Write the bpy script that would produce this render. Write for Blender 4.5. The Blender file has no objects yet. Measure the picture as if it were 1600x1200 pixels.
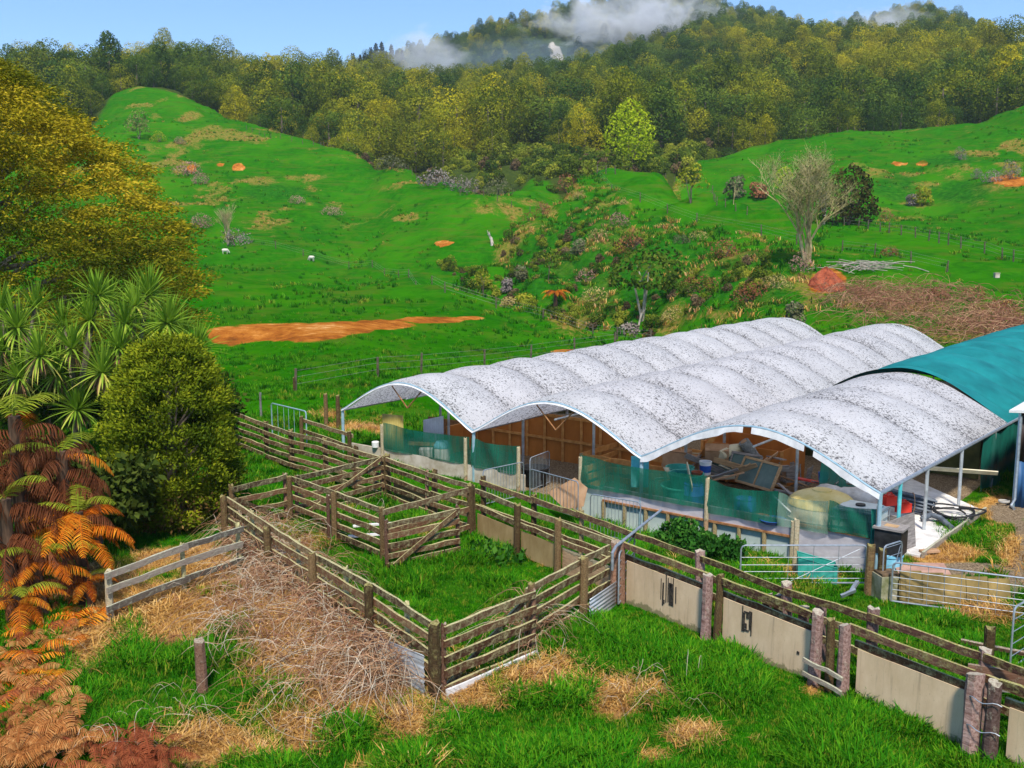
import bpy, math, random
import numpy as np
from mathutils import Vector, Matrix, Euler

sc = bpy.context.scene
C = sc.collection
R = math.radians
rng = np.random.default_rng(7)
random.seed(7)

# ------------------------------------------------------------ camera, sky, sun, exposure
CAM_H, PITCH, FPX = 7.8, R(8.65), 1580.0
cam_data = bpy.data.cameras.new('camera')
cam_data.sensor_width = 36.0
cam_data.lens = FPX / 1600.0 * 36.0
cam_data.clip_start = 0.1
cam_data.clip_end = 6000.0
cam = bpy.data.objects.new('camera', cam_data)
C.objects.link(cam)
cam.location = (0, 0, CAM_H)
cam.rotation_euler = (R(90) - PITCH, 0, 0)
sc.camera = cam

SUN_EL, SUN_AZ = R(55), R(178)         # azimuth clockwise from +Y: behind the camera, to the right
world = bpy.data.worlds.new('World')
sc.world = world
world.use_nodes = True
wn = world.node_tree
bg = wn.nodes['Background']
sky = wn.nodes.new('ShaderNodeTexSky')
sky.sky_type = 'NISHITA'
sky.sun_disc = False
sky.sun_elevation = SUN_EL
sky.sun_rotation = SUN_AZ
sky.altitude = 100
sky.air_density = 1.1
sky.dust_density = 0.1
sky.ozone_density = 5.0
tint = wn.nodes.new('ShaderNodeMix'); tint.data_type = 'RGBA'; tint.blend_type = 'MULTIPLY'; tint.inputs[0].default_value = 1.0
tint.inputs[7].default_value = (.84, .95, 1.10, 1)
wn.links.new(sky.outputs['Color'], tint.inputs[6])
wn.links.new(tint.outputs[2], bg.inputs['Color'])
bg.inputs['Strength'].default_value = 0.12
sun_data = bpy.data.lights.new('sun', 'SUN')
sun_data.energy = 4.2
sun_data.angle = R(6)
sun_data.color = (1.0, 0.93, 0.80)
sun = bpy.data.objects.new('sun', sun_data)
C.objects.link(sun)
sd = Vector((math.sin(SUN_AZ) * math.cos(SUN_EL), math.cos(SUN_AZ) * math.cos(SUN_EL), math.sin(SUN_EL)))
sun.rotation_euler = sd.to_track_quat('Z', 'Y').to_euler()
sun.location = (20, -20, 60)
vs = sc.view_settings
vs.view_transform = 'Standard'
vs.look = 'None'
vs.exposure = 0.48
vs.gamma = 1.0
vs.use_curve_mapping = False
sc.render.engine = 'CYCLES'
sc.cycles.max_bounces = 6
sc.cycles.diffuse_bounces = 3
sc.cycles.glossy_bounces = 2
sc.cycles.transmission_bounces = 3
sc.cycles.transparent_max_bounces = 10
sc.cycles.volume_bounces = 2
sc.cycles.caustics_reflective = False
sc.cycles.caustics_refractive = False
sc.cycles.use_denoising = True

# ------------------------------------------------------------ helpers
cP, sP = math.cos(PITCH), math.sin(PITCH)

def ray(px, py):
    x = (px - 800) / FPX
    y = -(py - 600) / FPX
    return np.array([x, cP + y * sP, -sP + y * cP])

def at(px, py, z=0.0):
    """the point at height z that the photograph shows at this pixel"""
    d = ray(px, py)
    return np.array([0, 0, CAM_H]) + d * ((z - CAM_H) / d[2])

def topx(X, Y, Z):
    zz = Y * cP - (Z - CAM_H) * sP
    yy = Y * sP + (Z - CAM_H) * cP
    return 800 + FPX * X / zz, 600 - FPX * yy / zz

def smooth(a, b, x):
    t = np.clip((x - a) / (b - a), 0, 1)
    return t * t * (3 - 2 * t)

_perm = np.random.default_rng(3).random((256, 256))

def vnoise(x, y):
    x = np.asarray(x, float); y = np.asarray(y, float)
    xi = np.floor(x).astype(int); yi = np.floor(y).astype(int)
    fx = x - xi; fy = y - yi
    fx = fx * fx * (3 - 2 * fx); fy = fy * fy * (3 - 2 * fy)
    a = _perm[xi & 255, yi & 255]; b = _perm[(xi + 1) & 255, yi & 255]
    c = _perm[xi & 255, (yi + 1) & 255]; d = _perm[(xi + 1) & 255, (yi + 1) & 255]
    return (a * (1 - fx) + b * fx) * (1 - fy) + (c * (1 - fx) + d * fx) * fy

def fbm(x, y, o=4):
    s = 0; a = 0.5; t = 0
    for k in range(o):
        s = s + a * vnoise(x * 2 ** k + 17.3 * k, y * 2 ** k + 5.1 * k); t += a; a *= 0.5
    return s / t

def pchip(xs, ys, x):
    xs = np.asarray(xs, float); ys = np.asarray(ys, float)
    h = np.diff(xs); dl = np.diff(ys) / h
    m = np.zeros_like(ys)
    for i in range(1, len(xs) - 1):
        if dl[i - 1] * dl[i] > 0:
            w1 = 2 * h[i] + h[i - 1]; w2 = h[i] + 2 * h[i - 1]
            m[i] = (w1 + w2) / (w1 / dl[i - 1] + w2 / dl[i])
    x = np.clip(x, xs[0], xs[-1])
    i = np.clip(np.searchsorted(xs, x) - 1, 0, len(xs) - 2)
    t = (x - xs[i]) / h[i]
    t2 = t * t; t3 = t2 * t
    return (2 * t3 - 3 * t2 + 1) * ys[i] + (t3 - 2 * t2 + t) * h[i] * m[i] + (-2 * t3 + 3 * t2) * ys[i + 1] + (t3 - t2) * h[i] * m[i + 1]

# ---- mesh building
def mesh_np(name, V, F, mats=(), attrs=None, smooth_shade=False, fmat=None):
    me = bpy.data.meshes.new(name)
    V = np.asarray(V, np.float32).reshape(-1, 3); F = np.asarray(F, np.int32)
    k = F.shape[1]
    me.vertices.add(len(V)); me.vertices.foreach_set('co', V.ravel())
    me.loops.add(F.size); me.loops.foreach_set('vertex_index', F.ravel())
    me.polygons.add(len(F)); me.polygons.foreach_set('loop_start', np.arange(0, F.size, k, dtype=np.int32))
    if attrs:
        for an, av in attrs.items():
            a = me.attributes.new(an, 'FLOAT_COLOR' if np.ndim(av) == 2 else 'FLOAT', 'POINT')
            if np.ndim(av) == 2: a.data.foreach_set('color', np.asarray(av, np.float32).ravel())
            else: a.data.foreach_set('value', np.asarray(av, np.float32))
    for m in mats: me.materials.append(m)
    if fmat is not None: me.polygons.foreach_set('material_index', np.asarray(fmat, np.int32))
    if smooth_shade: me.polygons.foreach_set('use_smooth', np.ones(len(F), bool))
    me.update(calc_edges=True); me.validate()
    return me

class MB:
    """collects shapes, builds one mesh"""
    def __init__(s): s.v = []; s.f = []; s.m = []; s.mi = 0
    def add(s, vs, fs):
        o = len(s.v)
        s.v += [tuple(map(float, p)) for p in vs]
        s.f += [tuple(i + o for i in f) for f in fs]
        s.m += [s.mi] * len(fs)
    def box(s, c, d, rz=0.0, rx=0.0, ry=0.0):
        M = Euler((rx, ry, rz)).to_matrix()
        c = Vector(c)
        vs = [c + M @ Vector((x * d[0] / 2, y * d[1] / 2, z * d[2] / 2)) for x in (-1, 1) for y in (-1, 1) for z in (-1, 1)]
        s.add(vs, [(0, 1, 3, 2), (4, 6, 7, 5), (0, 4, 5, 1), (2, 3, 7, 6), (0, 2, 6, 4), (1, 5, 7, 3)])
    def tube(s, pts, r, n=8, cap=True):
        pts = [Vector(p) for p in pts]
        rs = r if hasattr(r, '__len__') else [r] * len(pts)
        vs = []; fs = []
        pt = None
        for i, p in enumerate(pts):
            t = (pts[min(i + 1, len(pts) - 1)] - pts[max(i - 1, 0)])
            t = t.normalized() if t.length > 1e-9 else Vector((0, 0, 1))
            if pt is None:
                a = t.cross(Vector((0, 0, 1)))
                if a.length < 0.05: a = t.cross(Vector((1, 0, 0)))
                a.normalize()
            else:
                a = (pa - t * pa.dot(t)).normalized()
            pa = a; pt = t
            b = t.cross(a)
            for k in range(n):
                q = 2 * math.pi * k / n
                vs.append(p + (a * math.cos(q) + b * math.sin(q)) * rs[i])
        for i in range(len(pts) - 1):
            for k in range(n):
                fs.append((i * n + k, i * n + (k + 1) % n, (i + 1) * n + (k + 1) % n, (i + 1) * n + k))
        if cap:
            fs.append(tuple(range(n - 1, -1, -1)))
            fs.append(tuple((len(pts) - 1) * n + k for k in range(n)))
        s.add(vs, fs)
    def lathe(s, c, prof, n=20, cap=True):
        vs = []; fs = []
        for r, z in prof:
            for k in range(n):
                q = 2 * math.pi * k / n
                vs.append((c[0] + r * math.cos(q), c[1] + r * math.sin(q), c[2] + z))
        for i in range(len(prof) - 1):
            for k in range(n):
                fs.append((i * n + k, i * n + (k + 1) % n, (i + 1) * n + (k + 1) % n, (i + 1) * n + k))
        if cap:
            fs.append(tuple(range(n - 1, -1, -1)))
            fs.append(tuple((len(prof) - 1) * n + k for k in range(n)))
        s.add(vs, fs)
    def mesh(s, name, mats, smooth_shade=False):
        me = bpy.data.meshes.new(name)
        me.from_pydata(s.v, [], s.f)
        for m in (mats if isinstance(mats, (list, tuple)) else [mats]): me.materials.append(m)
        me.polygons.foreach_set('material_index', s.m)
        if smooth_shade:
            me.polygons.foreach_set('use_smooth', [True] * len(s.f))
            try: me.set_sharp_from_angle(angle=R(40))
            except Exception: pass
        me.update()
        return me
    def build(s, name, mats, parent=None, smooth_shade=False, loc=None):
        return obj(name, s.mesh(name, mats, smooth_shade), parent, loc)

def obj(name, me, parent=None, loc=None, rot=None):
    o = bpy.data.objects.new(name, me)
    C.objects.link(o)
    if parent is not None: o.parent = parent
    if loc is not None: o.location = [float(q) for q in loc]
    if rot is not None: o.rotation_euler = rot
    return o

def tag(o, label=None, cat=None, group=None, kind=None):
    if label: o['label'] = label
    if cat: o['category'] = cat
    if group: o['group'] = group
    if kind: o['kind'] = kind
    return o

def thing(name, label, cat, loc=(0, 0, 0), rz=0.0, group=None):
    o = obj(name, None, None, loc, (0, 0, rz))
    return tag(o, label, cat, group)

# ---- materials
class NT:
    def __init__(s, name):
        s.mat = bpy.data.materials.new(name); s.mat.use_nodes = True
        s.t = s.mat.node_tree; s.b = s.t.nodes['Principled BSDF']; s.out = s.t.nodes['Material Output']
        s.b.inputs['Specular IOR Level'].default_value = 0.25
    def n(s, ty, **kw):
        nd = s.t.nodes.new(ty)
        for k, v in kw.items(): setattr(nd, k, v)
        return nd
    def l(s, a, b): s.t.links.new(a, b)
    def coord(s, which='Object', scale=(1, 1, 1)):
        tc = s.n('ShaderNodeTexCoord'); mp = s.n('ShaderNodeMapping')
        mp.inputs['Scale'].default_value = scale
        s.l(tc.outputs[which], mp.inputs['Vector'])
        return mp.outputs['Vector']
    def noise(s, vec, scale=5, detail=4, rough=0.6, dist=0):
        nd = s.n('ShaderNodeTexNoise')
        nd.inputs['Scale'].default_value = scale; nd.inputs['Detail'].default_value = detail
        nd.inputs['Roughness'].default_value = rough; nd.inputs['Distortion'].default_value = dist
        if vec is not None: s.l(vec, nd.inputs['Vector'])
        return nd.outputs['Fac']
    def ramp(s, fac, stops, interp='LINEAR'):
        nd = s.n('ShaderNodeValToRGB'); cr = nd.color_ramp; cr.interpolation = interp
        while len(cr.elements) < len(stops): cr.elements.new(0.5)
        for e, (p, c) in zip(cr.elements, stops):
            e.position = p; e.color = (c, c, c, 1) if not hasattr(c, '__len__') else (*c[:3], 1)
        s.l(fac, nd.inputs['Fac'])
        return nd.outputs['Color']
    def mix(s, fac, a, b, mode='MIX'):
        nd = s.n('ShaderNodeMix', data_type='RGBA', blend_type=mode)
        for i, v in ((0, fac), (6, a), (7, b)):
            if hasattr(v, 'is_output'): s.l(v, nd.inputs[i])
            elif i == 0: nd.inputs[0].default_value = v
            else: nd.inputs[i].default_value = (*v[:3], 1)
        return nd.outputs[2]
    def math(s, op, a, b=0.0, clamp=False):
        nd = s.n('ShaderNodeMath', operation=op, use_clamp=clamp)
        for i, v in enumerate((a, b)):
            if hasattr(v, 'is_output'): s.l(v, nd.inputs[i])
            else: nd.inputs[i].default_value = v
        return nd.outputs[0]
    def attr(s, name, out='Fac'):
        nd = s.n('ShaderNodeAttribute'); nd.attribute_name = name
        return nd.outputs[out]
    def color(s, c):
        if hasattr(c, 'is_output'): s.l(c, s.b.inputs['Base Color'])
        else: s.b.inputs['Base Color'].default_value = (*c[:3], 1)
    def bump(s, h, strength=0.5, dist=0.02):
        nd = s.n('ShaderNodeBump'); nd.inputs['Strength'].default_value = strength; nd.inputs['Distance'].default_value = dist
        s.l(h, nd.inputs['Height']); s.l(nd.outputs['Normal'], s.b.inputs['Normal'])
    def rough(s, v): s.b.inputs['Roughness'].default_value = v
    def translucent(s, amount, col):
        tr = s.n('ShaderNodeBsdfTranslucent'); mx = s.n('ShaderNodeMixShader')
        if hasattr(col, 'is_output'): s.l(col, tr.inputs['Color'])
        else: tr.inputs['Color'].default_value = (*col[:3], 1)
        mx.inputs[0].default_value = amount
        s.l(s.b.outputs[0], mx.inputs[1]); s.l(tr.outputs[0], mx.inputs[2]); s.l(mx.outputs[0], s.out.inputs['Surface'])
    def rnd(s):
        return s.n('ShaderNodeObjectInfo').outputs['Random']

def nmat(name, c1, c2, scale=6, stretch=(1, 1, 1), rough=0.85, bump=0.3, lo=0.35, hi=0.65, rnd=0.0, metal=0.0, spec=0.25, coord='Object', bd=0.02):
    m = NT(name)
    f = m.noise(m.coord(coord, stretch), scale, 5)
    c = m.ramp(f, [(lo, c1), (hi, c2)])
    if rnd:
        k = m.math('ADD', m.math('MULTIPLY', m.rnd(), rnd), 1 - rnd / 2)
        c = m.mix(1.0, c, k, 'MULTIPLY')
    m.color(c); m.rough(rough)
    m.b.inputs['Metallic'].default_value = metal
    m.b.inputs['Specular IOR Level'].default_value = spec
    if bump: m.bump(f, bump, bd)
    return m.mat

def leafmat(name, stops, transl=0.25, rnd=0.5, rough=0.8, spec=0.05, noise=0.0):
    """leaf colours by the per-leaf value 'v', varied per tree"""
    m = NT(name)
    v = m.attr('v')
    if noise:
        v = m.math('ADD', v, m.math('MULTIPLY', m.math('SUBTRACT', m.noise(m.coord('Object'), noise, 2), 0.5), 0.9))
    if rnd: v = m.math('ADD', v, m.math('MULTIPLY', m.math('SUBTRACT', m.rnd(), 0.5), rnd))
    c = m.ramp(v, stops)
    m.color(c); m.rough(rough); m.b.inputs['Specular IOR Level'].default_value = spec
    if transl: m.translucent(transl, c)
    return m.mat
# ------------------------------------------------------------ terrain
# survey columns: sight line (pixel column), then (distance, pixel row of the ground) or (distance, 'z', height)
SURVEY = [
 (-1200, [(50,'z',0),(120,'z',4),(250,'z',35),(400,'z',70),(700,'z',80),(1300,'z',80)]),
 (-300, [(50,'z',0),(100,'z',2),(200,'z',18),(300,'z',40),(400,'z',62),(520,'z',55),(1300,'z',60)]),
 (0,    [(50,'z',0),(100,'z',2),(200,'z',16),(280,215),(330,165),(410,132),(500,'z',52),(1300,'z',60)]),
 (130,  [(48,'z',0),(70,540),(100,'z',1.6),(145,'z',4),(200,'z',16),(265,212),(320,165),(400,130),(490,'z',52),(1300,'z',60)]),
 (200,  [(48,'z',0),(66,540),(100,460),(145,402),(200,295),(240,222),(270,172),(292,146),(330,148),(400,128),(500,'z',52),(1300,'z',60)]),
 (262,  [(48,'z',0),(66,540),(69,514),(100,460),(145,402),(180,330),(210,270),(240,224),(262,188),(284,142),(294,133),(320,148),(380,128),(430,116),(520,'z',55),(1300,'z',60)]),
 (320,  [(48,'z',0),(66,540),(69,513),(100,460),(145,402),(175,345),(205,285),(240,225),(262,193),(280,162),(290,154),(315,165),(390,135),(440,120),(540,'z',58),(1300,'z',60)]),
 (400,  [(48,'z',0),(66,538),(70,512),(100,460),(145,404),(165,372),(190,320),(215,270),(240,226),(260,205),(275,197),(300,'z',36),(340,185),(420,155),(470,146),(560,'z',50),(1300,'z',90)]),
 (480,  [(48,'z',0),(64,532),(70,512),(100,462),(145,410),(170,372),(195,320),(218,268),(240,232),(256,218),(280,'z',30),(330,200),(400,168),(480,151),(560,'z',52),(650,'z',60),(1300,'z',90)]),
 (560,  [(48,'z',0),(64,538),(72,514),(100,466),(145,415),(175,372),(200,312),(225,258),(240,237),(265,'z',24),(300,230),(360,197),(440,168),(500,154),(600,'z',60),(760,114),(860,'z',100),(1300,'z',90)]),
 (640,  [(48,'z',-.1),(72,532),(82,502),(100,470),(140,415),(165,370),(190,312),(212,270),(222,263),(245,'z',15),(300,238),(370,196),(450,165),(510,151),(620,'z',66),(760,104),(820,90),(900,'z',120),(1300,'z',90)]),
 (700,  [(48,'z',-.2),(74,534),(95,482),(114,455),(122,'z',-1.2),(131,436),(142,405),(165,350),(180,312),(197,287),(215,'z',11),(250,275),(300,238),(380,192),(460,160),(520,147),(620,'z',68),(740,100),(805,78),(900,'z',130),(1300,'z',90)]),
 (765,  [(48,'z',-.3),(74,538),(98,492),(107,475),(115,'z',-3.2),(122,458),(131,408),(139,'z',.2),(150,374),(165,340),(180,308),(192,302),(210,'z',9),(250,272),(300,232),(380,188),(460,156),(520,144),(620,'z',70),(730,84),(795,56),(900,'z',140),(1300,'z',90)]),
 (830,  [(48,'z',-.4),(76,540),(94,508),(102,494),(109,'z',-4.0),(116,474),(127,420),(140,376),(155,335),(163,'z',3.6),(174,326),(185,306),(215,292),(250,264),(300,226),(380,184),(460,154),(520,142),(620,'z',72),(730,72),(800,42),(900,'z',150),(1300,'z',90)]),
 (890,  [(48,'z',-.4),(78,538),(90,522),(97,510),(103,'z',-4.2),(110,486),(118,450),(131,395),(145,345),(160,302),(167,292),(185,'z',11),(215,282),(250,256),(300,220),(380,177),(460,145),(530,125),(630,'z',85),(740,50),(805,26),(900,'z',150),(1300,'z',90)]),
 (950,  [(48,'z',-.4),(78,538),(86,530),(92,524),(97,'z',-4.2),(103,500),(113,440),(131,370),(150,315),(168,268),(174,262),(192,'z',10),(215,268),(250,246),(300,214),(380,168),(460,132),(540,108),(640,'z',98),(740,38),(810,16),(900,'z',150),(1300,'z',90)]),
 (1030, [(48,'z',-.3),(76,540),(83,538),(87,537),(91,'z',-3.8),(97,508),(109,440),(129,372),(145,318),(158,282),(166,277),(186,'z',9),(220,268),(255,244),(300,214),(380,163),(460,123),(540,97),(640,'z',103),(740,30),(815,6),(900,'z',150),(1300,'z',90)]),
 (1100, [(50,'z',-.2),(78,520),(84,'z',-2.6),(91,500),(104,430),(122,372),(135,330),(143,308),(158,'z',6.5),(185,'z',11),(225,256),(245,248),(262,'z',24),(300,218),(380,160),(460,116),(540,86),(640,56),(740,30),(815,14),(900,'z',150),(1300,'z',90)]),
 (1180, [(56,'z',-.2),(74,512),(84,470),(97,430),(110,395),(122,362),(130,345),(140,338),(156,'z',7),(176,'z',10),(195,285),(220,250),(245,230),(256,225),(275,'z',27),(310,205),(380,152),(460,105),(540,80),(640,60),(740,45),(815,40),(900,'z',140),(1300,'z',90)]),
 (1250, [(60,'z',-.2),(72,506),(80,470),(92,432),(105,398),(118,376),(138,352),(158,340),(185,300),(215,256),(245,222),(256,216),(280,'z',30),(320,195),(380,145),(460,98),(540,82),(640,74),(740,68),(800,66),(900,'z',120),(1300,'z',90)]),
 (1330, [(60,'z',-.1),(68,514),(76,476),(86,445),(100,412),(118,382),(140,356),(160,340),(188,295),(218,248),(246,214),(256,209),(280,'z',31),(315,192),(380,142),(450,98),(520,86),(620,70),(740,52),(800,50),(900,'z',130),(1300,'z',90)]),
 (1420, [(58,'z',0),(66,520),(74,482),(85,447),(100,412),(120,380),(140,360),(160,338),(190,288),(220,242),(248,208),(258,202),(280,'z',33),(310,188),(380,138),(440,102),(500,88),(600,66),(720,40),(790,34),(880,'z',130),(1300,'z',90)]),
 (1510, [(56,'z',0),(64,526),(73,486),(85,449),(100,415),(116,395),(136,366),(160,325),(190,270),(220,225),(246,190),(256,185),(280,'z',37),(310,172),(380,128),(435,98),(520,86),(620,72),(720,66),(1300,'z',90)]),
 (1600, [(55,'z',0),(63,530),(72,490),(85,452),(100,418),(115,402),(135,370),(160,315),(190,255),(220,203),(245,163),(256,158),(285,'z',42),(320,150),(380,122),(430,100),(520,'z',80),(1300,'z',80)]),
 (1900, [(55,'z',0),(70,'z',2),(100,'z',5),(150,'z',14),(220,'z',36),(300,'z',52),(420,'z',70),(520,'z',70),(1300,'z',80)]),
 (2800, [(55,'z',0),(100,'z',4),(200,'z',30),(350,'z',60),(520,'z',70),(1300,'z',80)]),
]
COLS = []
for px, pts in SURVEY:
    ds, zs = [-200.0, 20.0], [0.0, 0.0]
    for p in pts:
        if p[1] == 'z': d, z = p[0], p[2]
        else:
            r = ray(px, p[1]); d = p[0]; z = CAM_H + r[2] / r[1] * d
        ds.append(d); zs.append(z)
    r = ray(px, 360)
    COLS.append((r[0] / r[1], ds, zs))
COL_S = np.array([c[0] for c in COLS])

def zbase(X, Y):
    X = np.asarray(X, float).ravel(); Y = np.asarray(Y, float).ravel()
    s = np.clip(X / np.maximum(Y, 12.0), COL_S[0], COL_S[-1])
    Z = np.stack([pchip(c[1], c[2], Y) for c in COLS])
    n = len(COLS)
    i = np.clip(np.searchsorted(COL_S, s) - 1, 0, n - 2)
    im, ip = np.maximum(i - 1, 0), np.minimum(i + 2, n - 1)
    k = np.arange(len(s))
    z0, z1, zm, zp = Z[i, k], Z[i + 1, k], Z[im, k], Z[ip, k]
    h = COL_S[i + 1] - COL_S[i]
    m0 = (z1 - zm) / (COL_S[i + 1] - COL_S[im]) * h
    m1 = (zp - z0) / (COL_S[ip] - COL_S[i]) * h
    t = (s - COL_S[i]) / h; t2 = t * t; t3 = t2 * t
    return (2 * t3 - 3 * t2 + 1) * z0 + (t3 - 2 * t2 + t) * m0 + (-2 * t3 + 3 * t2) * z1 + (t3 - t2) * m1

# the shed frame: origin at its front left corner, U along the front, W into the depth
O3 = np.array([-5.94, 34.91, 0.0]); UU = np.array([.788, -.6157, 0.0]); WW = np.array([.6157, .788, 0.0])
def S(u, w, z=0.0): return O3 + UU * u + WW * w + np.array([0, 0, z])
def uw(X, Y):
    dx, dy = X - O3[0], Y - O3[1]
    return dx * UU[0] + dy * UU[1], dx * WW[0] + dy * WW[1]

def zfun(X, Y):
    X = np.asarray(X, float).ravel(); Y = np.asarray(Y, float).ravel()
    z = zbase(X, Y)
    far = smooth(55, 130, Y)
    px0 = 800 + FPX * X / np.maximum(Y, 5)
    far = far * (1 - .88 * smooth(840, 920, px0) * (1 - smooth(1150, 1230, px0)) * smooth(132, 150, Y) * (1 - smooth(184, 205, Y)))
    ridge = 1 - np.abs(fbm(X / 42 + 8, Y / 55, 3) - .5) * 4
    z = z + far * ((fbm(X / 34, Y / 34, 3) - .5) * 4.2 + (fbm(X / 9 + 40, Y / 9, 3) - .5) * 2.0)
    z = z - far * smooth(.55, 1.0, ridge) * 1.5 * smooth(100, 160, Y)
    # narrow sheep terraces following the contours
    ph = z / 1.15 + fbm(X / 14, Y / 14 + 5, 3) * 2.2
    z = z + smooth(90, 140, Y) * .17 * np.sin(2 * np.pi * ph) * smooth(.38, .58, fbm(X / 30 + 60, Y / 30, 2))
    # tussocky flank of the spur
    px = 800 + FPX * X / np.maximum(Y, 5)
    spur = smooth(760, 860, px) * (1 - smooth(1230, 1300, px)) * smooth(80, 92, Y) * (1 - smooth(150, 172, Y))
    z = z + spur * ((fbm(X / 3.2, Y / 3.2 + 9, 3) - .5) * 2.6 + (fbm(X / 8.5 + 2, Y / 8.5, 2) - .5) * 3.2)
    u, w = uw(X, Y)
    near = 1 - smooth(48, 70, Y)
    z = z + near * (fbm(X / 2.3, Y / 2.3, 3) - .5) * 0.22
    inside = smooth(-.9, -.25, u) * (1 - smooth(18.9, 19.4, u)) * smooth(.05, .45, w) * (1 - smooth(31, 34, w))
    z = z * (1 - inside) + inside * -0.06
    drain = smooth(9.0, 10.5, u) * (1 - smooth(18.5, 19.5, u)) * (1 - smooth(.1, .45, w)) * smooth(-3.0, -.6, w)
    z = z - 0.52 * drain
    return z

def hit(px, py, d0=14.0, d1=1150.0):
    """where this sight line meets the ground"""
    r = ray(px, py); r = r / r[1]
    Y = np.geomspace(d0, d1, 700)
    g = CAM_H + r[2] * Y - zfun(r[0] * Y, Y)
    i = np.where(g < 0)[0]
    if len(i) == 0: return np.array([r[0] * 300, 300, float(zfun([r[0] * 300], [300])[0])])
    i = max(i[0], 1)
    t = g[i - 1] / (g[i - 1] - g[i]); y = Y[i - 1] + t * (Y[i] - Y[i - 1])
    x = r[0] * y
    return np.array([x, y, float(zfun([x], [y])[0])])

def gz(x, y): return float(zfun([x], [y])[0])

def blobs(px, py, L):
    m = np.zeros_like(px)
    for cx, cy, rx, ry in L:
        q = ((px - cx) / rx) ** 2 + ((py - cy) / ry) ** 2
        m = np.maximum(m, np.exp(-q * 1.2))
    return m

DRY = [(230,960,140,70),(150,950,50,60),(400,1180,60,24),(520,1100,80,50),(330,890,70,45),(470,1010,110,80),(430,920,70,60),(560,1080,90,50),(330,1170,110,32),(470,1150,80,50),(130,1010,70,45),(240,880,40,22),
       (720,1090,80,32),(830,1065,70,28),(640,1130,60,28),(880,1045,30,18),(960,1090,38,28),(1035,1085,30,24),(1090,1150,50,26),(1010,1190,40,16),
       (1560,795,50,24),(1420,835,30,16),(1470,870,60,14),(1540,960,70,12),(1270,905,40,8),(560,668,50,12),(510,650,40,10),(330,560,20,6),(360,655,20,6),
       (1590,860,30,40),(1268,1080,16,10),(1240,660,20,10)]
LUSH = [(290,1085,75,38),(340,1045,30,25),(215,1110,50,25),(200,1000,14,30),(560,1165,40,20),(880,1150,120,28),(1100,1000,110,60),(690,900,110,45)]
CLAY = [(440,520,100,15),(365,526,50,16),(530,513,60,10),(600,507,50,8),(670,500,62,5.5),(735,497,24,3),(690,380,18,4),(1405,256,14,4),(1442,255,10,5),(300,265,8,8),(900,549,40,4),(960,545,30,4),(375,262,12,6),(1575,282,30,10),(345,258,8,6),(1290,440,30,20)]
BROWN = [(265,262,40,14),(400,285,45,10),(420,345,40,8),(640,340,50,6),(480,278,40,6),(950,380,60,10),(1130,400,60,25),(1060,440,50,14),(940,350,40,10),(860,330,25,12),(1250,440,60,16),(1180,470,40,12),(1090,490,60,10),(880,420,25,16),(1000,360,30,8),
         (620,265,20,6),(1040,360,30,8),(1480,520,130,30),(1560,505,70,30),(1400,490,80,24),(1340,470,50,20),(1200,440,40,14),(1080,420,40,10),(1270,470,30,24),(780,440,20,8),(690,445,30,5),(700,340,30,6),(1540,240,40,6),(1590,230,30,12),(760,370,20,12),(300,150,60,12),(260,180,50,16),(1420,455,60,10)]
SCAR = [(868,82,11,12),(862,72,6,8),(876,92,7,6)]

EDGE_PX = [-400, 0, 130, 185, 205, 262, 330, 400, 480, 560, 640, 700, 765, 830, 890, 950, 1030, 1100, 1180, 1250, 1420, 1510, 1600, 2100]
EDGE_D = [250, 255, 266, 292, 308, 306, 300, 288, 268, 256, 240, 214, 208, 232, 196, 196, 196, 262, 268, 268, 270, 268, 268, 300]
def spur_top(px, py, Y):
    """the smooth grazed top of the spur, right of its crest fence"""
    line = np.interp(px, [925, 945, 1000, 1059, 1188, 1250], [262, 286, 318, 345, 366, 386])
    return smooth(935, 955, px) * (1 - smooth(1240, 1275, px)) * smooth(-3, 6, line - py) * (Y > 90) * (Y < 182)
def edge_d(px): return np.interp(px, EDGE_PX, EDGE_D)

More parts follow.
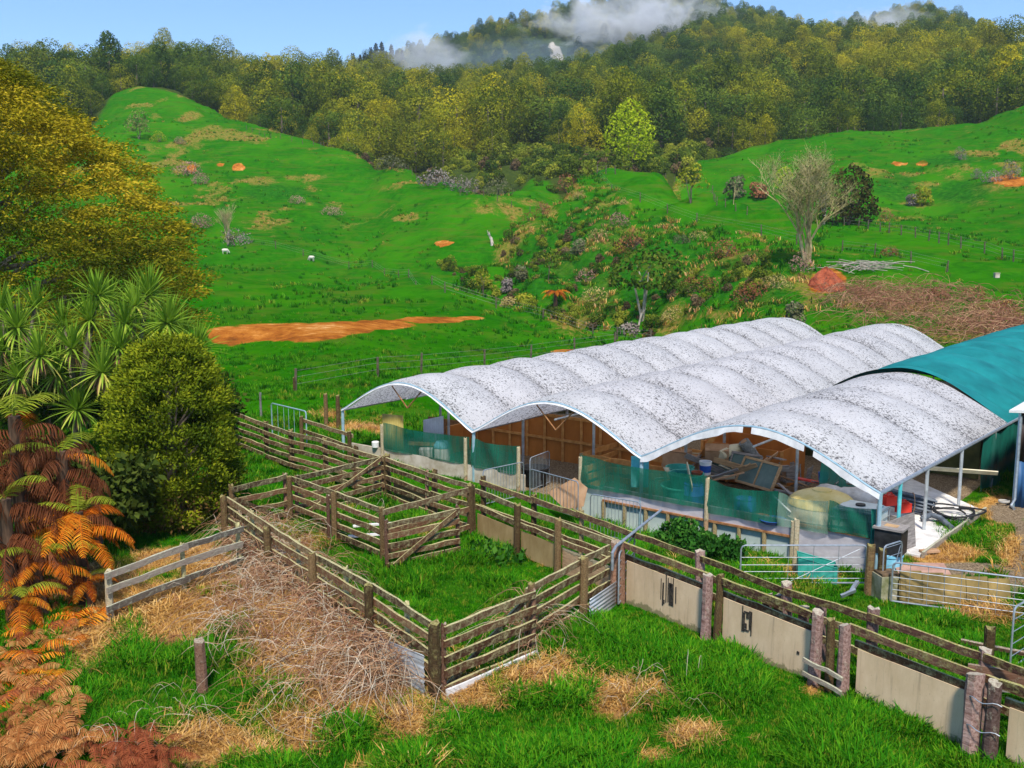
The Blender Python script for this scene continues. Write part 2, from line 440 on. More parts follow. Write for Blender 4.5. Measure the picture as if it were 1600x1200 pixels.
def masks(X, Y, Z):
    px, py = topx(X, np.maximum(Y, 6), Z)
    n1 = fbm(X / 1.6, Y / 1.6, 4); n2 = fbm(X / 7.0 + 3, Y / 7.0, 4); n3 = fbm(X / 25., Y / 25. + 8, 3)
    dry = blobs(px, py, DRY) * 1.25 - blobs(px, py, LUSH) * 1.1
    fore = (1 - smooth(24, 34, Y))
    dry = dry + fore * (n1 - .60) * 1.2 + (n2 - .5) * .5
    dry = np.where(Y > 40, (n2 - .62) * 1.0 + blobs(px, py, DRY) * .6, dry)
    n4 = fbm(X / 3.0 + 50, Y / 5.0, 4)
    cb = blobs(px, py, CLAY)
    clay = cb * np.where(Y < 100, 1.45, 1.15) + ((n4 - .5) * 1.7 + (n1 - .5) * 1.2) * smooth(.05, .4, cb) * np.where(Y < 100, .6, 1)
    bb = blobs(px, py, BROWN)
    brown = bb * np.where(Y > 150, .72, .92) + ((n2 - .5) * 1.6 + (n4 - .5) * 1.4) * smooth(.03, .4, bb)
    spur = smooth(760, 860, px) * (1 - smooth(1230, 1300, px)) * smooth(80, 92, Y) * (1 - smooth(145, 168, Y))
    brown = np.maximum(brown, spur * ((n2 - .44) * 2.6 + (n4 - .5) * 1.2))
    brown = np.maximum(brown, smooth(60, 130, Y) * ((n2 * .5 + n3 * .5 - .53) * 3.2 + (n4 - .5) * 1.0))
    brown = brown * (1 - .95 * spur_top(px, py, Y))
    field = (1 - smooth(-8, 14, px - np.interp(py, [300, 335, 385, 420, 450, 475, 495, 515, 540], [850, 832, 772, 742, 690, 765, 835, 900, 1040]))) * smooth(90, 105, Y) * (Y < 165)
    brown = brown * (1 - .8 * field)
    forest = smooth(-12, 6, Y - edge_d(800 + FPX * X / np.maximum(Y, 6)))
    return np.clip(np.stack([dry, clay, brown, forest], 1), 0, 1)

# ground material
def ground_mat():
    m = NT('pasture')
    co = m.coord('Object')
    mk = m.n('ShaderNodeAttribute'); mk.attribute_name = 'mask'
    sep = m.n('ShaderNodeSeparateColor'); m.l(mk.outputs['Color'], sep.inputs[0])
    fine = m.noise(co, 9, 5, .7); mid = m.noise(co, 1.1, 5, .65); big = m.noise(co, .06, 4, .6)
    g1 = m.ramp(mid, [(.25, (.006, .066, .001)), (.5, (.014, .138, .001)), (.75, (.038, .195, .002))])
    g2 = m.ramp(fine, [(.3, (.005, .058, .001)), (.7, (.028, .180, .002))])
    g = m.mix(.5, g1, g2)
    g = m.mix(m.ramp(big, [(.46, 0.0), (.62, .65)]), g, (.040, .190, .002))
    blot = m.noise(co, .22, 5, .7, .8)
    g = m.mix(m.ramp(blot, [(.54, 0.0), (.70, .6)]), g, (.075, .16, .006))
    g = m.mix(m.ramp(blot, [(.32, .8), (.46, 0.0)]), g, (.008, .085, .003))
    # sheep tracks and trampled contour lines on the slopes
    tr = m.noise(m.coord('Object', (.10, .10, 1.5)), 1.6, 4, .65)
    g = m.mix(m.ramp(tr, [(.50, 0.0), (.66, .7)]), g, (.075, .12, .010))
    def edge(ch, lo, hi, k):
        f = m.math('ADD', sep.outputs[ch], m.math('MULTIPLY', m.math('SUBTRACT', m.mix(.5, fine, mid), .5), k))
        return m.ramp(f, [(lo, 0.0), (hi, 1.0)])
    straw = m.ramp(m.noise(co, 14, 6, .75), [(.3, (.28, .13, .032)), (.5, (.52, .28, .075)), (.72, (.74, .48, .18))])
    g = m.mix(edge(0, .42, .62, .9), g, straw)
    br = m.ramp(m.noise(co, 2.2, 5, .7), [(.3, (.04, .09, .006)), (.46, (.12, .15, .014)), (.6, (.25, .17, .045)), (.78, (.22, .085, .03))])
    g = m.mix(edge(2, .40, .66, 1.3), g, br)
    cl = m.ramp(m.mix(.5, m.noise(m.coord('Object', (1, 1, .25)), 1.3, 6, .75), m.noise(co, .28, 3, .6)), [(.36, (.13, .042, .010)), (.47, (.30, .092, .014)), (.56, (.46, .17, .028)), (.66, (.62, .36, .14))])
    g = m.mix(edge(1, .42, .54, 1.0), g, cl)
    al = m.ramp(mk.outputs['Alpha'], [(.3, 0.0), (.7, 1.0)])
    g = m.mix(al, g, m.ramp(mid, [(.3, (.022, .040, .008)), (.7, (.06, .085, .014))]))
    rk = m.math('ADD', m.attr('rank'), m.math('MULTIPLY', m.math('SUBTRACT', blot, .5), 1.6))
    g = m.mix(m.ramp(rk, [(.35, 0.0), (.75, .85)]), g, m.ramp(mid, [(.3, (.006, .055, .003)), (.55, (.016, .12, .005)), (.75, (.07, .16, .010))]))
    sc_ = m.attr('scar')
    g = m.mix(m.ramp(sc_, [(.35, 0.0), (.5, 1.0)]), g, (.42, .38, .32))
    gr = m.ramp(m.noise(co, 22, 5, .8), [(.35, (.07, .05, .03)), (.5, (.22, .16, .10)), (.65, (.42, .33, .22))])
    gv = m.math('ADD', m.attr('gravel'), m.math('MULTIPLY', m.math('SUBTRACT', mid, .5), .8))
    g = m.mix(m.ramp(gv, [(.45, 0.0), (.6, 1.0)]), g, gr)
    m.color(g); m.rough(.95); m.b.inputs['Specular IOR Level'].default_value = 0.0
    hb = m.mix(.5, fine, m.noise(co, 2.5, 5, .7))
    m.bump(hb, .9, .16)
    return m.mat

YS = np.concatenate([np.linspace(-30, 7, 12), np.geomspace(8, 1280, 640)])
SS = np.concatenate([np.linspace(-3.0, -.66, 24)[:-1], np.linspace(-.66, .66, 470), np.linspace(.66, 3.0, 24)[1:]])
gs, gy = np.meshgrid(SS, YS)
gx = gs * (np.maximum(gy, 8) + np.where(gy < 8, (8 - gy) * .6, 0))
GX, GY = gx.ravel(), gy.ravel()
GZ = zfun(GX, GY)
nr, ncl = gs.shape
idx = np.arange(nr * ncl).reshape(nr, ncl)
F = np.stack([idx[:-1, :-1], idx[:-1, 1:], idx[1:, 1:], idx[1:, :-1]], -1).reshape(-1, 4)
mk = masks(GX, GY, GZ)
gpx, gpy = topx(GX, np.maximum(GY, 6), GZ)
scar = blobs(gpx, gpy, SCAR) * (GY > 640)
rank = blobs(gpx, gpy, [(880,410,70,70),(980,430,90,80),(1080,430,90,70),(1180,440,70,60),(835,430,46,40),(930,350,60,40),(1040,370,60,40),(1400,290,40,25),(1500,300,60,20),(430,300,60,14),(1480,250,60,10)]) * smooth(70, 85, GY)
rank = np.clip(rank * 1.25, 0, 1) * (1 - spur_top(gpx, gpy, GY))
gu, gw = uw(GX, GY)
gravel = blobs(gpx, gpy, [(1440,840,50,22),(1575,800,45,26),(1500,890,100,16),(1600,850,30,60),(1590,910,40,40)])
gravel = np.maximum(gravel, smooth(-.5, 0, gu) * (1 - smooth(18.6, 19.0, gu)) * smooth(0, .15, gw) * (1 - smooth(31, 32, gw)))
MAT_GROUND = ground_mat()
ground = obj('ground', mesh_np('ground', np.stack([GX, GY, GZ], 1), F, [MAT_GROUND], {'mask': mk, 'rank': rank, 'scar': scar, 'gravel': gravel}, True))
tag(ground, 'green hill pasture rising to a forested mountain', None, None, 'structure')
# ------------------------------------------------------------ timber, steel and plastic materials
def timber_mat(name, d1, d2, l1, l2, drip=0.5, h=.13, grain=1.0):
    m = NT(name)
    co = m.coord('Object')
    g = m.noise(m.coord('Object', (2.2, 30, 34)), 1.6 * grain, 5, .7)
    base = m.ramp(g, [(.32, d1), (.68, d2)])
    base = m.mix(m.ramp(m.noise(co, 1.3, 3), [(.4, 0.0), (.7, .5)]), base, tuple(q * .45 for q in d1))
    k = m.math('ADD', m.math('MULTIPLY', m.rnd(), 1.1), .45)
    base = m.mix(1.0, base, k, 'MULTIPLY')
    lich = m.ramp(m.noise(co, 30, 5, .8), [(.35, tuple(q * .55 for q in l1)), (.5, l1), (.68, l2)])
    sx = m.n('ShaderNodeSeparateXYZ'); m.l(co, sx.inputs[0])
    drops = m.noise(m.coord('Object', (13, 2, 1.4)), 1.3, 4, .75)
    zz = m.math('DIVIDE', sx.outputs[2], h / 2)
    f = m.math('ADD', m.math('MULTIPLY', zz, .30), m.math('MULTIPLY', drops, 1.25))
    f = m.ramp(m.math('SUBTRACT', f, 1.18 - drip * .42), [(.38, 0.0), (.52, 1.0)])
    ge = m.n('ShaderNodeNewGeometry'); sn = m.n('ShaderNodeSeparateXYZ'); m.l(ge.outputs['Normal'], sn.inputs[0])
    top = m.ramp(sn.outputs[2], [(.4, 0.0), (.8, .92)])
    patch = m.ramp(m.noise(co, 5, 5, .8), [(.56 - .1 * drip, 0.0), (.68, .75)])
    fac = m.math('MAXIMUM', m.math('MAXIMUM', f, top), patch)
    br = m.ramp(m.noise(co, 16, 5, .8), [(.34, .25), (.5, 1.0)])
    m.color(m.mix(m.math('MULTIPLY', fac, br), base, lich)); m.rough(.95)
    m.b.inputs['Specular IOR Level'].default_value = .1
    m.bump(m.mix(.5, g, fac), .8, .03)
    return m.mat

RAIL = timber_mat('lichened_rail', (.065, .025, .012), (.20, .10, .055), (.44, .40, .19), (.62, .58, .34), 1.0)
RAIL_TOP = timber_mat('lichened_top_rail', (.065, .030, .014), (.19, .105, .06), (.46, .42, .21), (.66, .62, .38), 1.35)
RAIL_GREY = timber_mat('grey_lichen_rail', (.16, .12, .09), (.34, .29, .23), (.42, .42, .30), (.55, .55, .44), .7)
POST = timber_mat('round_post_timber', (.06, .032, .016), (.21, .14, .065), (.26, .23, .08), (.40, .36, .18), .35, 1.2)
POST_RED = timber_mat('weathered_red_post', (.12, .048, .026), (.32, .19, .13), (.30, .25, .18), (.48, .42, .34), .05, 1.2, .7)
SLEEPER = timber_mat('old_sleeper_timber', (.10, .045, .035), (.36, .24, .21), (.40, .36, .27), (.58, .54, .42), .2, 1.2, .6)
MOSSY = timber_mat('mossy_race_rail', (.05, .022, .016), (.17, .085, .06), (.36, .33, .10), (.60, .58, .38), 1.0)
PALE = timber_mat('pale_sawn_timber', (.26, .15, .08), (.50, .34, .20), (.45, .38, .24), (.55, .48, .33), -.3)
STUD = timber_mat('treated_stud', (.16, .085, .03), (.34, .20, .08), (.3, .24, .12), (.4, .34, .2), -.2)
def panel_mat():
    m = NT('stained_cream_ply')
    co = m.coord('Object')
    c = m.ramp(m.noise(m.coord('Object', (1, 1, .5)), 1.6, 5, .65), [(.3, (.52, .37, .22)), (.7, (.70, .53, .35))])
    run = m.noise(m.coord('Object', (6, 1, .5)), 1.4, 4, .7)
    c = m.mix(m.ramp(run, [(.54, 0.0), (.72, .45)]), c, (.20, .15, .10))
    sx = m.n('ShaderNodeSeparateXYZ'); m.l(co, sx.inputs[0])
    foot = m.math('ADD', m.math('MULTIPLY', sx.outputs[2], -1.6), m.math('MULTIPLY', m.noise(co, 4, 5, .7), .9))
    c = m.mix(m.ramp(foot, [(.92, 0.0), (1.25, .7)]), c, (.12, .13, .05))
    c = m.mix(m.ramp(m.noise(co, 26, 4, .8), [(.66, 0.0), (.70, .8)]), c, (.07, .055, .04))
    m.color(c); m.rough(.85); m.b.inputs['Specular IOR Level'].default_value = .12
    m.bump(m.noise(co, 5, 4), .15, .02)
    return m.mat
PANEL = panel_mat()
PLY = nmat('weathered_ply', (.22, .14, .05), (.42, .30, .14), 2.0, (1, 1, .5), .85, .2, .3, .7, .1)
GALV = nmat('galvanised_steel', (.28, .31, .34), (.46, .50, .54), 8, (1, 1, 1), .42, .05, .3, .7, .1, .6, .5)
GALV_BLUE = nmat('bluish_galvanised_steel', (.25, .42, .50), (.42, .58, .66), 6, (1, 1, 1), .45, .05, .3, .7, .1, .3, .5)
IRON = nmat('corrugated_iron', (.33, .35, .38), (.62, .65, .70), 2.0, (1, 1, 3), .45, .15, .3, .7, .1, .4, .5)
WHITE = nmat('chalky_white', (.58, .56, .54), (.78, .77, .75), 4, rough=.7)
SCUFF = nmat('black_scuff', (.02, .017, .014), (.10, .08, .06), 22, rough=.9, lo=.4, hi=.8)
WIRE = nmat('dull_wire', (.16, .15, .14), (.30, .29, .28), 9, rough=.6, metal=.4)

# ------------------------------------------------------------ pieces of fence
def board_mesh(L, h, t, mat, wob=.014, nseg=5):
    vs = []; fs = []
    for i in range(nseg + 1):
        x = -L / 2 + L * i / nseg
        dz, dy = random.uniform(-wob, wob), random.uniform(-wob, wob) * .6
        e1, e2 = random.uniform(-wob, wob) * .7, random.uniform(-wob, wob) * .7
        vs += [(x, -t / 2 + dy, -h / 2 + dz + e1), (x, t / 2 + dy, -h / 2 + dz), (x, t / 2 + dy, h / 2 + dz), (x, -t / 2 + dy, h / 2 + dz + e2)]
    for i in range(nseg):
        a = i * 4; b = a + 4
        for k in range(4): fs.append((a + k, a + (k + 1) % 4, b + (k + 1) % 4, b + k))
    fs += [(3, 2, 1, 0), tuple(nseg * 4 + k for k in range(4))]
    me = bpy.data.meshes.new('board'); me.from_pydata(vs, [], fs); me.materials.append(mat); me.update()
    return me

def place_along(o, p0, p1, org):
    p0 = Vector([float(q) for q in p0]); p1 = Vector([float(q) for q in p1])
    x = (p1 - p0).normalized()
    up = Vector((0, 0, 1))
    if abs(x.z) > .97: up = Vector((1, 0, 0))
    y = up.cross(x).normalized(); z = x.cross(y)
    M = Matrix((x, y, z)).transposed().to_4x4()
    M.translation = (p0 + p1) / 2 - Vector([float(q) for q in org])
    o.matrix_basis = M

def board(name, p0, p1, h, t, mat, parent, org, wob=.014):
    L = float(np.linalg.norm(np.array(p1, float) - np.array(p0, float)))
    o = obj(name, board_mesh(L, h, t, mat, wob), parent)
    place_along(o, p0, p1, org)
    return o

def post_mesh(kind, mat, r):
    n, rings = (9, 5) if kind == 'round' else (8, 5)
    vs = []; fs = []
    for i in range(rings):
        z = i / (rings - 1)
        for k in range(n):
            q = 2 * math.pi * (k + .5) / n
            if kind == 'round':
                rr = r * (1.06 - .1 * z) * random.uniform(.94, 1.06); x, y = rr * math.cos(q), rr * math.sin(q)
            else:
                cx, cy = math.cos(q), math.sin(q); k_ = 1 / max(abs(cx), abs(cy)) ** .75
                rr = r * k_ * random.uniform(.88, 1.08) * (1 - .10 * z); x, y = rr * cx, rr * cy
            zz = z + (random.uniform(-.035, .015) if i == rings - 1 else random.uniform(-.02, .02) if i else 0)
            vs.append((x, y, zz))
    for i in range(rings - 1):
        for k in range(n): fs.append((i * n + k, i * n + (k + 1) % n, (i + 1) * n + (k + 1) % n, (i + 1) * n + k))
    vs.append((0, 0, .985)); c = len(vs) - 1; a = (rings - 1) * n
    for k in range(n): fs.append((a + k, a + (k + 1) % n, c))
    me = bpy.data.meshes.new('post'); me.from_pydata(vs, [], fs); me.materials.append(mat); me.update()
    return me
POSTS = {k: [post_mesh(sh, mt, r) for _ in range(3)] for k, (sh, mt, r) in dict(round=('round', POST, .085), red=('round', POST_RED, .10), square=('sq', POST, .075), stile=('sq', RAIL, .055), redstile=('sq', POST_RED, .05), sleeper=('sq', SLEEPER, .105), big=('sq', SLEEPER, .14), thin=('sq', WIRE, .045), pale=('round', PALE, .06), fence=('round', POST, .055), stud=('sq', STUD, .06)).items()}

def post(kind, xy, h, parent, org, name='post', z=None, rz=None, tilt=.02, wide=1.0):
    o = obj(name, random.choice(POSTS[kind]), parent)
    z0 = gz(xy[0], xy[1]) if z is None else z
    o.location = (xy[0] - org[0], xy[1] - org[1], z0 - .25 - org[2])
    o.scale = (wide, wide, h + .25)
    o.rotation_euler = (random.uniform(-tilt, tilt), random.uniform(-tilt, tilt), random.uniform(0, 6.28) if rz is None else rz)
    return o

def XY(px, py, z=1.3): return at(px, py, z)[:2]

def rails_between(t, org, a, b, zs, off, h=.13, th=.045, mats=None, z0=None, ext=.06, topmat=RAIL_TOP, mat=RAIL):
    a, b = np.array(a), np.array(b)
    d = (b - a) / np.linalg.norm(b - a); nrm = np.array([-d[1], d[0]])
    za, zb = (gz(*a), gz(*b)) if z0 is None else (z0, z0)
    za, zb = max(za, -.1), max(zb, -.1)
    for i, z in enumerate(zs):
        j = lambda: random.uniform(-.02, .02)
        e = ext * random.uniform(.3, 1.2)
        p0 = np.array([*(a - d * e + nrm * off), za + z + j()]); p1 = np.array([*(b + d * e + nrm * off), zb + z + j()])
        board('rail', p0, p1, h * random.uniform(.92, 1.06), th, topmat if i == len(zs) - 1 else mat, t, org)

RZ5 = [.18, .45, .72, .98, 1.24]
def fence(name, label, pts, posts, zs=RZ5, off=.10, ph=1.38, group='timber yard fences', **kw):
    """a run of post and rail: one thing, each post and each rail a part"""
    org = (float(pts[0][0]), float(pts[0][1]), gz(*pts[0]))
    t = thing(name, label, 'fence', org, 0, group)
    for i, p in enumerate(pts):
        k = posts[i] if isinstance(posts, (list, tuple)) else posts
        if k: post(k, p, ph + random.uniform(-.05, .04), t, org)
    for a, b in zip(pts[:-1], pts[1:]): rails_between(t, org, a, b, zs, off, **kw)
    return t, org

# outer run on the left, from the bush to the front corner
L0, L1 = np.array([-7.05, 23.99]), np.array([-1.33, 16.03])
fl = lambda k: L0 + (L1 - L0) * k
t, o_ = fence('timber_fence', 'mossy rail fence running from the round bush down to the front corner of the yard', [fl(0), fl(.28), fl(.52), fl(.77), fl(1)], ['round', 'round', 'round', 'round', 'square'], off=.11)
for k in (.14, .40, .64, .88): post('stile', fl(k) + np.array([.16, .11]), 1.3, t, o_, 'stile')
post('square', L1 + np.array([.05, -.06]), 1.42, t, o_, wide=1.25)

# corrugated iron skirt under the lower end of that run
def corrugated(name, p0, p1, h0, h1, parent, org, mat, pitch=.085, amp=.012, z0=0.0, vert=False):
    p0, p1 = np.array(p0), np.array(p1)
    L = np.linalg.norm(p1 - p0); d = (p1 - p0) / L; nrm = np.array([d[1], -d[0]])
    vs = []; fs = []
    if vert:
        n = int(L / pitch * 4)
        for i in range(n + 1):
            s_ = i / n; q = p0 + d * L * s_ + nrm * amp * math.sin(i * math.pi / 2)
            hh = h0 + (h1 - h0) * s_
            vs += [(q[0] - org[0], q[1] - org[1], z0 - org[2]), (q[0] - org[0], q[1] - org[1], z0 + hh - org[2])]
        fs = [(2 * i, 2 * i + 2, 2 * i + 3, 2 * i + 1) for i in range(n)]
    else:
        n = 32
        for j in range(2):
            for i in range(n + 1):
                s_ = i / n; hh = h0 if j == 0 else h1
                q = (p0 if j == 0 else p1) + nrm * amp * math.sin(s_ * hh / pitch * 2 * math.pi) + nrm * .05
                vs.append((q[0] - org[0], q[1] - org[1], z0 + hh * s_ - org[2]))
        fs = [(i, n + 1 + i, n + 2 + i, i + 1) for i in range(n)]
    me = bpy.data.meshes.new(name); me.from_pydata(vs, [], fs); me.materials.append(mat)
    me.polygons.foreach_set('use_smooth', [True] * len(fs)); me.update()
    o = obj(name, me, parent)
    sm = o.modifiers.new('thick', 'SOLIDIFY'); sm.thickness = .004
    return o
corrugated('corrugated_sheet', fl(.76) + np.array([-.05, -.04]), L1 + np.array([-.10, -.02]), .62, .95, t, o_, IRON, z0=-.15)

def gate(name, label, a, b, zs, stile='redstile', brace=True, hz=1.3, flip=False, group='timber yard gates', bside=.04, topmat=RAIL_TOP):
    org = (float(a[0]), float(a[1]), gz(*a))
    t = thing(name, label, 'gate', org, 0, group)
    a, b = np.array(a), np.array(b); d = (b - a) / np.linalg.norm(b - a); nrm = np.array([-d[1], d[0]])
    post(stile, a + nrm * .06, hz, t, org, 'stile', tilt=.01); post(stile, b + nrm * .06, hz, t, org, 'stile', tilt=.01)
    rails_between(t, org, a, b, zs, 0, ext=.02, topmat=topmat)
    if brace:
        p, q = (a, b) if not flip else (b, a)
        z = org[2]
        board('brace', [*(p + d * (.1 if not flip else -.1) - nrm * (bside + .01)), z + zs[0]], [*(q - d * (.1 if not flip else -.1) - nrm * (bside + .01)), z + zs[-1]], .11, .035, RAIL, t, org)
    return t, org

# front gate with a whitewashed sill under it
ga, gb = XY(695, 975), XY(836, 926)
t, o_ = gate('timber_gate', 'five-rail front gate with thin canes over it, above a whitish sill board', ga, gb, RZ5, hz=1.34, bside=-.10, flip=False)
board('sill_board', [*(ga + np.array([.02, -.09])), .06], [*(gb + np.array([.02, -.05])), .10], .24, .04, WHITE, t, o_)

# run from the front gate up to the steel race gate
fa = [XY(832, 920), XY(912, 876), XY(958, 850)]
t, o_ = fence('timber_fence', 'short rail fence between the front gate and the narrow steel gate', fa, ['square', 'round', None], off=.10)
post('red', XY(961, 847), 1.36, t, o_)
corrugated('corrugated_sheet', fa[1] + np.array([.08, -.06]), fa[2] + np.array([.02, -.09]), .55, .55, t, o_, IRON, z0=-.02)

# the inner pens
I0, I1, I2, I3 = XY(362, 762), XY(445, 742), XY(456, 745), XY(598, 712)
t, o_ = fence('timber_fence', 'short rail fence from the round bush to the inner double posts', [I0, I1], ['square', 'redstile'], off=-.06, zs=[.25, .55, .9, 1.24])
board('rail', [*(I0 + np.array([.15, -.25])), 1.05], [*(I1 + np.array([-.12, -.12])), .15], .13, .04, RAIL, t, o_)
gate('timber_gate', 'long braced gate closing the back of the inner pens', I2 + np.array([.12, .1]), I3, RZ5, hz=1.32, bside=.04)
ds = [XY(452, 745), XY(521, 771), XY(598, 801)]
t, o_ = fence('timber_fence', 'rail fence between the two inner pens, between the double posts and the braced gate', ds, ['square', 'square', 'square'], off=.10)
post('redstile', ds[1] + np.array([-.14, .05]), 1.25, t, o_)
D2, N0 = ds[2], XY(735, 764)
t, o_ = fence('timber_fence', 'rail fence just behind the braced swinging gate in the middle of the yard', [D2, N0], [None, 'round'], off=-.03, zs=[.3, .75, 1.26])
gate('timber_gate', 'braced swinging gate with pale stiles standing in the middle of the yard', XY(606, 812), XY(717, 788), [.18, .40, .64, .88, 1.12], hz=1.27, bside=.05)

# back run beside the shed, from the far corner to the race
bk = [XY(363, 641), XY(415, 659), XY(455, 672), XY(508, 687), XY(555, 699), XY(602, 712)]
fence('timber_fence', 'long five-rail fence at the back of the yard leading to the shed corner', bk, ['square', 'round', 'round', 'round', 'round', 'square'], off=-.09)
bk2 = [XY(606, 712), XY(678, 738), XY(738, 757)]
t, o_ = fence('timber_fence', 'boarded rail fence closing the inner pen behind the long braced gate', bk2, ['round', 'round', None], off=-.09)
post('redstile', bk2[1] + np.array([-.22, .2]), 1.35, t, o_)
for i, (ya, yb) in enumerate(((.02, .3), (.32, .62))):
    p, q = bk2[0] + np.array([.16, .0]), bk2[1] + np.array([.03, .12])
    board('ply_panel', [*p, (ya + yb) / 2], [*q, (ya + yb) / 2], yb - ya, .02, PLY, t, o_, .002)
bk3 = [XY(478, 652), XY(536, 682)]
fence('timber_fence', 'low two-rail fence behind the back run, next to the steel and mesh gate', [XY(470, 650), XY(545, 672)], ['square', 'square'], zs=[.7, 1.1], ph=1.25)

# ---- the race: two long fences 0.8 m apart, the near one panelled
R0, R1 = np.array([-1.06, 25.13]), np.array([8.5, 12.03])
rd = (R1 - R0) / np.linalg.norm(R1 - R0); rn = np.array([-rd[1], rd[0]])    # rn: to the shed side
def race_at(px, py, z=1.3):
    p = XY(px, py, z); return R0 + rd * float((p - R0) @ rd)
rp = [race_at(735, 764), race_at(808, 788), race_at(880, 810), race_at(990, 842)]
t, o_ = fence('timber_fence', 'rail fence with low ply boards along the race, ending at the steel gate', rp, ['square', 'round', 'round', None], off=.10, zs=[.80, 1.22])
for a, b, mt in zip(rp[:-1], rp[1:], (PLY, PLY, PALE)):
    p, q = a + rn * .11 + rd * .05, b + rn * .11 - rd * .05
    board('ply_panel', [*p, .33], [*q, .33], .62, .018, mt, t, o_, .003)
# panelled part
q_ = [race_at(993, 843), race_at(1123, 894), race_at(1288, 966), race_at(1530, 1050), race_at(1700, 1122)]
org = (*q_[0], 0.0)
t = thing('race_fence', 'panelled race fence of cream ply sheets between old sleeper posts, mossy rail on top', 'fence', org)
post('red', q_[0], 1.38, t, org)
post('sleeper', q_[1] - rn * .05, 1.34, t, org, rz=math.atan2(rd[1], rd[0])); post('square', q_[1] + rd * .24, 1.40, t, org)
for dd, k, hh in ((-.16, 'sleeper', 1.36), (.16, 'square', 1.32), (.42, 'sleeper', 1.30)):
    post(k, q_[2] + rd * dd - rn * .04, hh, t, org, rz=math.atan2(rd[1], rd[0]))
post('big', q_[3] - rn * .06, 1.40, t, org, rz=math.atan2(rd[1], rd[0])); post('sleeper', q_[3] + rd * .30 - rn * .06, 1.36, t, org, rz=math.atan2(rd[1], rd[0]))
post('big', q_[4], 1.4, t, org)
pan = [(q_[0] + rd * .10, q_[1] - rd * .14), (q_[1] + rd * .32, q_[2] - rd * .34), (q_[2] + rd * .60, q_[3] - rd * .20), (q_[3] + rd * .48, q_[4])]
for i, (a, b) in enumerate(pan):
    off = rn * .07
    o = board('ply_panel', [*(a + off), .44], [*(b + off), .44], .98, .02, PANEL, t, org, .004)
    board('rail', [*(a - rd * .1 + rn * .13), .98], [*(b + rd * .1 + rn * .13), .96], .12, .05, RAIL, t, org)
    board('rail', [*(a - rd * .15 + rn * .02), 1.27], [*(b + rd * .15 + rn * .02), 1.25], .12, .06, MOSSY, t, org)
# scuffed slots in the panels and small latch plates
def on_panel(px, py):
    n = np.array([rn[0], rn[1], 0]); c = np.array([*(q_[0] + rn * .055), 0])
    d = ray(px, py); k = ((c - np.array([0, 0, CAM_H])) @ n) / (d @ n)
    return np.array([0, 0, CAM_H]) + d * k
ang = math.atan2(rd[1], rd[0])
for (px, py, w, h) in ((1036, 928, .035, .48), (1048, 929, .10, .46), (1162, 972, .05, .36), (1172, 970, .045, .36), (1167, 957, .14, .03), (1166, 985, .12, .03), (1041, 918, .02, .62), (1044, 922, .015, .5), (1033, 920, .012, .44), (1052, 926, .014, .6), (1056, 930, .02, .34), (1160, 966, .015, .5), (1174, 975, .018, .46), (1168, 962, .05, .12), (1165, 978, .05, .10), (1048, 915, .06, .10), (1037, 940, .05, .08), (1100, 964, .05, .06), (1247, 1020, .05, .05)):
    p = on_panel(px, py); b = MB(); b.box((p[0] - org[0], p[1] - org[1], p[2] - org[2]), (w, .012, h), ang, 0, random.uniform(-.03, .03))
    b.build('scuffed_slot' if h > .1 else 'latch_plate', SCUFF, t)
# side step boards at the double post
for z in (.45, .20):
    a, b = q_[2] + rd * (-.28) - rn * .20, q_[2] + rd * .52 - rn * .20
    board('step_board', [*a, z + .06], [*b, z], .07, .04, RAIL_GREY, t, org)
b = MB()
for z in (.55, 1.0):
    b.tube([Vector((*(q_[3] + rd * k - rn * (.20 + .05 * math.sin(k * 9))), z + .02 * math.sin(k * 20))) - Vector(org) for k in np.linspace(.0, .48, 9)], .008, 5)
b.build('wire_tie', GALV, t)
# far side of the race
fp = [R0 + rd * k + rn * .82 for k in (-.6, 1.6, 3.4, 5.0, 7.2, 9.4, 11.2, 13.2, 15.6)]
t, o_ = fence('timber_fence', 'rail fence along the shed side of the race, mossy top rail with grass below', fp, ['square', 'square', 'stud', None, 'sleeper', 'sleeper', 'sleeper', 'sleeper', None], off=-.08, zs=[.55, .9, 1.22], topmat=MOSSY)
for k in (8.9, 9.15, 9.75, 10.1): post('sleeper', R0 + rd * k + rn * (.86 + random.uniform(-.05, .1)), 1.1 + random.uniform(-.2, .1), t, o_)

# grey fence out to the ferns
ga_, gb_ = XY(164, 888, 1.2), XY(372, 822, 1.2)
gm_ = ga_ + (gb_ - ga_) * .55
t, o_ = fence('timber_fence', 'pale grey lichened three-rail fence beside the tree ferns', [ga_, gm_, gb_], [None, 'stile', 'stile'], off=-.08, zs=[.42, .78, 1.1], ph=1.2, topmat=RAIL_GREY, mat=RAIL_GREY)
post('pale', ga_ + np.array([.02, .06]), 1.15, t, o_, wide=1.2)
pp = at(317, 1078, 0)
o = obj('lone_post', POSTS['red'][0], None, (pp[0], pp[1], gz(pp[0], pp[1]) - .2), (.03, -.05, 1.0)); o.scale = (.95, .95, 1.15)
tag(o, 'short red-brown post standing alone in the green patch among dry grass', 'post')

# loose boards lying in the pens
for (px, py, L, a, mt, lb) in ((392, 812, .9, .3, PALE, 'short pale board lying on grass inside the back pen'), (590, 820, 1.3, .2, WHITE, 'whitish plank lying on the grass behind the inner rail fence'), (575, 838, 1.0, .25, WHITE, 'shorter whitish plank lying nearest the inner rail fence'), (300, 903, .0, 0, PALE, '')):
    if not L: continue
    p = at(px, py, 0.05)
    z_ = gz(p[0], p[1]) + .05
    tag(obj('loose_board', board_mesh(L, .16, .035, mt), None, (p[0], p[1], z_), (R(88), 0, a)), lb, 'board', 'loose boards in the yard')

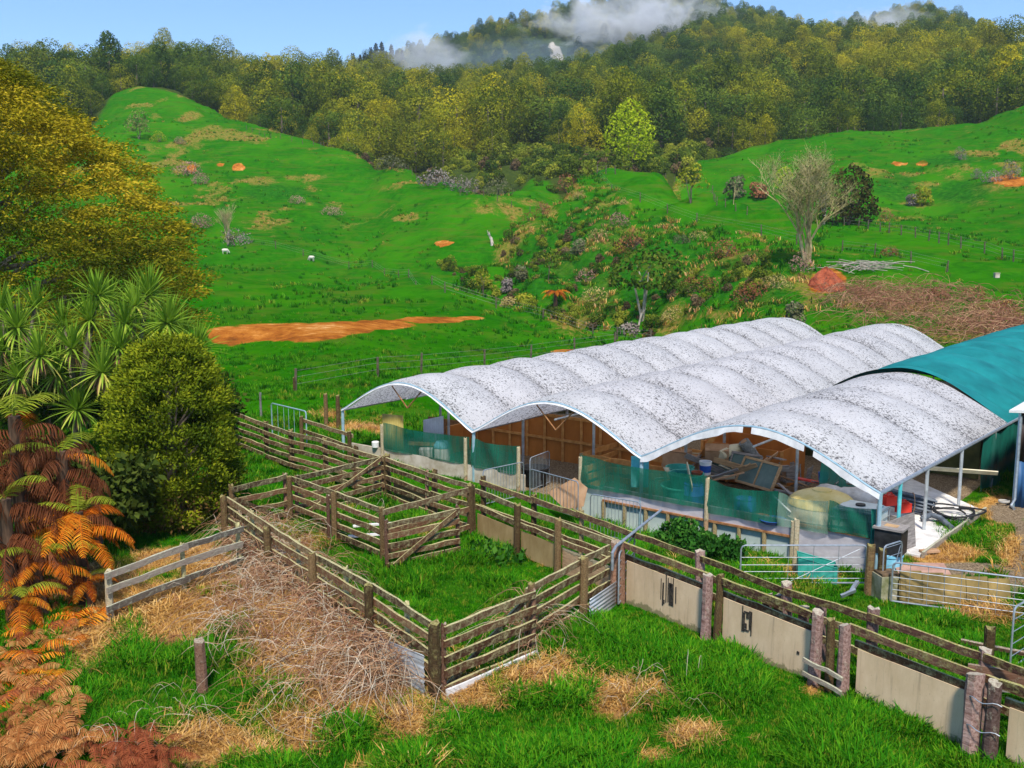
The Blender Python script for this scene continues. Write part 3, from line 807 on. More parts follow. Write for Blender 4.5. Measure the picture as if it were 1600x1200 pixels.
# ------------------------------------------------------------ steel gates
def tubegate(name, label, a, b, h, bars, uprights=(), rad=.019, z=.08, mesh=False, mat=GALV, group='steel gates', diag=False, cat='gate', brad=None, rake=0.0):
    a = np.array(a[:2]); b = np.array(b[:2])
    z += gz(*a)
    org = (float(a[0]), float(a[1]), z)
    d = (b - a); L = float(np.linalg.norm(d)); d = d / L
    t = thing(name, label, cat, org, math.atan2(d[1], d[0]), group)
    c = .09
    f = MB()
    pts = [(0, 0, 0), (0, 0, h - c), (c * .3, 0, h - c * .3), (c, 0, h)]
    pts += [(L - c, 0, h), (L - c * .3, 0, h - c * .3), (L, 0, h - c), (L, 0, 0), (0, 0, 0)]
    f.tube(pts, rad, 8)
    f.build('frame', mat, t, True)
    for k in bars:
        m = MB(); m.tube([(0, 0, h * k), (L, 0, h * k)], brad or rad * .38, 6); m.build('bar', mat, t)
    for k in uprights:
        m = MB(); m.tube([(L * k, .004, 0), (L * k, .004, h)], (brad or rad * .34), 6); m.build('upright', mat, t)
    if diag:
        m = MB(); m.tube([(L * .38, .01, 0), (L * .95, .01, h * .9)], rad * .4, 6); m.build('stay', mat, t)
    return t, L
tubegate('steel_gate', 'low galvanised pipe gate in front of the teal sheet beside the shed wall', at(1156, 917, 0), at(1351, 917, 0), .86, (.12, .3, .48, .68), (.38, .58, .78), diag=True)
tubegate('steel_gate', 'wide galvanised mesh gate with the long ply box behind it', at(1392, 940, 0), at(1612, 970, 0), .85, (.14, .3, .46, .62, .8), (.13, .26, .38, .5, .62, .75, .87))
tubegate('steel_gate', 'small galvanised panel with zigzag bracing standing beside the light blue drum', at(1377, 930, 0), at(1405, 920, 0), 1.08, (.55, .75, .95), (), diag=True)
tubegate('steel_gate', 'narrow galvanised gate with close bars in the race mouth, pole raised above it', at(966, 948, 0), at(990, 915, 0), 1.1, (.15, .32, .48, .65, .82), ())
b = MB(); pA, pB = at(957, 858, 1.35), at(1033, 797, 1.35)
b.tube([pA + np.array([0, 0, -.45]), pA + np.array([0, 0, -.08]), pA + (pB - pA) * .06, pB], .03, 8)
tag(b.build('steel_pole', GALV, None, True), 'bent galvanised pole laid sloping over the narrow steel gate', 'pole')
tubegate('steel_gate', 'pipe gate with green mesh tied to it at the far back corner of the yard', XY(424, 632, 1.3), XY(478, 645, 1.3), 1.25, (), (.18, .36, .5, .66, .82), .025, mat=GALV_BLUE)
tubegate('steel_gate', 'galvanised corner hurdle cut off by the frame beyond the race fence', at(1578, 1040, 0.1), at(1640, 1000, .1), 1.15, (.2, .4, .6, .8), ())
def hurdle(label, a, b, h=1.0):
    tubegate('hurdle', label, a, b, h, (), [i / 14 for i in range(1, 14)], .016, group='galvanised hurdles by the shed', cat='hurdle', brad=.006)
hurdle('galvanised hurdle closing the gap between the two netted walls, nearest the left net', at(755, 790, 0), at(818, 775, 0))
hurdle('galvanised hurdle standing upright in the gap beside the timber pen', at(828, 768, 0), at(858, 755, 0))
hurdle('galvanised hurdle with a tan cardboard sheet leaning behind it', at(828, 785, 0), at(903, 808, 0))
hurdle('galvanised hurdle leaning against the lilac wall top right of the race gap', at(922, 830, 0), at(1000, 845, 0), 1.05)
for (px, py, k, h, lb) in ((1357, 925, 'round', 1.15, 'left one of the two stout gate posts between the steel gates'), (1375, 928, 'round', 1.1, 'right one of the two stout gate posts between the steel gates'),
                           (1540, 1075, 'round', 1.15, 'stout round post behind the race at the frame edge'), (460, 614, 'fence', .75, 'thick old post alone on the slope above the steel mesh gate'), (408, 652, 'thin', 1.1, 'thin pale stake beside the steel mesh gate'),
                           (510, 668, 'square', 1.35, 'left of two dark posts next to the shed corner'), (529, 675, 'square', 1.45, 'right of two dark posts against the shed corner'), (1242, 890, 'pale', 1.45, 'yellowish post in front of the lilac wall by the pipe gate')):
    p = at(px, py, 0); o = obj('gate_post' if px > 600 else 'yard_post', POSTS[k][1], None, (p[0], p[1], gz(p[0], p[1]) - .2)); o.scale = (1.1, 1.1, h + .2)
    tag(o, lb, 'post')
# ------------------------------------------------------------ the tunnel shed
def roof_mat(name, c1, c2, speck, tl):
    m = NT(name)
    co = m.coord('Object')
    sp = m.noise(co, 13, 3, .8, .5); band = m.noise(m.coord('Object', (.35, .35, .35)), 1.2, 3)
    dens = m.math('ADD', sp, m.math('MULTIPLY', m.math('SUBTRACT', band, .5), .22))
    at_ = m.attr('grime_shade')  # grime along the hoops together with painted shade on left slopes
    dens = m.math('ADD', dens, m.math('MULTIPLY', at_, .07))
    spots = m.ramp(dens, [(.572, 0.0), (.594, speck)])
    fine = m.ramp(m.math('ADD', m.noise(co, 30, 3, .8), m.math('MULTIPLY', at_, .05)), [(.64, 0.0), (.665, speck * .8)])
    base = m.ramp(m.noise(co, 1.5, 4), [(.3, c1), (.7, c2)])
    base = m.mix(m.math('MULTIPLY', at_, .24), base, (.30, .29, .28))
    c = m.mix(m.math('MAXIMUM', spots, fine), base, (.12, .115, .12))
    m.color(c); m.rough(.55); m.b.inputs['Specular IOR Level'].default_value = .3
    m.translucent(tl, c)
    m.bump(m.noise(co, 3, 3), .12, .05)
    return m.mat
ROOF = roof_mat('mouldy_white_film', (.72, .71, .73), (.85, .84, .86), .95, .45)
HEM = nmat('white_film_hem', (.55, .55, .56), (.74, .74, .75), 4, rough=.6, bump=.1)
TEAL = nmat('teal_shade_cloth', (.002, .115, .125), (.008, .22, .225), .9, (1, 1, 1), .7, .1, .3, .7)
def net_mat(name, col, a, sc_=60):
    m = NT(name)
    f = m.noise(m.coord('Object', (1, 1, .3)), 2.5, 4)
    m.color(m.ramp(f, [(.3, tuple(q * .6 for q in col)), (.7, col)])); m.rough(.8)
    fold = m.noise(m.coord('Object', (6, 6, .5)), 1.1, 4, .7)
    al = m.ramp(fold, [(.3, a - .16), (.7, min(a + .16, 1))])
    m.l(al, m.b.inputs['Alpha'])
    return m.mat
NET = net_mat('green_shade_net', (.002, .125, .075), .80)
NETP = net_mat('pale_green_net', (.16, .30, .22), .62)
NETT = net_mat('teal_net', (.01, .22, .17), .85)
GALVP = nmat('dull_steel_post', (.30, .32, .33), (.50, .53, .55), 5, (1, 1, 1), .5, .05, metal=.3)
TURQ = nmat('turquoise_post', (.06, .42, .46), (.16, .58, .62), 5, rough=.5, bump=.05)
BROWNPLY = nmat('orange_brown_ply', (.34, .105, .016), (.56, .20, .036), 1.3, (1, 1, .5), .7, .1, .3, .7)
BROWNST = nmat('orange_brown_stud', (.42, .17, .04), (.62, .30, .09), 5, rough=.75, bump=.1)
LILAC = nmat('lilac_grey_board', (.36, .34, .37), (.55, .53, .56), 2.0, (1, 1, 2.5), .75, .15, .3, .7)
PALEBLUE = nmat('pale_blue_board', (.32, .40, .38), (.52, .58, .55), 2.2, (1, 1, .8), .75, .15, .3, .7)
CONC = nmat('concrete', (.34, .28, .20), (.58, .52, .44), 2.0, rough=.9, bump=.3)
RUST = nmat('rust_edge', (.20, .08, .03), (.38, .19, .08), 9, rough=.9)
SLAB = nmat('pale_slab', (.50, .48, .46), (.74, .72, .70), 3, rough=.8)

E0 = 1.65
V0 = np.array([-5.94, 34.91, E0]); V1 = np.array([-1.20, 31.10, E0]); V2 = np.array([3.60, 27.44, E0]); V3 = np.array([8.62, 23.00, 1.78])
D0 = np.array([WW[0], WW[1], 0.0]); e1 = at(1575, 660, 1.78)
D3 = (e1 - V3); D3 = D3 / np.linalg.norm(D3)
LEN = 31.0
shed_org = (float(O3[0]), float(O3[1]), 0.0)
shed = thing('tunnel_shed', 'long low shed with three mould-speckled white arched roofs and a teal far bay', 'shed', shed_org)
HOOP = 2.55
def bay(name, A, dA, B, dB, w0, w1, mat, h=1.22, pillow=.21, parent=shed, drop=0.0, label=None):
    na, nd = 36, int((w1 - w0) / .16)
    a = np.linspace(0, 1, na + 1); d = np.linspace(w0, w1, nd + 1)
    aa, dd = np.meshgrid(a, d)
    P = (A[None, None] + dA[None, None] * dd[..., None]) * (1 - aa[..., None]) + (B[None, None] + dB[None, None] * dd[..., None]) * aa[..., None]
    arch = np.sin(np.pi * aa) ** 1.12
    ph = np.abs(np.sin(np.pi * dd / HOOP))
    pil = ph ** .7
    kx = fbm(aa * 5 + dd * .7, dd * .9, 3) - .5
    P[..., 2] += h * arch + pillow * pil * (arch ** .5) - pillow * .5 + drop + kx * .10 * arch ** .5
    edge = np.exp(-ph * 7) * 1.0 + smooth(.42, .05, aa) * .55 + (.6 * smooth(.9, 1, aa) if B is V3 else 0)  # grime along hoops; left slopes also darkened, shade put into the colour
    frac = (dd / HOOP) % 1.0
    edge = edge + .3 * smooth(.25, 0, frac) + (fbm(aa * 3, dd * .6, 3) - .5) * .7  # left slope of each pillow: shade in the colour, then random blotches
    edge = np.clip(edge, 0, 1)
    P = P - np.array(shed_org)
    n = na + 1
    idx = np.arange((nd + 1) * n).reshape(nd + 1, n)
    F = np.stack([idx[:-1, :-1], idx[:-1, 1:], idx[1:, 1:], idx[1:, :-1]], -1).reshape(-1, 4)
    o = obj(name, mesh_np(name, P.reshape(-1, 3), F, [mat], {'grime_shade': edge.ravel()}, True), parent)
    if label: o['label'] = label
    return o
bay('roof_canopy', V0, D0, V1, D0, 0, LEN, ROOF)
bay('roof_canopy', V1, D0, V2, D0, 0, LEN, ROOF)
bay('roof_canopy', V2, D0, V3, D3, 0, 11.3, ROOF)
bay('roof_canopy', V2, D0, V3, D3, 11.3, LEN + 3, TEAL, 1.30, .36, label='teal shade cloth roof section')
# hoops at the front ends, gutters between bays, posts
def arcpts(A, B, h, k=20, dz=0.0):
    return [A + (B - A) * i / k + np.array([0, 0, h * math.sin(math.pi * i / k) ** 1.12 + dz]) - np.array(shed_org) for i in range(k + 1)]
for A, B in ((V0, V1), (V1, V2), (V2, V3)):
    m = MB(); m.tube(arcpts(A - D0 * .02, B - D0 * .02, 1.22, dz=-.06), .028, 7); m.build('end_hoop', GALV_BLUE, shed, True)
    # folded film hem along the hoop
    pts = arcpts(A - D0 * .05, B - D0 * .05, 1.22, 28, -.075); vs = []; fs = []
    for i, p in enumerate(pts):
        k = (.10 + .12 * vnoise(i * .7, A[0])) if B is V3 else .035 + .02 * vnoise(i * .7, A[0])
        vs += [tuple(p), tuple(p + np.array([0, 0, -k]) - D0 * .03)]
    fs = [(2 * i, 2 * i + 2, 2 * i + 3, 2 * i + 1) for i in range(len(pts) - 1) if not (B is V3 and i in (13, 20))]
    me = bpy.data.meshes.new('film_hem'); me.from_pydata(vs, [], fs); me.materials.append(HEM); me.update()
    o = obj('film_hem', me, shed); sm_ = o.modifiers.new('t', 'SOLIDIFY'); sm_.thickness = .006
    if B is V3: continue
    # V brace hung from the crest
    mid = (A + B) / 2 + D0 * .15; crest = mid + np.array([0, 0, 1.08]); foot = mid + np.array([0, 0, .30])
    m = MB(); m.tube([crest - np.array([.55, -.42, .1]) - np.array(shed_org), foot - np.array(shed_org)], .022, 6)
    m.tube([crest + np.array([.55, -.42, -.1]) - np.array(shed_org), foot - np.array(shed_org)], .022, 6); m.build('brace', RUST, shed)
for A, dA, ws in ((V0, D0, np.arange(0, LEN, 5.1)), (V1, D0, np.arange(0, LEN, 2.55)), (V2, D0, np.arange(0, LEN, 2.55)), (V3, D3, (0, 1.35, 3.35, 6.3, 9.6, 13, 17, 21))):
    for w in ws:
        p = A + dA * w - np.array(shed_org)
        m = MB(); first = w == 0
        m.tube([(p[0], p[1], -.45 if w == 0 else -.1), (p[0], p[1], p[2] - .05)], .055 if first else .048, 8)
        m.build('post', (TURQ if A is V3 and abs(w - 1.35) < .1 else GALV_BLUE if first else GALVP), shed, True)
for A, dA, wl in ((V0, D0, LEN), (V1, D0, LEN), (V2, D0, LEN), (V3, D3, LEN)):
    m = MB(); p = A - np.array(shed_org) + np.array([0, 0, -.07])
    m.tube([p, p + dA * wl], .05, 6); m.build('gutter', GALV, shed, True)
# mid posts under the crests carrying the purlin seen below the eaves
for A, B, k in ((V0, V1, (2.2, 7.2)), (V1, V2, (2.2, 4.9, 7.4)), (V2, V3, (3.0, 6.0, 9.0))):
    for w in k:
        p = (A + B) / 2 + D0 * w - np.array(shed_org)
        m = MB(); m.tube([(p[0], p[1], -.1), (p[0], p[1], 2.6)], .045, 8); m.build('post', GALVP, shed, True)
    p = (A + B) / 2 + np.array([0, 0, .62]) - np.array(shed_org)
    m = MB(); m.tube([p + D0 * .1, p + D0 * 14], .03, 6); m.build('purlin', GALVP, shed)

def sl(u, w, z): return S(u, w, z) - np.array(shed_org)
def slab(name, u0, u1, w, z0, z1, th, mat, parent=shed, nx=1, sag=0.0, org=None):
    """upright sheet along the front direction"""
    a, b = S(u0, w, 0)[:2], S(u1, w, 0)[:2]
    return board(name, [*a, (z0 + z1) / 2], [*b, (z0 + z1) / 2], z1 - z0, th, mat, parent, shed_org if org is None else org, .002)
# front walls
slab('plinth_wall', .3, 2.0, .1, -.3, .42, .08, CONC)
slab('plinth_wall', 2.0, 8.1, -.08, -.35, .47, .06, CONC)
for u in (2.1, 5.8, 7.9): post('pale', S(u, -.16)[:2], 1.45, shed, shed_org, 'stake', z=-.1, tilt=.01)
slab('plinth_wall', 10.0, 10.9, -.05, -.4, .52, .05, PALEBLUE)
slab('plinth_wall', 10.9, 16.55, -.02, .18, .55, .08, LILAC)
slab('capping_board', 10.9, 16.55, -.05, .13, .18, .14, RUST)
for i in range(8):
    slab('wall_panel', 10.95 + i * .7, 11.58 + i * .7, .0, -.55, .125, .03, PALEBLUE)
    p = S(10.92 + i * .7, -.07)[:2]
    post('stud', p, .56, shed, shed_org, 'stud', z=-.42, rz=R(-38), tilt=.01)
post('pale', S(16.6, -.12)[:2], 1.1, shed, shed_org, 'stake', z=-.5, wide=1.2)
slab('plinth_wall', 16.65, 18.75, -.04, -.45, .47, .05, LILAC)
slab('capping_board', 16.65, 18.8, -.07, .475, .53, .07, RUST)
for u in (10.15, 14.2, 18.7): post('pale', S(u, -.14)[:2], 1.35, shed, shed_org, 'stake', z=.0, tilt=.01)
# nets hung along the front
def net(u0, u1, w, z0, z1, mat, label=None, sag=.10):
    n = 24; vs = []; fs = []
    for i in range(n + 1):
        k = i / n
        for j in range(5):
            q = j / 4
            z = z0 + (z1 - z0) * q - sag * math.sin(math.pi * k) * (q if sag > 0 else 0) + .02 * vnoise(k * 9, j)
            vs.append(tuple(sl(u0 + (u1 - u0) * k, w - .05 * math.sin(k * 11 + j) * .6 + .04 * vnoise(k * 7 + 3, j * .8), z)))
    for i in range(n):
        for j in range(4):
            a = i * 5 + j; fs.append((a, a + 5, a + 6, a + 1))
    me = bpy.data.meshes.new('shade_net'); me.from_pydata(vs, [], fs); me.materials.append(mat)
    me.polygons.foreach_set('use_smooth', [True] * len(fs)); me.update()
    o = obj('shade_net', me, shed)
    if label: o['label'] = label
net(2.1, 5.95, -.14, .44, 1.38, NET); net(6.0, 7.95, -.14, .42, 1.36, NET)
net(10.15, 14.2, -.17, .46, 1.38, NET); net(14.2, 16.2, -.17, .38, 1.30, NET, sag=.14)
net(16.2, 17.5, -.19, .40, 1.26, NETP, 'pale net section over the yellow tank'); net(17.5, 18.72, -.17, .50, 1.27, NET)
# torn teal end of the net hanging at the corner
vs = []; fs = []
for i in range(7):
    for j in range(7):
        q = j / 6
        vs.append(tuple(sl(18.62 + .05 * math.sin(i * 2.1) + (.34 * (1 - q) * (i / 6 - .35)), -.26 - .06 * (i % 2), -.35 + 1.62 * q)))
for i in range(6):
    for j in range(6): a = i * 7 + j; fs.append((a, a + 7, a + 8, a + 1))
me = bpy.data.meshes.new('net_end'); me.from_pydata(vs, [], fs); me.materials.append(NETT); me.update(); obj('net_end', me, shed)
# ply walls inside
def plywall(u0, u1, w, z1, n, rails, dirW=False):
    f = (lambda k, z, o=0: S(u0 + (u1 - u0) * k, w - o, z)) if not dirW else (lambda k, z, o=0: S(w - o, u0 + (u1 - u0) * k, z))
    a, b = f(0, 0)[:2], f(1, 0)[:2]
    L = abs(u1 - u0)
    for i in range(n):
        p, q = f((i + .01) / n, 0)[:2], f((i + .99) / n, 0)[:2]
        board('ply_sheet', [*p, z1 / 2], [*q, z1 / 2], z1, .018, BROWNPLY, shed, shed_org, .001)
        p = f(i / n, 0, .06)
        board('stud', [p[0], p[1], 0], [p[0], p[1], z1], .09, .05, BROWNST, shed, shed_org, .003)
    for z in rails:
        p, q = f(0, 0, .075)[:2], f(1, 0, .075)[:2]
        board('nogging', [*p, z], [*q, z], .09, .05, BROWNST, shed, shed_org, .003)
plywall(3.0, 10.6, 3.8, 1.58, 10, (.75, 1.54))
plywall(2.2, 3.8, 3.0, 1.0, 2, (.95,), True)
plywall(10.6, 13.0, 9.0, 1.7, 3, (1.1,))
# pen partitions of brown rails
for (u0, u1, w) in ((9.0, 10.9, 1.6), (10.6, 12.4, 4.2), (10.6, 12.4, 2.6)):
    for z in (.35, .62, .9):
        a, b = S(u0, w)[:2], S(u1, w)[:2]; board('pen_rail', [*a, z], [*b, z], .17, .03, BROWNST, shed, shed_org)
for (w0, w1, u) in ((1.6, 4.0, 9.0), (.2, 1.6, 10.1)):
    for z in (.35, .62, .9):
        a, b = S(u, w0)[:2], S(u, w1)[:2]; board('pen_rail', [*a, z], [*b, z], .17, .03, BROWNST, shed, shed_org)
for (u, w) in ((9.0, 1.6), (9.0, 4.0), (10.1, .2), (10.9, 1.6)): post('stud', S(u, w)[:2], 1.0, shed, shed_org, z=0)
# low wall and clear sheets at the open left side
slab('plinth_wall', .2, 2.4, 4.2, -.1, .75, .06, RUST)
corrugated('clear_sheet', S(1.35, .6)[:2], S(2.35, .6)[:2], 1.5, 1.55, shed, shed_org, nmat('yellowed_sheet', (.28, .22, .05), (.44, .36, .12), 2, rough=.6), vert=True, z0=0)
corrugated('clear_sheet', S(2.35, 1.6)[:2], S(3.3, 1.6)[:2], 1.25, 1.5, shed, shed_org, nmat('greyish_sheet', (.42, .44, .46), (.60, .62, .64), 2, rough=.5), vert=True, z0=0)
# sagging dark cloth further back in the left bay
vs = []; fs = []
for i in range(13):
    k = i / 12
    for j in range(4):
        vs.append(tuple(sl(2.6 + 3.2 * k, 7.9, 1.75 - .35 * math.sin(k * math.pi) - j * (.16 + .1 * vnoise(i * .5, j)))))
for i in range(12):
    for j in range(3): a = i * 4 + j; fs.append((a, a + 4, a + 5, a + 1))
me = bpy.data.meshes.new('dark_cloth'); me.from_pydata(vs, [], fs); me.materials.append(nmat('dark_netting', (.03, .035, .01), (.10, .09, .035), 6, rough=.9)); me.update(); obj('dark_cloth', me, shed)
# pale slab with timber edge at the open right side
pa, pb, pc, pd = at(1437, 868, .06), at(1536, 797, .06), S(15.2, 10, .06), S(16.6, .6, .06)
vs = [tuple(p - np.array(shed_org)) for p in (pa, pb, pc, pd)]
vs += [(x, y, z - .2) for x, y, z in vs]
me = bpy.data.meshes.new('floor_slab'); me.from_pydata(vs, [], [(0, 1, 2, 3), (0, 4, 5, 1), (1, 5, 6, 2), (2, 6, 7, 3), (3, 7, 4, 0)]); me.materials.append(SLAB); me.update(); obj('floor_slab', me, shed)
board('edge_board', pa + np.array([.06, -.03, .03]), pb + np.array([.06, -.03, .03]), .16, .06, RAIL_GREY, shed, shed_org)
# dark green cloths along the right side of the shed
def drape(P0, P1, z0, z1, mat, name='side_cloth', wav=.15):
    vs = []; fs = []; n = 18
    P0 = np.array(P0); P1 = np.array(P1); d = (P1 - P0) / np.linalg.norm(P1 - P0); nn = np.array([-d[1], d[0]])
    for i in range(n + 1):
        k = i / n
        for j in range(6):
            q = j / 5
            p = P0 + (P1 - P0) * k + nn * wav * math.sin(k * 16 + q * 2) * (1 - q * .7)
            vs.append((p[0] - shed_org[0], p[1] - shed_org[1], z0 + (z1 - z0) * q - .06 * vnoise(i * .7, j)))
    for i in range(n):
        for j in range(5): a = i * 6 + j; fs.append((a, a + 6, a + 7, a + 1))
    me = bpy.data.meshes.new(name); me.from_pydata(vs, [], fs); me.materials.append(mat)
    me.polygons.foreach_set('use_smooth', [True] * len(fs)); me.update(); obj(name, me, shed)
rs = lambda w, off=0.0: (V3 + D3 * w)[:2] + np.array([-.7, .5]) * off
drape(rs(8.6), rs(13.5), .0, 1.7, NETT)
drape(rs(3.4, 3.2), rs(8.2, 3.2), .15, 1.5, NETT)
drape(rs(13.5), rs(26), .0, 1.65, NET, wav=.06)
slab('back_cloth', 12.6, 18.6, 9.8, 0, 1.9, .02, nmat('olive_cloth', (.025, .035, .01), (.09, .09, .03), 1.5, rough=.9))

# ------------------------------------------------------------ the dark building at the frame edge
bp = at(1583, 792, 0)[:2]
BD = np.array([.62, .785]); BN = np.array([.785, -.62])
org = (float(bp[0]), float(bp[1]), 0.0)
bld = thing('iron_building', 'dark brown iron-clad building above a blue lower wall at the frame edge', 'building', org)
BR = nmat('brown_iron', (.028, .018, .016), (.06, .04, .035), 3, (1, 1, .3), .5, .1); BLU = nmat('blue_iron', (.02, .07, .18), (.05, .14, .30), 2, (1, 1, .4), .5, .1)
hB = 2.75
corrugated('wall', bp, bp + BN * 6, hB - 1.35, hB - 1.35, bld, org, BR, .16, .018, 1.35, True)
corrugated('wall', bp + BN * .02, bp + BN * 6, 1.34, 1.34, bld, org, BLU, .16, .018, 0, True)
corrugated('wall', bp, bp + BD * 14, hB, hB, bld, org, BR, .16, .018, 0, True)
m = MB(); mid = BN * 3 + BD * 7
vs = []
for k, z in ((-.25, hB - .02), (6.2, hB + .5)):
    for l in (-.2, 14.2):
        q = BN * k + BD * l; vs.append((q[0], q[1], z))
vs += [(x, y, z + .07) for x, y, z in vs]
m.add(vs, [(0, 2, 3, 1), (4, 5, 7, 6), (0, 1, 5, 4), (2, 6, 7, 3), (0, 4, 6, 2), (1, 3, 7, 5)]); m.build('roof', WHITE, bld)
m = MB(); c = BN * .05 - BD * .10
m.tube([(c[0], c[1], hB - .1), (c[0], c[1], .25), (c[0] - .12, c[1] - .05, .08), (c[0] - .15, c[1] - .3, .05)], .04, 8); m.build('downpipe', GALV, bld, True)
m = MB(); m.box((0 * BN[0], 0, hB / 2), (.07, .07, hB), math.atan2(BN[1], BN[0])); m.build('corner_flashing', GALV_BLUE, bld)
m = MB(); c2 = -BN * .25 - BD * .0; m.tube([(c2[0] + .14 * math.cos(a), c2[1] + .14 * math.sin(a), .10 + .004 * a) for a in np.linspace(0, 12.5, 50)], .018, 6)
tag(m.build('hose_coil', nmat('pale_hose', (.4, .38, .34), (.55, .53, .48), 5), None, True, org), 'pale hose coiled on the ground at the iron building corner', 'hose')
# ------------------------------------------------------------ things kept in and around the shed
BLUEP = nmat('blue_plastic', (.010, .055, .30), (.03, .12, .46), 3, rough=.45, bump=0)
LBLUE = nmat('light_blue_plastic', (.16, .48, .66), (.30, .62, .78), 3, rough=.5, bump=0)
TUBG = nmat('sea_green_plastic', (.02, .26, .20), (.06, .40, .32), 3, rough=.5, bump=0)
CREAM = nmat('cream_plastic', (.52, .46, .30), (.70, .64, .46), 3, rough=.5, bump=0)
YELT = nmat('yellowed_tank_plastic', (.58, .44, .12), (.72, .60, .28), 2, rough=.5, bump=0)
WPL = nmat('white_plastic', (.66, .68, .68), (.80, .81, .80), 3, rough=.45, bump=0)
IBCP = nmat('milky_plastic', (.50, .58, .56), (.68, .74, .72), 2, rough=.4, bump=0)
BLK = nmat('black_plastic', (.010, .010, .011), (.035, .035, .037), 4, rough=.5, bump=0)
REDP = nmat('red_plastic', (.50, .02, .012), (.66, .05, .03), 3, rough=.45, bump=0)
ORB = nmat('orange_brown_plastic', (.30, .07, .03), (.44, .13, .06), 3, rough=.6, bump=0)
CARD = nmat('cardboard', (.34, .19, .10), (.50, .31, .18), 3, rough=.9, bump=.05)
TIMB = nmat('raw_timber', (.32, .19, .09), (.52, .34, .18), 4, (1, 6, 6), .85, .15)
GREYT = nmat('grey_timber', (.17, .15, .14), (.34, .31, .29), 4, (1, 6, 6), .9, .15)
CARPET = nmat('grey_carpet_back', (.13, .14, .14), (.28, .29, .29), 14, rough=.95, bump=.3)
SACK = nmat('white_sack', (.45, .43, .41), (.68, .66, .64), 4, rough=.8, bump=.5, bd=.05)
PIPE = nmat('dark_grey_pipe', (.06, .075, .10), (.14, .165, .20), 6, rough=.5, bump=0)
GLASSY = nmat('dusty_glass', (.05, .11, .10), (.12, .19, .17), 2, rough=.25, bump=0, spec=.5)

def lathe_thing(name, label, cat, loc, prof, mat, extra=None, group=None, n=22):
    t = thing(name, label, cat, loc, random.uniform(0, 6), group)
    m = MB(); m.lathe((0, 0, 0), prof, n); m.build('body', mat, t, True)
    if extra:
        for nm, pr, mt in extra: m = MB(); m.lathe((0, 0, 0), pr, n); m.build(nm, mt, t, True)
    return t
DRUM = [(.26, 0), (.285, .03), (.285, .28), (.297, .30), (.285, .32), (.285, .60), (.297, .62), (.285, .64), (.28, .86), (.25, .90)]
RIM = [('rim', [(.255, .895), (.275, .90), (.275, .925), (.24, .925), (.235, .86)], BLUEP)]
lathe_thing('plastic_drum', 'tall blue drum behind the green net, the one beside the sea-green tubs', 'drum', S(13.45, .55, 0), DRUM, BLUEP, RIM, 'blue drums')
lathe_thing('plastic_drum', 'smaller blue drum behind the green net, alone between the stake and the tank', 'drum', S(15.05, .4, -.12), DRUM, BLUEP, RIM, 'blue drums')
TUB = [(.42, 0), (.47, .04), (.56, .44), (.60, .47), (.60, .50), (.54, .50), (.45, .08), (.0, .06)]
lathe_thing('stock_tub', 'wide sea-green tub standing lower, left of the tall blue drum', 'tub', S(12.95, .8, .25), TUB, TUBG, None, 'sea-green tubs')
lathe_thing('stock_tub', 'sea-green tub nested on top of the wider tub', 'tub', S(13.0, .95, .62), [(r * .85, z * .9) for r, z in TUB], TUBG, None, 'sea-green tubs')
lathe_thing('stock_tub', 'pale sea-green basin behind the corner post of the right net', 'tub', S(12.5, 1.5, .8), [(r * .7, z * .55) for r, z in TUB], TUBG, None, 'sea-green tubs')
BUCK = [(.12, 0), (.15, .01), (.175, .36), (.185, .37), (.185, .39), (.16, .39), (.13, .03), (0, .02)]
t = lathe_thing('bucket', 'white pail with a blue band standing above the sea-green tubs', 'bucket', S(13.1, 1.9, .86), BUCK, WPL, [('band', [(.158, .08), (.170, .28)], BLUEP)])
lathe_thing('bucket', 'orange-brown pail in front of the white pail', 'bucket', S(13.2, 1.2, .86), [(r * .9, z * .6) for r, z in BUCK], ORB)
lathe_thing('bucket', 'dark red shallow feed dish on the wall ledge by the tank', 'dish', S(15.6, .15, .36), [(.16, 0), (.22, .10), (.24, .12), (.20, .12), (.15, .03), (0, .03)], ORB)
lathe_thing('feed_tray', 'flat blue tray on the wall ledge beside the tank', 'tray', S(15.95, .12, .36), [(.26, 0), (.34, .08), (.36, .10), (.32, .10), (.25, .03), (0, .03)], BLUEP)
TANK = [(.80, 0), (.86, .04), (.86, .20), (.88, .24), (.86, .28), (.86, .50), (.88, .54), (.86, .58), (.86, .80), (.84, .88)]
t = lathe_thing('water_tank', 'squat round water tank with a yellowed domed top behind the pale net', 'tank', S(16.9, .95, 0), TANK, CREAM, [('dome', [(.86, .86), (.84, .93), (.70, 1.06), (.48, 1.15), (.25, 1.20), (.24, 1.23), (0, 1.24)], YELT)], n=30)
# IBC tote
p = S(18.0, .65, .0); t = thing('caged_tank', 'milky square tank in a wire cage behind the green net at the shed corner', 'tank', p, R(-38))
m = MB(); m.box((0, 0, .58), (1.06, .92, .86)); m.box((0, 0, 1.02), (.90, .78, .06)); m.build('bottle', IBCP, t)
m = MB(); m.lathe((0, 0, 1.04), [(.12, 0), (.12, .05), (0, .05)], 14); m.build('cap', BLK, t, True)
for z in (.18, .38, .58, .78, .98):
    m = MB(); m.tube([(-.56, -.49, z), (.56, -.49, z), (.56, .49, z), (-.56, .49, z), (-.56, -.49, z)], .014, 5); m.build('cage_rail', GALV, t)
for k in range(6):
    x = -.56 + 1.12 * k / 5
    for y in (-.495, .495):
        m = MB(); m.tube([(x, y, .12), (x, y, 1.0)], .012, 5); m.build('cage_upright', GALV, t)
m = MB()
for y in (-.4, 0, .4): m.box((0, y, .07), (1.15, .1, .10))
m.box((0, 0, .015), (1.15, 1.0, .02)); m.build('pallet', GREYT, t)
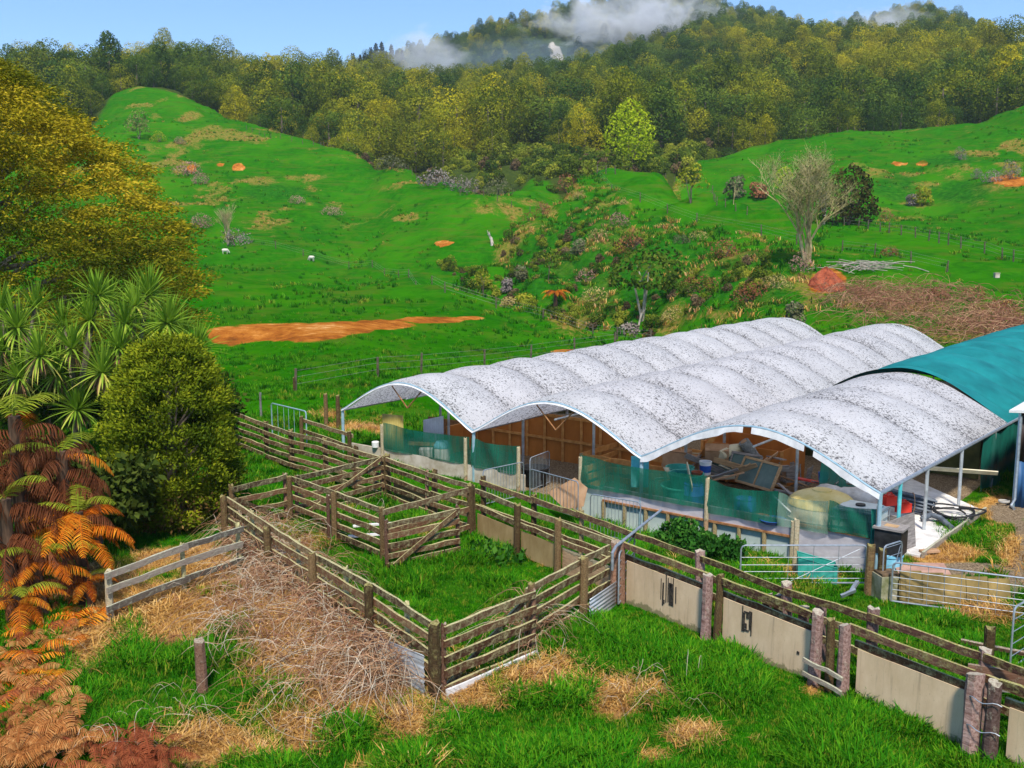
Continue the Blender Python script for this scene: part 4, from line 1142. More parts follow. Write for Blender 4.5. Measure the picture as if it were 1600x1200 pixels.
# black box with a timber lid, and the light blue drum under it
p = S(19.05, -.25, 0); zc = gz(p[0], p[1])
lathe_thing('plastic_drum', 'light blue drum standing on the grass at the shed corner under the black box', 'drum', (p[0], p[1], zc), [(.28, 0), (.30, .04), (.29, .45), (.31, .47), (.31, .52), (.26, .53)], LBLUE)
t = thing('black_box', 'black box with a worn timber top propped on the light blue drum', 'box', (p[0], p[1], zc + .535), R(-38))
m = MB(); m.box((0, 0, .30), (.62, .5, .6)); m.build('body', BLK, t); m = MB(); m.box((0, 0, .62), (.70, .58, .045)); m.build('lid', GREYT, t)
m = MB(); m.box((0, .02, .645), (.3, .22, .012)); m.build('lid_patch', TIMB, t)
p = S(19.0, .75, 0); b = board_mesh(1.25, .95, .03, GREYT, .003); tag(obj('board', b, None, (p[0], p[1], .42), (R(-6), 0, R(40))), 'grey-brown board standing on edge behind the black box', 'board')
# red fuel cans
for (px, py, z, sc_, lb) in ((1389, 789, .62, 1.0, 'red can standing behind the corner post, left one'), (1411, 800, .38, 1.15, 'red can lying lower beside the black hose, right one')):
    p = at(px, py, z); t = thing('fuel_can', lb, 'can', p, R(20), 'red cans at the shed corner')
    m = MB(); m.box((0, 0, .12), (.34 * sc_, .2, .24)); m.box((0, 0, .26), (.22 * sc_, .14, .05)); m.build('body', REDP, t)
    m = MB(); m.tube([(-.1, 0, .28), (-.06, 0, .33), (.06, 0, .33), (.1, 0, .28)], .018, 6); m.build('handle', REDP, t)
# bundle of pipes
a, b_ = at(1352, 766, .62), at(1456, 792, .30)
t = thing('pipe_bundle', 'bundle of dark grey pipes tied together and laid across the open corner', 'pipes', a)
for k in range(16):
    q = 2.4 * k; r_ = .055 * math.sqrt(k + .3); off = np.array([math.sin(q) * r_ * .6, math.cos(q) * r_ * .8, r_ * math.sin(q)])
    m = MB(); m.tube([off, b_ - a + off], .032, 7); m.build('pipe', PIPE, t, True)
for k in (.3, .72):
    m = MB(); c = (b_ - a) * k; m.tube([c + np.array([.0 + .05 * math.cos(s_), .26 * math.cos(s_), .26 * math.sin(s_)]) for s_ in np.linspace(0, 6.28, 16)], .012, 5); m.build('strap', CARD, t)
# black hose rings and an elbow of wide hose
c = at(1475, 806, .1); m = MB()
for k, r_ in enumerate((.55, .62, .50, .66)):
    m.tube([c + np.array([r_ * 1.05 * math.cos(s_) + .10 * k, r_ * .9 * math.sin(s_) - .06 * k, .06 + .05 * k + .05 * math.sin(s_ * 2 + k)]) for s_ in np.linspace(k, k + 6.1, 40)], .025, 6)
tag(m.build('hose_coil', BLK, None, True), 'large loose coil of black hose on the pale slab', 'hose')
m = MB(); q = at(1440, 812, .12); m.tube([q, q + np.array([.25, .05, .12]), q + np.array([.42, -.15, .10]), q + np.array([.5, -.5, .0]), q + np.array([.5, -.75, -.02])], .075, 9)
tag(m.build('wide_hose', PIPE, None, True), 'elbow of wide grey hose lying in front of the hose coil', 'hose')
# timber bin with wood in it
p = S(12.9, 5.6, 0); t = thing('timber_bin', 'big orange-brown timber bin heaped with boards at the back of the middle bay', 'bin', p, R(-38))
for nm, c, d in (('side', (0, -.9, .6), (2.6, .04, 1.2)), ('side', (0, .9, .6), (2.6, .04, 1.2)), ('end', (-1.3, 0, .6), (.04, 1.8, 1.2)), ('end', (1.3, 0, .6), (.04, 1.8, 1.2)), ('bottom', (0, 0, .05), (2.5, 1.7, .05))):
    m = MB(); m.box(c, d); m.build(nm, BROWNPLY, t)
for x in (-1.33, -.45, .45, 1.33):
    m = MB(); m.box((x, -.95, .6), (.08, .06, 1.22)); m.build('batten', BROWNST, t)
def loose(name, label, cat, pos, dims, rot, mat, group=None):
    m = MB(); m.box((0, 0, 0), dims); return tag(m.build(name, mat, None, False, pos), label, cat, group) if False else _lo(name, label, cat, pos, dims, rot, mat, group)
def _lo(name, label, cat, pos, dims, rot, mat, group):
    L, w, h = dims
    o = obj(name, board_mesh(L, h, w, mat, .006), None, pos, rot)
    return tag(o, label, cat, group)
# carton with flaps
def carton(pos, d, rz, label, mat=CARD, rx=0.0):
    t = thing('carton', label, 'box', pos, rz, 'cardboard cartons')
    if rx: t.rotation_euler = (rx, 0, rz)
    m = MB(); m.box((0, 0, d[2] / 2), d); m.build('box', mat, t)
    for s_ in (-1, 1):
        m = MB(); m.box((0, s_ * d[1] * .26, d[2] + .012), (d[0] * .98, d[1] * .46, .008), rx=s_ * R(7)); m.build('flap', mat, t)
carton(at(1058, 730, .75), (.75, .5, .5), R(-30), 'large tan carton left of the leaning window frames')
carton(at(1085, 738, .55), (.6, .5, .45), R(-44), 'carton half hidden behind the leaning window frames')
carton(at(1120, 716, 1.05), (.7, .45, .35), R(-12), 'pale carton tipped on top of the timber bin', rx=R(18))
carton(at(1221, 748, .45), (.6, .42, .35), R(-25), 'brown carton between the carpet roll and the stools')
carton(at(1212, 757, .25), (.5, .42, .30), R(-50), 'smaller carton in front of the brown carton')
# carpet roll
a, b_ = at(1200, 749, .35), at(1162, 690, 1.55); t = thing('carpet_roll', 'fat grey roll of carpet leaning against the timber bin', 'carpet', a)
m = MB(); m.tube([(0, 0, 0), (b_ - a) * .5 + np.array([0, 0, .03]), b_ - a], [.17, .18, .17], 16); m.build('roll', CARPET, t, True)
m = MB(); m.tube([(b_ - a) * 1.002 + np.array([0, 0, .0]), (b_ - a) * 1.012], [.10, .10], 12); m.build('core', CARD, t, True)
a, b_ = at(1165, 700, 1.25), at(1125, 712, 1.2); m = MB(); m.tube([a, (a + b_) / 2 + np.array([0, 0, .06]), b_], [.16, .18, .15], 12)
tag(m.build('foam_roll', CREAM, None, True), 'pale foam roll lying on the bin behind the carpet roll', 'roll')
# window frames leaning
for i, (px0, px1, py, lb) in enumerate(((1092, 1180, 748, 'dark framed window leaning lengthwise in front of the timber bin'), (1150, 1205, 763, 'second framed window leaning in front of the carpet roll'))):
    a, b_ = at(px0, py - 12, .62), at(px1, py + 4, .62)
    d = (b_ - a); L = float(np.linalg.norm(d[:2])); t = thing('window_frame', lb, 'window', a, math.atan2(d[1], d[0]), 'leaning window frames'); t.rotation_euler = (R(-28), 0, math.atan2(d[1], d[0]))
    H_ = .75
    for nm, c, dd in (('frame_bar', (L / 2, 0, H_), (L, .06, .07)), ('frame_bar', (L / 2, 0, 0), (L, .06, .07)), ('frame_bar', (0, 0, H_ / 2), (.07, .06, H_)), ('frame_bar', (L, 0, H_ / 2), (.07, .06, H_)), ('frame_bar', (L * .5, 0, H_ / 2), (.05, .05, H_))):
        m = MB(); m.box(c, dd); m.build(nm, GREYT if i == 0 else TIMB, t)
    m = MB(); m.box((L / 2, .0, H_ / 2), (L - .06, .008, H_ - .06)); m.build('pane', GLASSY, t)
# heap of boards
names = ['grey', 'pale', 'brown']
for k, (px, py, z, L, rot, mt, lb) in enumerate([
    (1105, 726, .95, 1.5, (R(20), R(25), R(10)), GREYT, 'grey plank tipped left across the heap in front of the bin'),
    (1085, 722, .95, 1.3, (R(60), R(-15), R(60)), GREYT, 'short grey plank sticking up at the left of the heap'),
    (1150, 728, 1.0, 1.4, (R(0), R(8), R(-35)), TIMB, 'tan plank lying flat along the heap before the bin'),
    (1068, 712, 1.1, 1.2, (R(30), R(50), R(-60)), TIMB, 'tan board leaning steeply beside the tan carton'),
    (1104, 700, 1.3, 1.0, (R(10), R(-60), R(0)), BROWNST, 'orange-brown prop leaning against the bin end'),
    (1225, 768, .62, 1.2, (R(85), R(3), R(-40)), GREYT, 'grey board lying flat behind the tank dome'),
    (1340, 790, .72, 1.4, (R(85), R(3), R(-42)), TIMB, 'tan board lying flat in front of the white sacks'),
    (1310, 785, .75, 1.1, (R(80), R(5), R(-20)), GREYT, 'grey board slanting from the tank to the sacks'),
    (1352, 797, .68, .8, (R(85), R(-3), R(-60)), CARD, 'short brown board at the end of the pipe bundle'),
    (1370, 805, .55, 1.2, (R(10), R(2), R(-36)), GREYT, 'grey-brown rail on edge along the corner below the pipes'),
    (1270, 752, .7, .9, (R(85), R(5), R(-30)), REDP, 'flat red board beside the stools behind the tank'),
    (1500, 735, .9, 2.0, (R(40), R(0), R(-20)), CREAM, 'pale board slung behind the right side posts')]):
    _lo('plank', lb, 'plank', at(px, py, z), (L, .035 if k not in (0,) else .05, .16 if k not in (10,) else .28), rot, mt, 'boards heaped in the shed')
rr5 = random.Random(55)
for k in range(34):
    px, py = rr5.uniform(1040, 1215), rr5.uniform(705, 748)
    p = at(px, py, rr5.uniform(.55, 1.15))
    _lo('offcut', 'pale timber offcut lying in the jumbled heap of the middle bay', 'offcut', p, (rr5.uniform(.5, 1.5), .03, rr5.uniform(.08, .22)), (R(rr5.uniform(0, 90)), R(rr5.uniform(-25, 25)), R(rr5.uniform(-90, 90))), rr5.choice((TIMB, TIMB, CARD, CREAM, GREYT)), 'offcuts in the middle bay')
for k in range(18):
    px, py = rr5.uniform(1215, 1370), rr5.uniform(742, 790)
    p = at(px, py, rr5.uniform(.35, .75))
    _lo('offcut', 'scrap board lying in the clutter of the right bay behind the tank', 'offcut', p, (rr5.uniform(.4, 1.3), .03, rr5.uniform(.08, .2)), (R(rr5.uniform(30, 95)), R(rr5.uniform(-20, 20)), R(rr5.uniform(-90, 90))), rr5.choice((TIMB, CARD, GREYT, GREYT, WPL)), 'scrap boards in the right bay')
# upturned stools
for (px, py, rz, lb) in ((1233, 752, .3, 'grey stool upside down with legs in the air, left one behind the tank'), (1255, 757, 1.0, 'grey stool upside down with legs in the air, right one behind the tank')):
    p = at(px, py, .45); t = thing('stool', lb, 'stool', p, rz, 'upturned stools')
    m = MB(); m.box((0, 0, .03), (.42, .34, .05)); m.build('seat', GREYT, t)
    for sx in (-1, 1):
        for sy in (-1, 1):
            m = MB(); m.tube([(sx * .16, sy * .12, .05), (sx * .24, sy * .19, .55)], .02, 6); m.build('leg', GREYT, t)
    m = MB(); m.box((0, -.155, .3), (.38, .02, .42)); m.build('side_panel', GREYT, t)
# sacks
def sack(px, py, z, s_, rz, lb):
    n, k = 16, 10; vs = []; fs = []
    for i in range(k + 1):
        v = i / k; r_ = (math.sin(math.pi * (v * .9 + .05)) ** .5)
        for j in range(n):
            q = 2 * math.pi * j / n
            bump = 1 + .14 * (vnoise(j * .8 + px, i * .9) - .5) * 2
            vs.append(((v - .5) * 1.0 * s_, r_ * .28 * s_ * math.cos(q) * bump, max(r_ * .22 * s_ * math.sin(q) * bump, -.14 * s_)))
    for i in range(k):
        for j in range(n): fs.append((i * n + j, i * n + (j + 1) % n, (i + 1) * n + (j + 1) % n, (i + 1) * n + j))
    fs += [tuple(range(n - 1, -1, -1)), tuple(k * n + j for j in range(n))]
    m = MB(); m.add(vs, fs)
    o = m.build('sack', SACK, None, True, at(px, py, z)); o.rotation_euler = (0, 0, rz)
    tag(o, lb, 'sack', 'white sacks')
sack(1298, 768, .75, .9, R(-60), 'rounded off-white sack, left of the two behind the tank')
sack(1338, 775, .75, 1.15, R(-25), 'long creased off-white sack beside the pipe bundle')
p = at(1286, 753, .8); lathe_thing('bucket', 'small blue pail beside the rounded white sack', 'bucket', p, [(r * .8, z * .7) for r, z in BUCK], BLUEP)
# left bay
t = lathe_thing('pail', 'white drum with a teal lid standing behind the left net', 'drum', S(4.0, .75, .12), [(.26, 0), (.27, .03), (.27, .5), (.25, .53)], WPL, [('lid', [(.28, .52), (.285, .60), (.20, .72), (0, .74)], LBLUE)])
m = MB(); m.box((0, 0, .22), (.45, .4, .44)); tag(m.build('crate', WPL, None, False, S(3.4, .6, .1)), 'pale box beside the teal-lidded drum behind the left net', 'box')
p = S(3.2, .9, .62); _lo('plank', 'pale plank lying sloped behind the left net', 'plank', p, (1.8, .04, .12), (0, R(-6), R(-38)), TIMB, None)
lathe_thing('stock_tub', 'black tub on the ground at the gap between the two netted walls', 'tub', S(7.9, .7, 0), [(r * .75, z * 1.1) for r, z in TUB], BLK)
lathe_thing('pail', 'small grey-white pail on the wall end by the clear sheets', 'pail', S(1.55, .05, .42), [(.1, 0), (.12, .02), (.13, .2), (.1, .22)], WPL)
# teal plastic panel hung by the corner post
p = S(11.85, .35, 0); m = MB(); m.box((0, 0, 1.05), (.5, .03, .9)); tag(m.build('hung_panel', TURQ, None, False, p), 'turquoise panel hanging just left of the right net corner post', 'panel')
# cardboard leaning on a hurdle
p = at(885, 768, .55); m = MB(); m.add([(-.62, 0, -.12), (.05, 0, -.5), (.62, 0, -.32), (.66, 0, .2), (.2, 0, .42)] + [(-.62, .012, -.12), (.05, .012, -.5), (.62, .012, -.32), (.66, .012, .2), (.2, .012, .42)], [(0, 1, 2, 3, 4), (9, 8, 7, 6, 5)] + [(i, (i + 1) % 5 + 0, (i + 1) % 5 + 5, i + 5) for i in range(5)])
o = m.build('card_sheet', CARD, None, False, p); o.rotation_euler = (R(-15), 0, R(-36)); tag(o, 'torn tan cardboard sheet leaning behind the hurdle by the timber pen', 'cardboard')
# on the grass in front of the right corner
p = at(1441, 892, 0); m = MB(); m.box((0, 0, 0), (1.15, .95, .03)); o = m.build('flat_board', nmat('pink_brown_board', (.34, .19, .14), (.48, .29, .22), 3, rough=.85, bump=.15), None, False, (p[0], p[1], gz(p[0], p[1]) + .05)); o.rotation_euler = (R(2), R(-2), R(-10)); tag(o, 'pinkish brown board lying flat on the ground at the shed corner', 'board')
p = at(1452, 867, 0); m = MB(); m.box((0, 0, .03), (.45, .2, .05)); o = m.build('wood_block', CARD, None, False, (p[0], p[1], gz(p[0], p[1]) + .06)); o.rotation_euler = (0, 0, .2); tag(o, 'small timber block lying on the pinkish board', 'block')
# long ply box behind the wide gate: planks each a part
a, b_ = at(1418, 958, 0)[:2] + np.array([.1, .62]), at(1592, 962, 0)[:2] + np.array([.2, .75])
t = thing('ply_box', 'long mould-stained ply box leaning behind the wide mesh gate', 'box', (*a, gz(*a)), math.atan2((b_ - a)[1], (b_ - a)[0])); L = float(np.linalg.norm(b_ - a))
t.rotation_euler = (R(-14), 0, math.atan2((b_ - a)[1], (b_ - a)[0]))
OLDPLY = nmat('mould_stained_ply', (.075, .06, .02), (.36, .25, .09), 1.6, (1, 1, .8), .9, .3, .3, .75)
for i in range(5):
    m = MB(); m.box((L * (i + .5) / 5, 0, .36 - .02 * i), (L / 5 - .012, .025, .70 - .04 * i)); m.build('ply_sheet', OLDPLY, t)
m = MB(); m.box((L / 2, .35, .02), (L, .7, .03)); m.build('base_sheet', OLDPLY, t)
for k in (0, 1):
    m = MB(); m.box((L * k, .33, .26), (.03, .64, .5)); m.build('end_board', OLDPLY, t)
# teal sheet leaning on the wall behind the pipe gate
a, b_ = at(1246, 908, 0)[:2], at(1308, 912, 0)[:2]; d = b_ - a; L = float(np.linalg.norm(d))
t = thing('trough', 'teal plastic trough standing behind the low pipe gate', 'trough', (*a, gz(*a) - .02), math.atan2(d[1], d[0]))
m = MB(); m.add([(0, 0, .02), (L, .05, .02), (L, .05, .40), (0, 0, .62), (0, .45, .02), (L, .5, .02), (L, .5, .40), (0, .45, .62)], [(0, 1, 2, 3), (5, 4, 7, 6), (0, 3, 7, 4), (1, 5, 6, 2), (0, 4, 5, 1)]); m.build('body', TUBG, t)
m = MB(); m.tube([(0, 0, .62), (L, .05, .40), (L, .5, .40), (0, .45, .62), (0, 0, .62)], .012, 6); m.build('rim', TUBG, t)
p = at(1390, 938, 0); t = thing('stone_block', 'moss-stained square block at the foot of the small zigzag panel', 'block', (p[0], p[1] + .25, gz(p[0], p[1])), R(10))
m = MB(); m.box((0, 0, .28), (.44, .4, .56)); m.build('body', nmat('mossy_block', (.16, .17, .07), (.46, .42, .30), 3, rough=.95, bump=.3), t)
m = MB(); m.box((0, 0, .59), (.40, .36, .05)); m.build('cap', nmat('leaf_litter', (.05, .035, .02), (.2, .13, .07), 12), t)
# a few timbers and broken concrete by the race
for (px, py, L, rx, rz, mt, lb) in ((1335, 922, .35, 80, .9, GALV, 'bent pale metal bracket lying in the grass behind the race'), (1325, 933, .35, 20, .2, GALV, 'short steel strip sticking up behind the double race post'), (1575, 1025, 1.6, 20, -.55, POST_RED, 'red-brown rail end reaching in at the frame edge')):
    p = at(px, py, .1); _lo('scrap', lb, 'scrap', (p[0], p[1], gz(p[0], p[1]) + .25), (L, .05, .08), (R(rx), R(-20 if L < 1 else 0), rz), mt, None)
for k in range(3):
    p = at(1590, 1075 - 8 * k, .3 + .35 * k); _lo('plank', ['dark timber lowest behind the race end at the frame edge', 'orange-brown timber above the dark one at the frame edge', 'upper red timber of the stack at the frame edge'][k], 'plank', p, (1.4, .06, .2), (0, 0, R(-25)), [GREYT, BROWNST, POST_RED][k], 'timbers at the race end')
# ------------------------------------------------------------ plants close to the yard
def norm(a): return a / np.maximum(np.linalg.norm(a, axis=-1, keepdims=True), 1e-9)

def rhombs(P, D, Nn, L, Wd, fold=.0):
    """leaf shaped quads: base P, direction D, facing Nn"""
    W_ = norm(np.cross(D, Nn))
    L = np.asarray(L)[:, None]; Wd = np.asarray(Wd)[:, None]
    a = P; c = P + D * L; m = P + D * L * .45 + Nn * L * fold
    V = np.stack([a, m + W_ * Wd, c, m - W_ * Wd], 1).reshape(-1, 3)
    F = np.arange(len(P) * 4).reshape(-1, 4)
    return V, F

def rdir(n, r): return norm(r.normal(size=(n, 3)))

def clump_leaves(centers, radii, per, leaf, r, up=.35, out=.8, flat=(1, 1, .6), aspect=.32, vbase=None, axis=None, droop=0.0, vtop=.25):
    """leaf clumps at centers; returns vertices, faces and per-vertex leaf value"""
    n = len(centers)
    C_ = np.repeat(centers, per, 0); Rr = np.repeat(radii, per)[:, None]
    d = rdir(n * per, r)
    rad = r.random((n * per, 1)) ** .45
    off = d * rad * Rr * np.array(flat)
    P = C_ + off
    ax = np.repeat(axis, per, 0) if axis is not None else 0
    D = norm(d * out + ax + np.array([0, 0, up - droop]) + r.normal(size=(n * per, 3)) * .45)
    Nn = norm(d * .9 + np.array([0, 0, .35]) + rdir(n * per, r) * .75)
    D = norm(D - Nn * np.sum(D * Nn, 1, keepdims=True) * .8)
    L = leaf * r.uniform(.6, 1.3, n * per)
    V, F = rhombs(P, D, Nn, L, L * aspect)
    vb = np.repeat(vbase if vbase is not None else r.random(n), per)
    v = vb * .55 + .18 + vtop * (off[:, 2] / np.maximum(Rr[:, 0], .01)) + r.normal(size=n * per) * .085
    return V, F, np.repeat(np.clip(v, 0, 1), 4)

def cat(parts):
    Vs = []; Fs = []; vs = []; o = 0
    for V, F, v in parts: Vs.append(V); Fs.append(F + o); vs.append(v); o += len(V)
    return np.concatenate(Vs), np.concatenate(Fs), np.concatenate(vs)

def foliage(name, parts, mat, parent=None, loc=None):
    V, F, v = cat(parts)
    return obj(name, mesh_np(name, V, F, [mat], {'v': v}), parent, loc)

BARK = nmat('grey_brown_bark', (.06, .045, .03), (.20, .16, .12), 5, (1, 1, .25), .95, .6)
BARK_PALE = nmat('pale_bark', (.28, .24, .17), (.50, .45, .36), 6, (1, 1, .3), .9, .3)
BARK_FERN = nmat('fern_trunk_fibre', (.022, .014, .010), (.15, .085, .05), 12, (1, 1, .15), .95, .9)
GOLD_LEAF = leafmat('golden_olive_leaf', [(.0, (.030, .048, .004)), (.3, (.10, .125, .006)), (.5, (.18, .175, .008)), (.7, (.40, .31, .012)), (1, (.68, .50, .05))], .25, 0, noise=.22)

def branchset(m, base, top, ends, r0, r1, r):
    """a trunk with limbs reaching the given ends"""
    base, top = np.array(base, float), np.array(top, float)
    k = 7
    tr = [base + (top - base) * i / k + np.array([*(r.normal(size=2) * .02 * np.linalg.norm(top - base) * (0 < i < k)), 0]) for i in range(k + 1)]
    m.tube(tr, [r0 + (r1 - r0) * i / k for i in range(k + 1)], 9)
    for e in ends:
        e = np.array(e, float)
        i = int(np.clip((e[2] - base[2]) / max(top[2] - base[2], .1) * k * .75, 1, k - 1)) if top[2] > base[2] else 3
        s0 = tr[i]; rr = (r0 + (r1 - r0) * i / k) * .5
        md = (s0 + e) / 2 + np.array([*(r.normal(size=2) * .06 * np.linalg.norm(e - s0)), -.03 * np.linalg.norm(e - s0)])
        m.tube([s0, (s0 + md) / 2, md, (md + e) / 2 + np.array([0, 0, .02 * np.linalg.norm(e - s0)]), e], [rr, rr * .8, rr * .6, rr * .4, rr * .15], 6)

# --- the big golden-olive tree at the left edge
r = np.random.default_rng(11)
ax_x, ax_y = -25.5, 45.0
zk = [.5, 2, 4.6, 6.6, 8.2, 9.6, 11.2, 12.8, 14.2, 15.4, 16.4]
rk = [8.5, 10.2, 10.9, 10.9, 10.2, 9.2, 7.8, 6.2, 4.4, 2.4, .4]
t = thing('totara_tree', 'huge golden-olive tree filling the left edge behind the cabbage trees', 'tree', (ax_x, ax_y, 0))
cz = r.uniform(.8, 16.2, 3400); th = r.uniform(-math.pi, math.pi, 3400)
rr = np.interp(cz, zk, rk) * (1 - .42 * r.random(3400) ** 1.6) * (.88 + .26 * fbm(th * 2.2 + 9, cz * .5, 3))
cc = np.stack([rr * np.cos(th), rr * np.sin(th), cz], 1)
pxs, _ = topx(cc[:, 0] + ax_x, cc[:, 1] + ax_y, cc[:, 2])
keep = (pxs > -130) & (r.random(3400) < np.where(np.sin(th) > .35, .35, 1))
cc = cc[keep][:1350]; th_ = np.arctan2(cc[:, 1], cc[:, 0])
axis = np.stack([np.cos(th_), np.sin(th_), np.full(len(cc), .12)], 1) * 1.0
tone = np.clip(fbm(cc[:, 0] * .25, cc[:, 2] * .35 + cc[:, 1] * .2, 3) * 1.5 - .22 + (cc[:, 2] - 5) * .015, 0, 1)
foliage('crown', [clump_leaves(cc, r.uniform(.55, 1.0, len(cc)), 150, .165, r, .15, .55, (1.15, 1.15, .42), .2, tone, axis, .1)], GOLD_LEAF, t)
m = MB(); ends = cc[r.choice(len(cc), 70, replace=False)]
branchset(m, (0, 0, -.5), (0, 0, 13.5), [e * np.array([.82, .82, 1]) - np.array([0, 0, .3]) for e in ends], .7, .12, r); m.build('trunk', BARK, t, True)

# --- the dense round bush
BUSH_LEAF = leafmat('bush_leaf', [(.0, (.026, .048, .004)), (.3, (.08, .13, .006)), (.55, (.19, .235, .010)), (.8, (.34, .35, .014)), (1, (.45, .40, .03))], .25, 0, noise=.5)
r = np.random.default_rng(5)
bx, by = -9.05, 26.3
t = thing('round_bush', 'dense rounded green bush beside the corner of the yard fences', 'bush', (bx, by, 0))
n = 560
cz = r.uniform(.15, 4.9, n); th = r.uniform(-math.pi, math.pi, n)
rr = np.interp(cz, [0, .6, 1.4, 2.4, 3.3, 4.1, 4.7, 5.15], [.95, 1.3, 1.55, 1.58, 1.42, 1.1, .7, .2]) * (1 - .3 * r.random(n) ** 2) * (.66 + .68 * fbm(th * 2 + 4, cz * .9, 3))
cc = np.stack([rr * np.cos(th), rr * np.sin(th), cz], 1)
axis = np.stack([np.cos(th) * .7, np.sin(th) * .7, np.full(n, .5)], 1)
tone = np.clip(fbm(th * 1.5, cz * .8, 3) * 1.0 - .05, 0, 1)
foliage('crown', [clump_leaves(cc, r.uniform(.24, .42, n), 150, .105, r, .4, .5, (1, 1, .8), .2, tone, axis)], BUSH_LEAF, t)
sk = cc[cz < 1.3] * np.array([.97, .97, .85])
DRYLEAF = leafmat('dry_bush_leaf', [(0, (.04, .025, .01)), (.5, (.17, .10, .025)), (1, (.30, .20, .06))], .15, 0)
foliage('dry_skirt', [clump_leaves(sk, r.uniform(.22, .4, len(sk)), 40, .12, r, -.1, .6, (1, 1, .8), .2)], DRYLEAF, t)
m = MB(); branchset(m, (0, 0, -.3), (0, 0, 3.6), [c * .9 for c in cc[::16]], .16, .05, r); m.build('stems', BARK, t, True)

# --- cabbage trees
SWORD = leafmat('sword_leaf', [(0, (.05, .11, .012)), (.35, (.14, .26, .018)), (.65, (.28, .42, .04)), (.85, (.50, .52, .09)), (1, (.60, .46, .14))], .3, .25)
DEADLEAF = leafmat('dead_sword_leaf', [(0, (.10, .05, .025)), (.6, (.30, .17, .09)), (1, (.42, .28, .16))], .15, 0)
def sword_head(seed, n=95, L0=.86, dead=False):
    r = np.random.default_rng(seed)
    V = []; F = []; v = []
    for i in range(n):
        k = (i + r.random()) / n
        el = (R(88) - R(128) * k ** 1.15) if not dead else R(-35) - R(45) * r.random()
        az = i * 2.399 + r.normal() * .2
        L = L0 * (.8 + .35 * r.random()) * (.85 + .15 * math.sin(k * 3))
        w = .026 + .012 * r.random(); bend = .10 + .55 * k * r.uniform(.5, 1.3)
        h = np.array([math.cos(az), math.sin(az), 0]); side = np.array([-h[1], h[0], 0])
        o = len(V); sg = 5
        for j in range(sg + 1):
            q = j / sg
            e = el - bend * q * q * 1.3
            p = h * math.cos(el - bend * q * .5) * L * q + np.array([0, 0, 1]) * (math.sin(el - bend * q * .5) * L * q) + (h * .04)
            ww = w * (1 - q) ** .6 * (.55 + min(q * 4, 1) * .45)
            V.append(p - side * ww); V.append(p + side * ww)
            c = .35 + .3 * k + r.normal() * .02 + (.25 if (k > .8 and r.random() < .5) else 0)
            v += [min(max(c, 0), 1)] * 2
        for j in range(sg): a = o + 2 * j; F.append((a, a + 1, a + 3, a + 2))
    return mesh_np('leaf_head', np.array(V), np.array(F), [DEADLEAF if dead else SWORD], {'v': np.array(v)})
HEADS = [sword_head(s_) for s_ in range(5)]; DEADS = [sword_head(s_ + 20, 45, .7, True) for s_ in range(3)]
heads = [(112,545,30.5),(63,556,30),(28,512,31.5),(152,462,33),(100,510,33.5),(212,478,32.5),(196,505,31.5),(262,505,31.5),(306,545,31),(160,582,30),(186,545,30.5),(120,640,30.6),(4,548,31.2),(248,530,32),(0,486,33.5),(140,500,32.5),(232,462,33.8),(55,480,34),(285,520,32.8),(90,585,31),(170,470,34.5),(30,590,31)]
bases = [(15, 32.0), (113, 30.9), (205, 32.2), (282, 31.8)]
HEX = [0, 0, 0, 0]
ct = []
lab = ['clump-headed cabbage tree at the left frame edge above the brown tree ferns', 'cabbage tree with a bare straight trunk and spiky heads', 'cabbage tree with spiky heads rising behind the round bush', 'cabbage tree at the right end of the row, above the bush shoulder']
for (px, Y), lb in zip(bases, lab):
    q = ray(px, 600); X = q[0] / q[1] * Y
    ct.append((thing('cabbage_tree', lb, 'tree', (X, Y, 0), 0, 'cabbage trees'), X, Y, []))
for k, (px, py, Y) in enumerate(heads):
    q = ray(px, py); X = q[0] / q[1] * Y; Z = CAM_H + q[2] / q[1] * Y
    i = min(range(4), key=lambda j: abs(bases[j][0] - px)); t, tx, ty, L = ct[i]
    e = (X - tx, Y - ty, Z); L.append(e)
    o = obj('leaf_head', HEADS[k % 5], t, e, (random.uniform(-.25, .25), random.uniform(-.25, .25), random.uniform(0, 6))); o.scale = [random.uniform(1.1, 1.4)] * 3
    if k % 2 == 0 or py > 540: obj('dead_leaves', DEADS[k % 3], t, e, (0, 0, random.uniform(0, 6)))
for t, X, Y, L in ct:
    m = MB(); top = np.mean(np.array(L), 0); top[2] *= .62; r = np.random.default_rng(int(Y * 10))
    m.tube([(0, 0, -.3), (.03, .02, 1), (top[0] * .2, top[1] * .2, top[2] * .7), (top[0] * .5, top[1] * .5, top[2])], [.14, .12, .10, .09], 9)
    for e in L:
        s0 = np.array([top[0] * .45, top[1] * .45, top[2] * .9]); e = np.array(e)
        m.tube([s0, (s0 + e) / 2 + np.array([0, 0, -.15]), e + np.array([0, 0, .05])], [.085, .07, .055], 7)
    m.build('trunk', BARK, t, True)

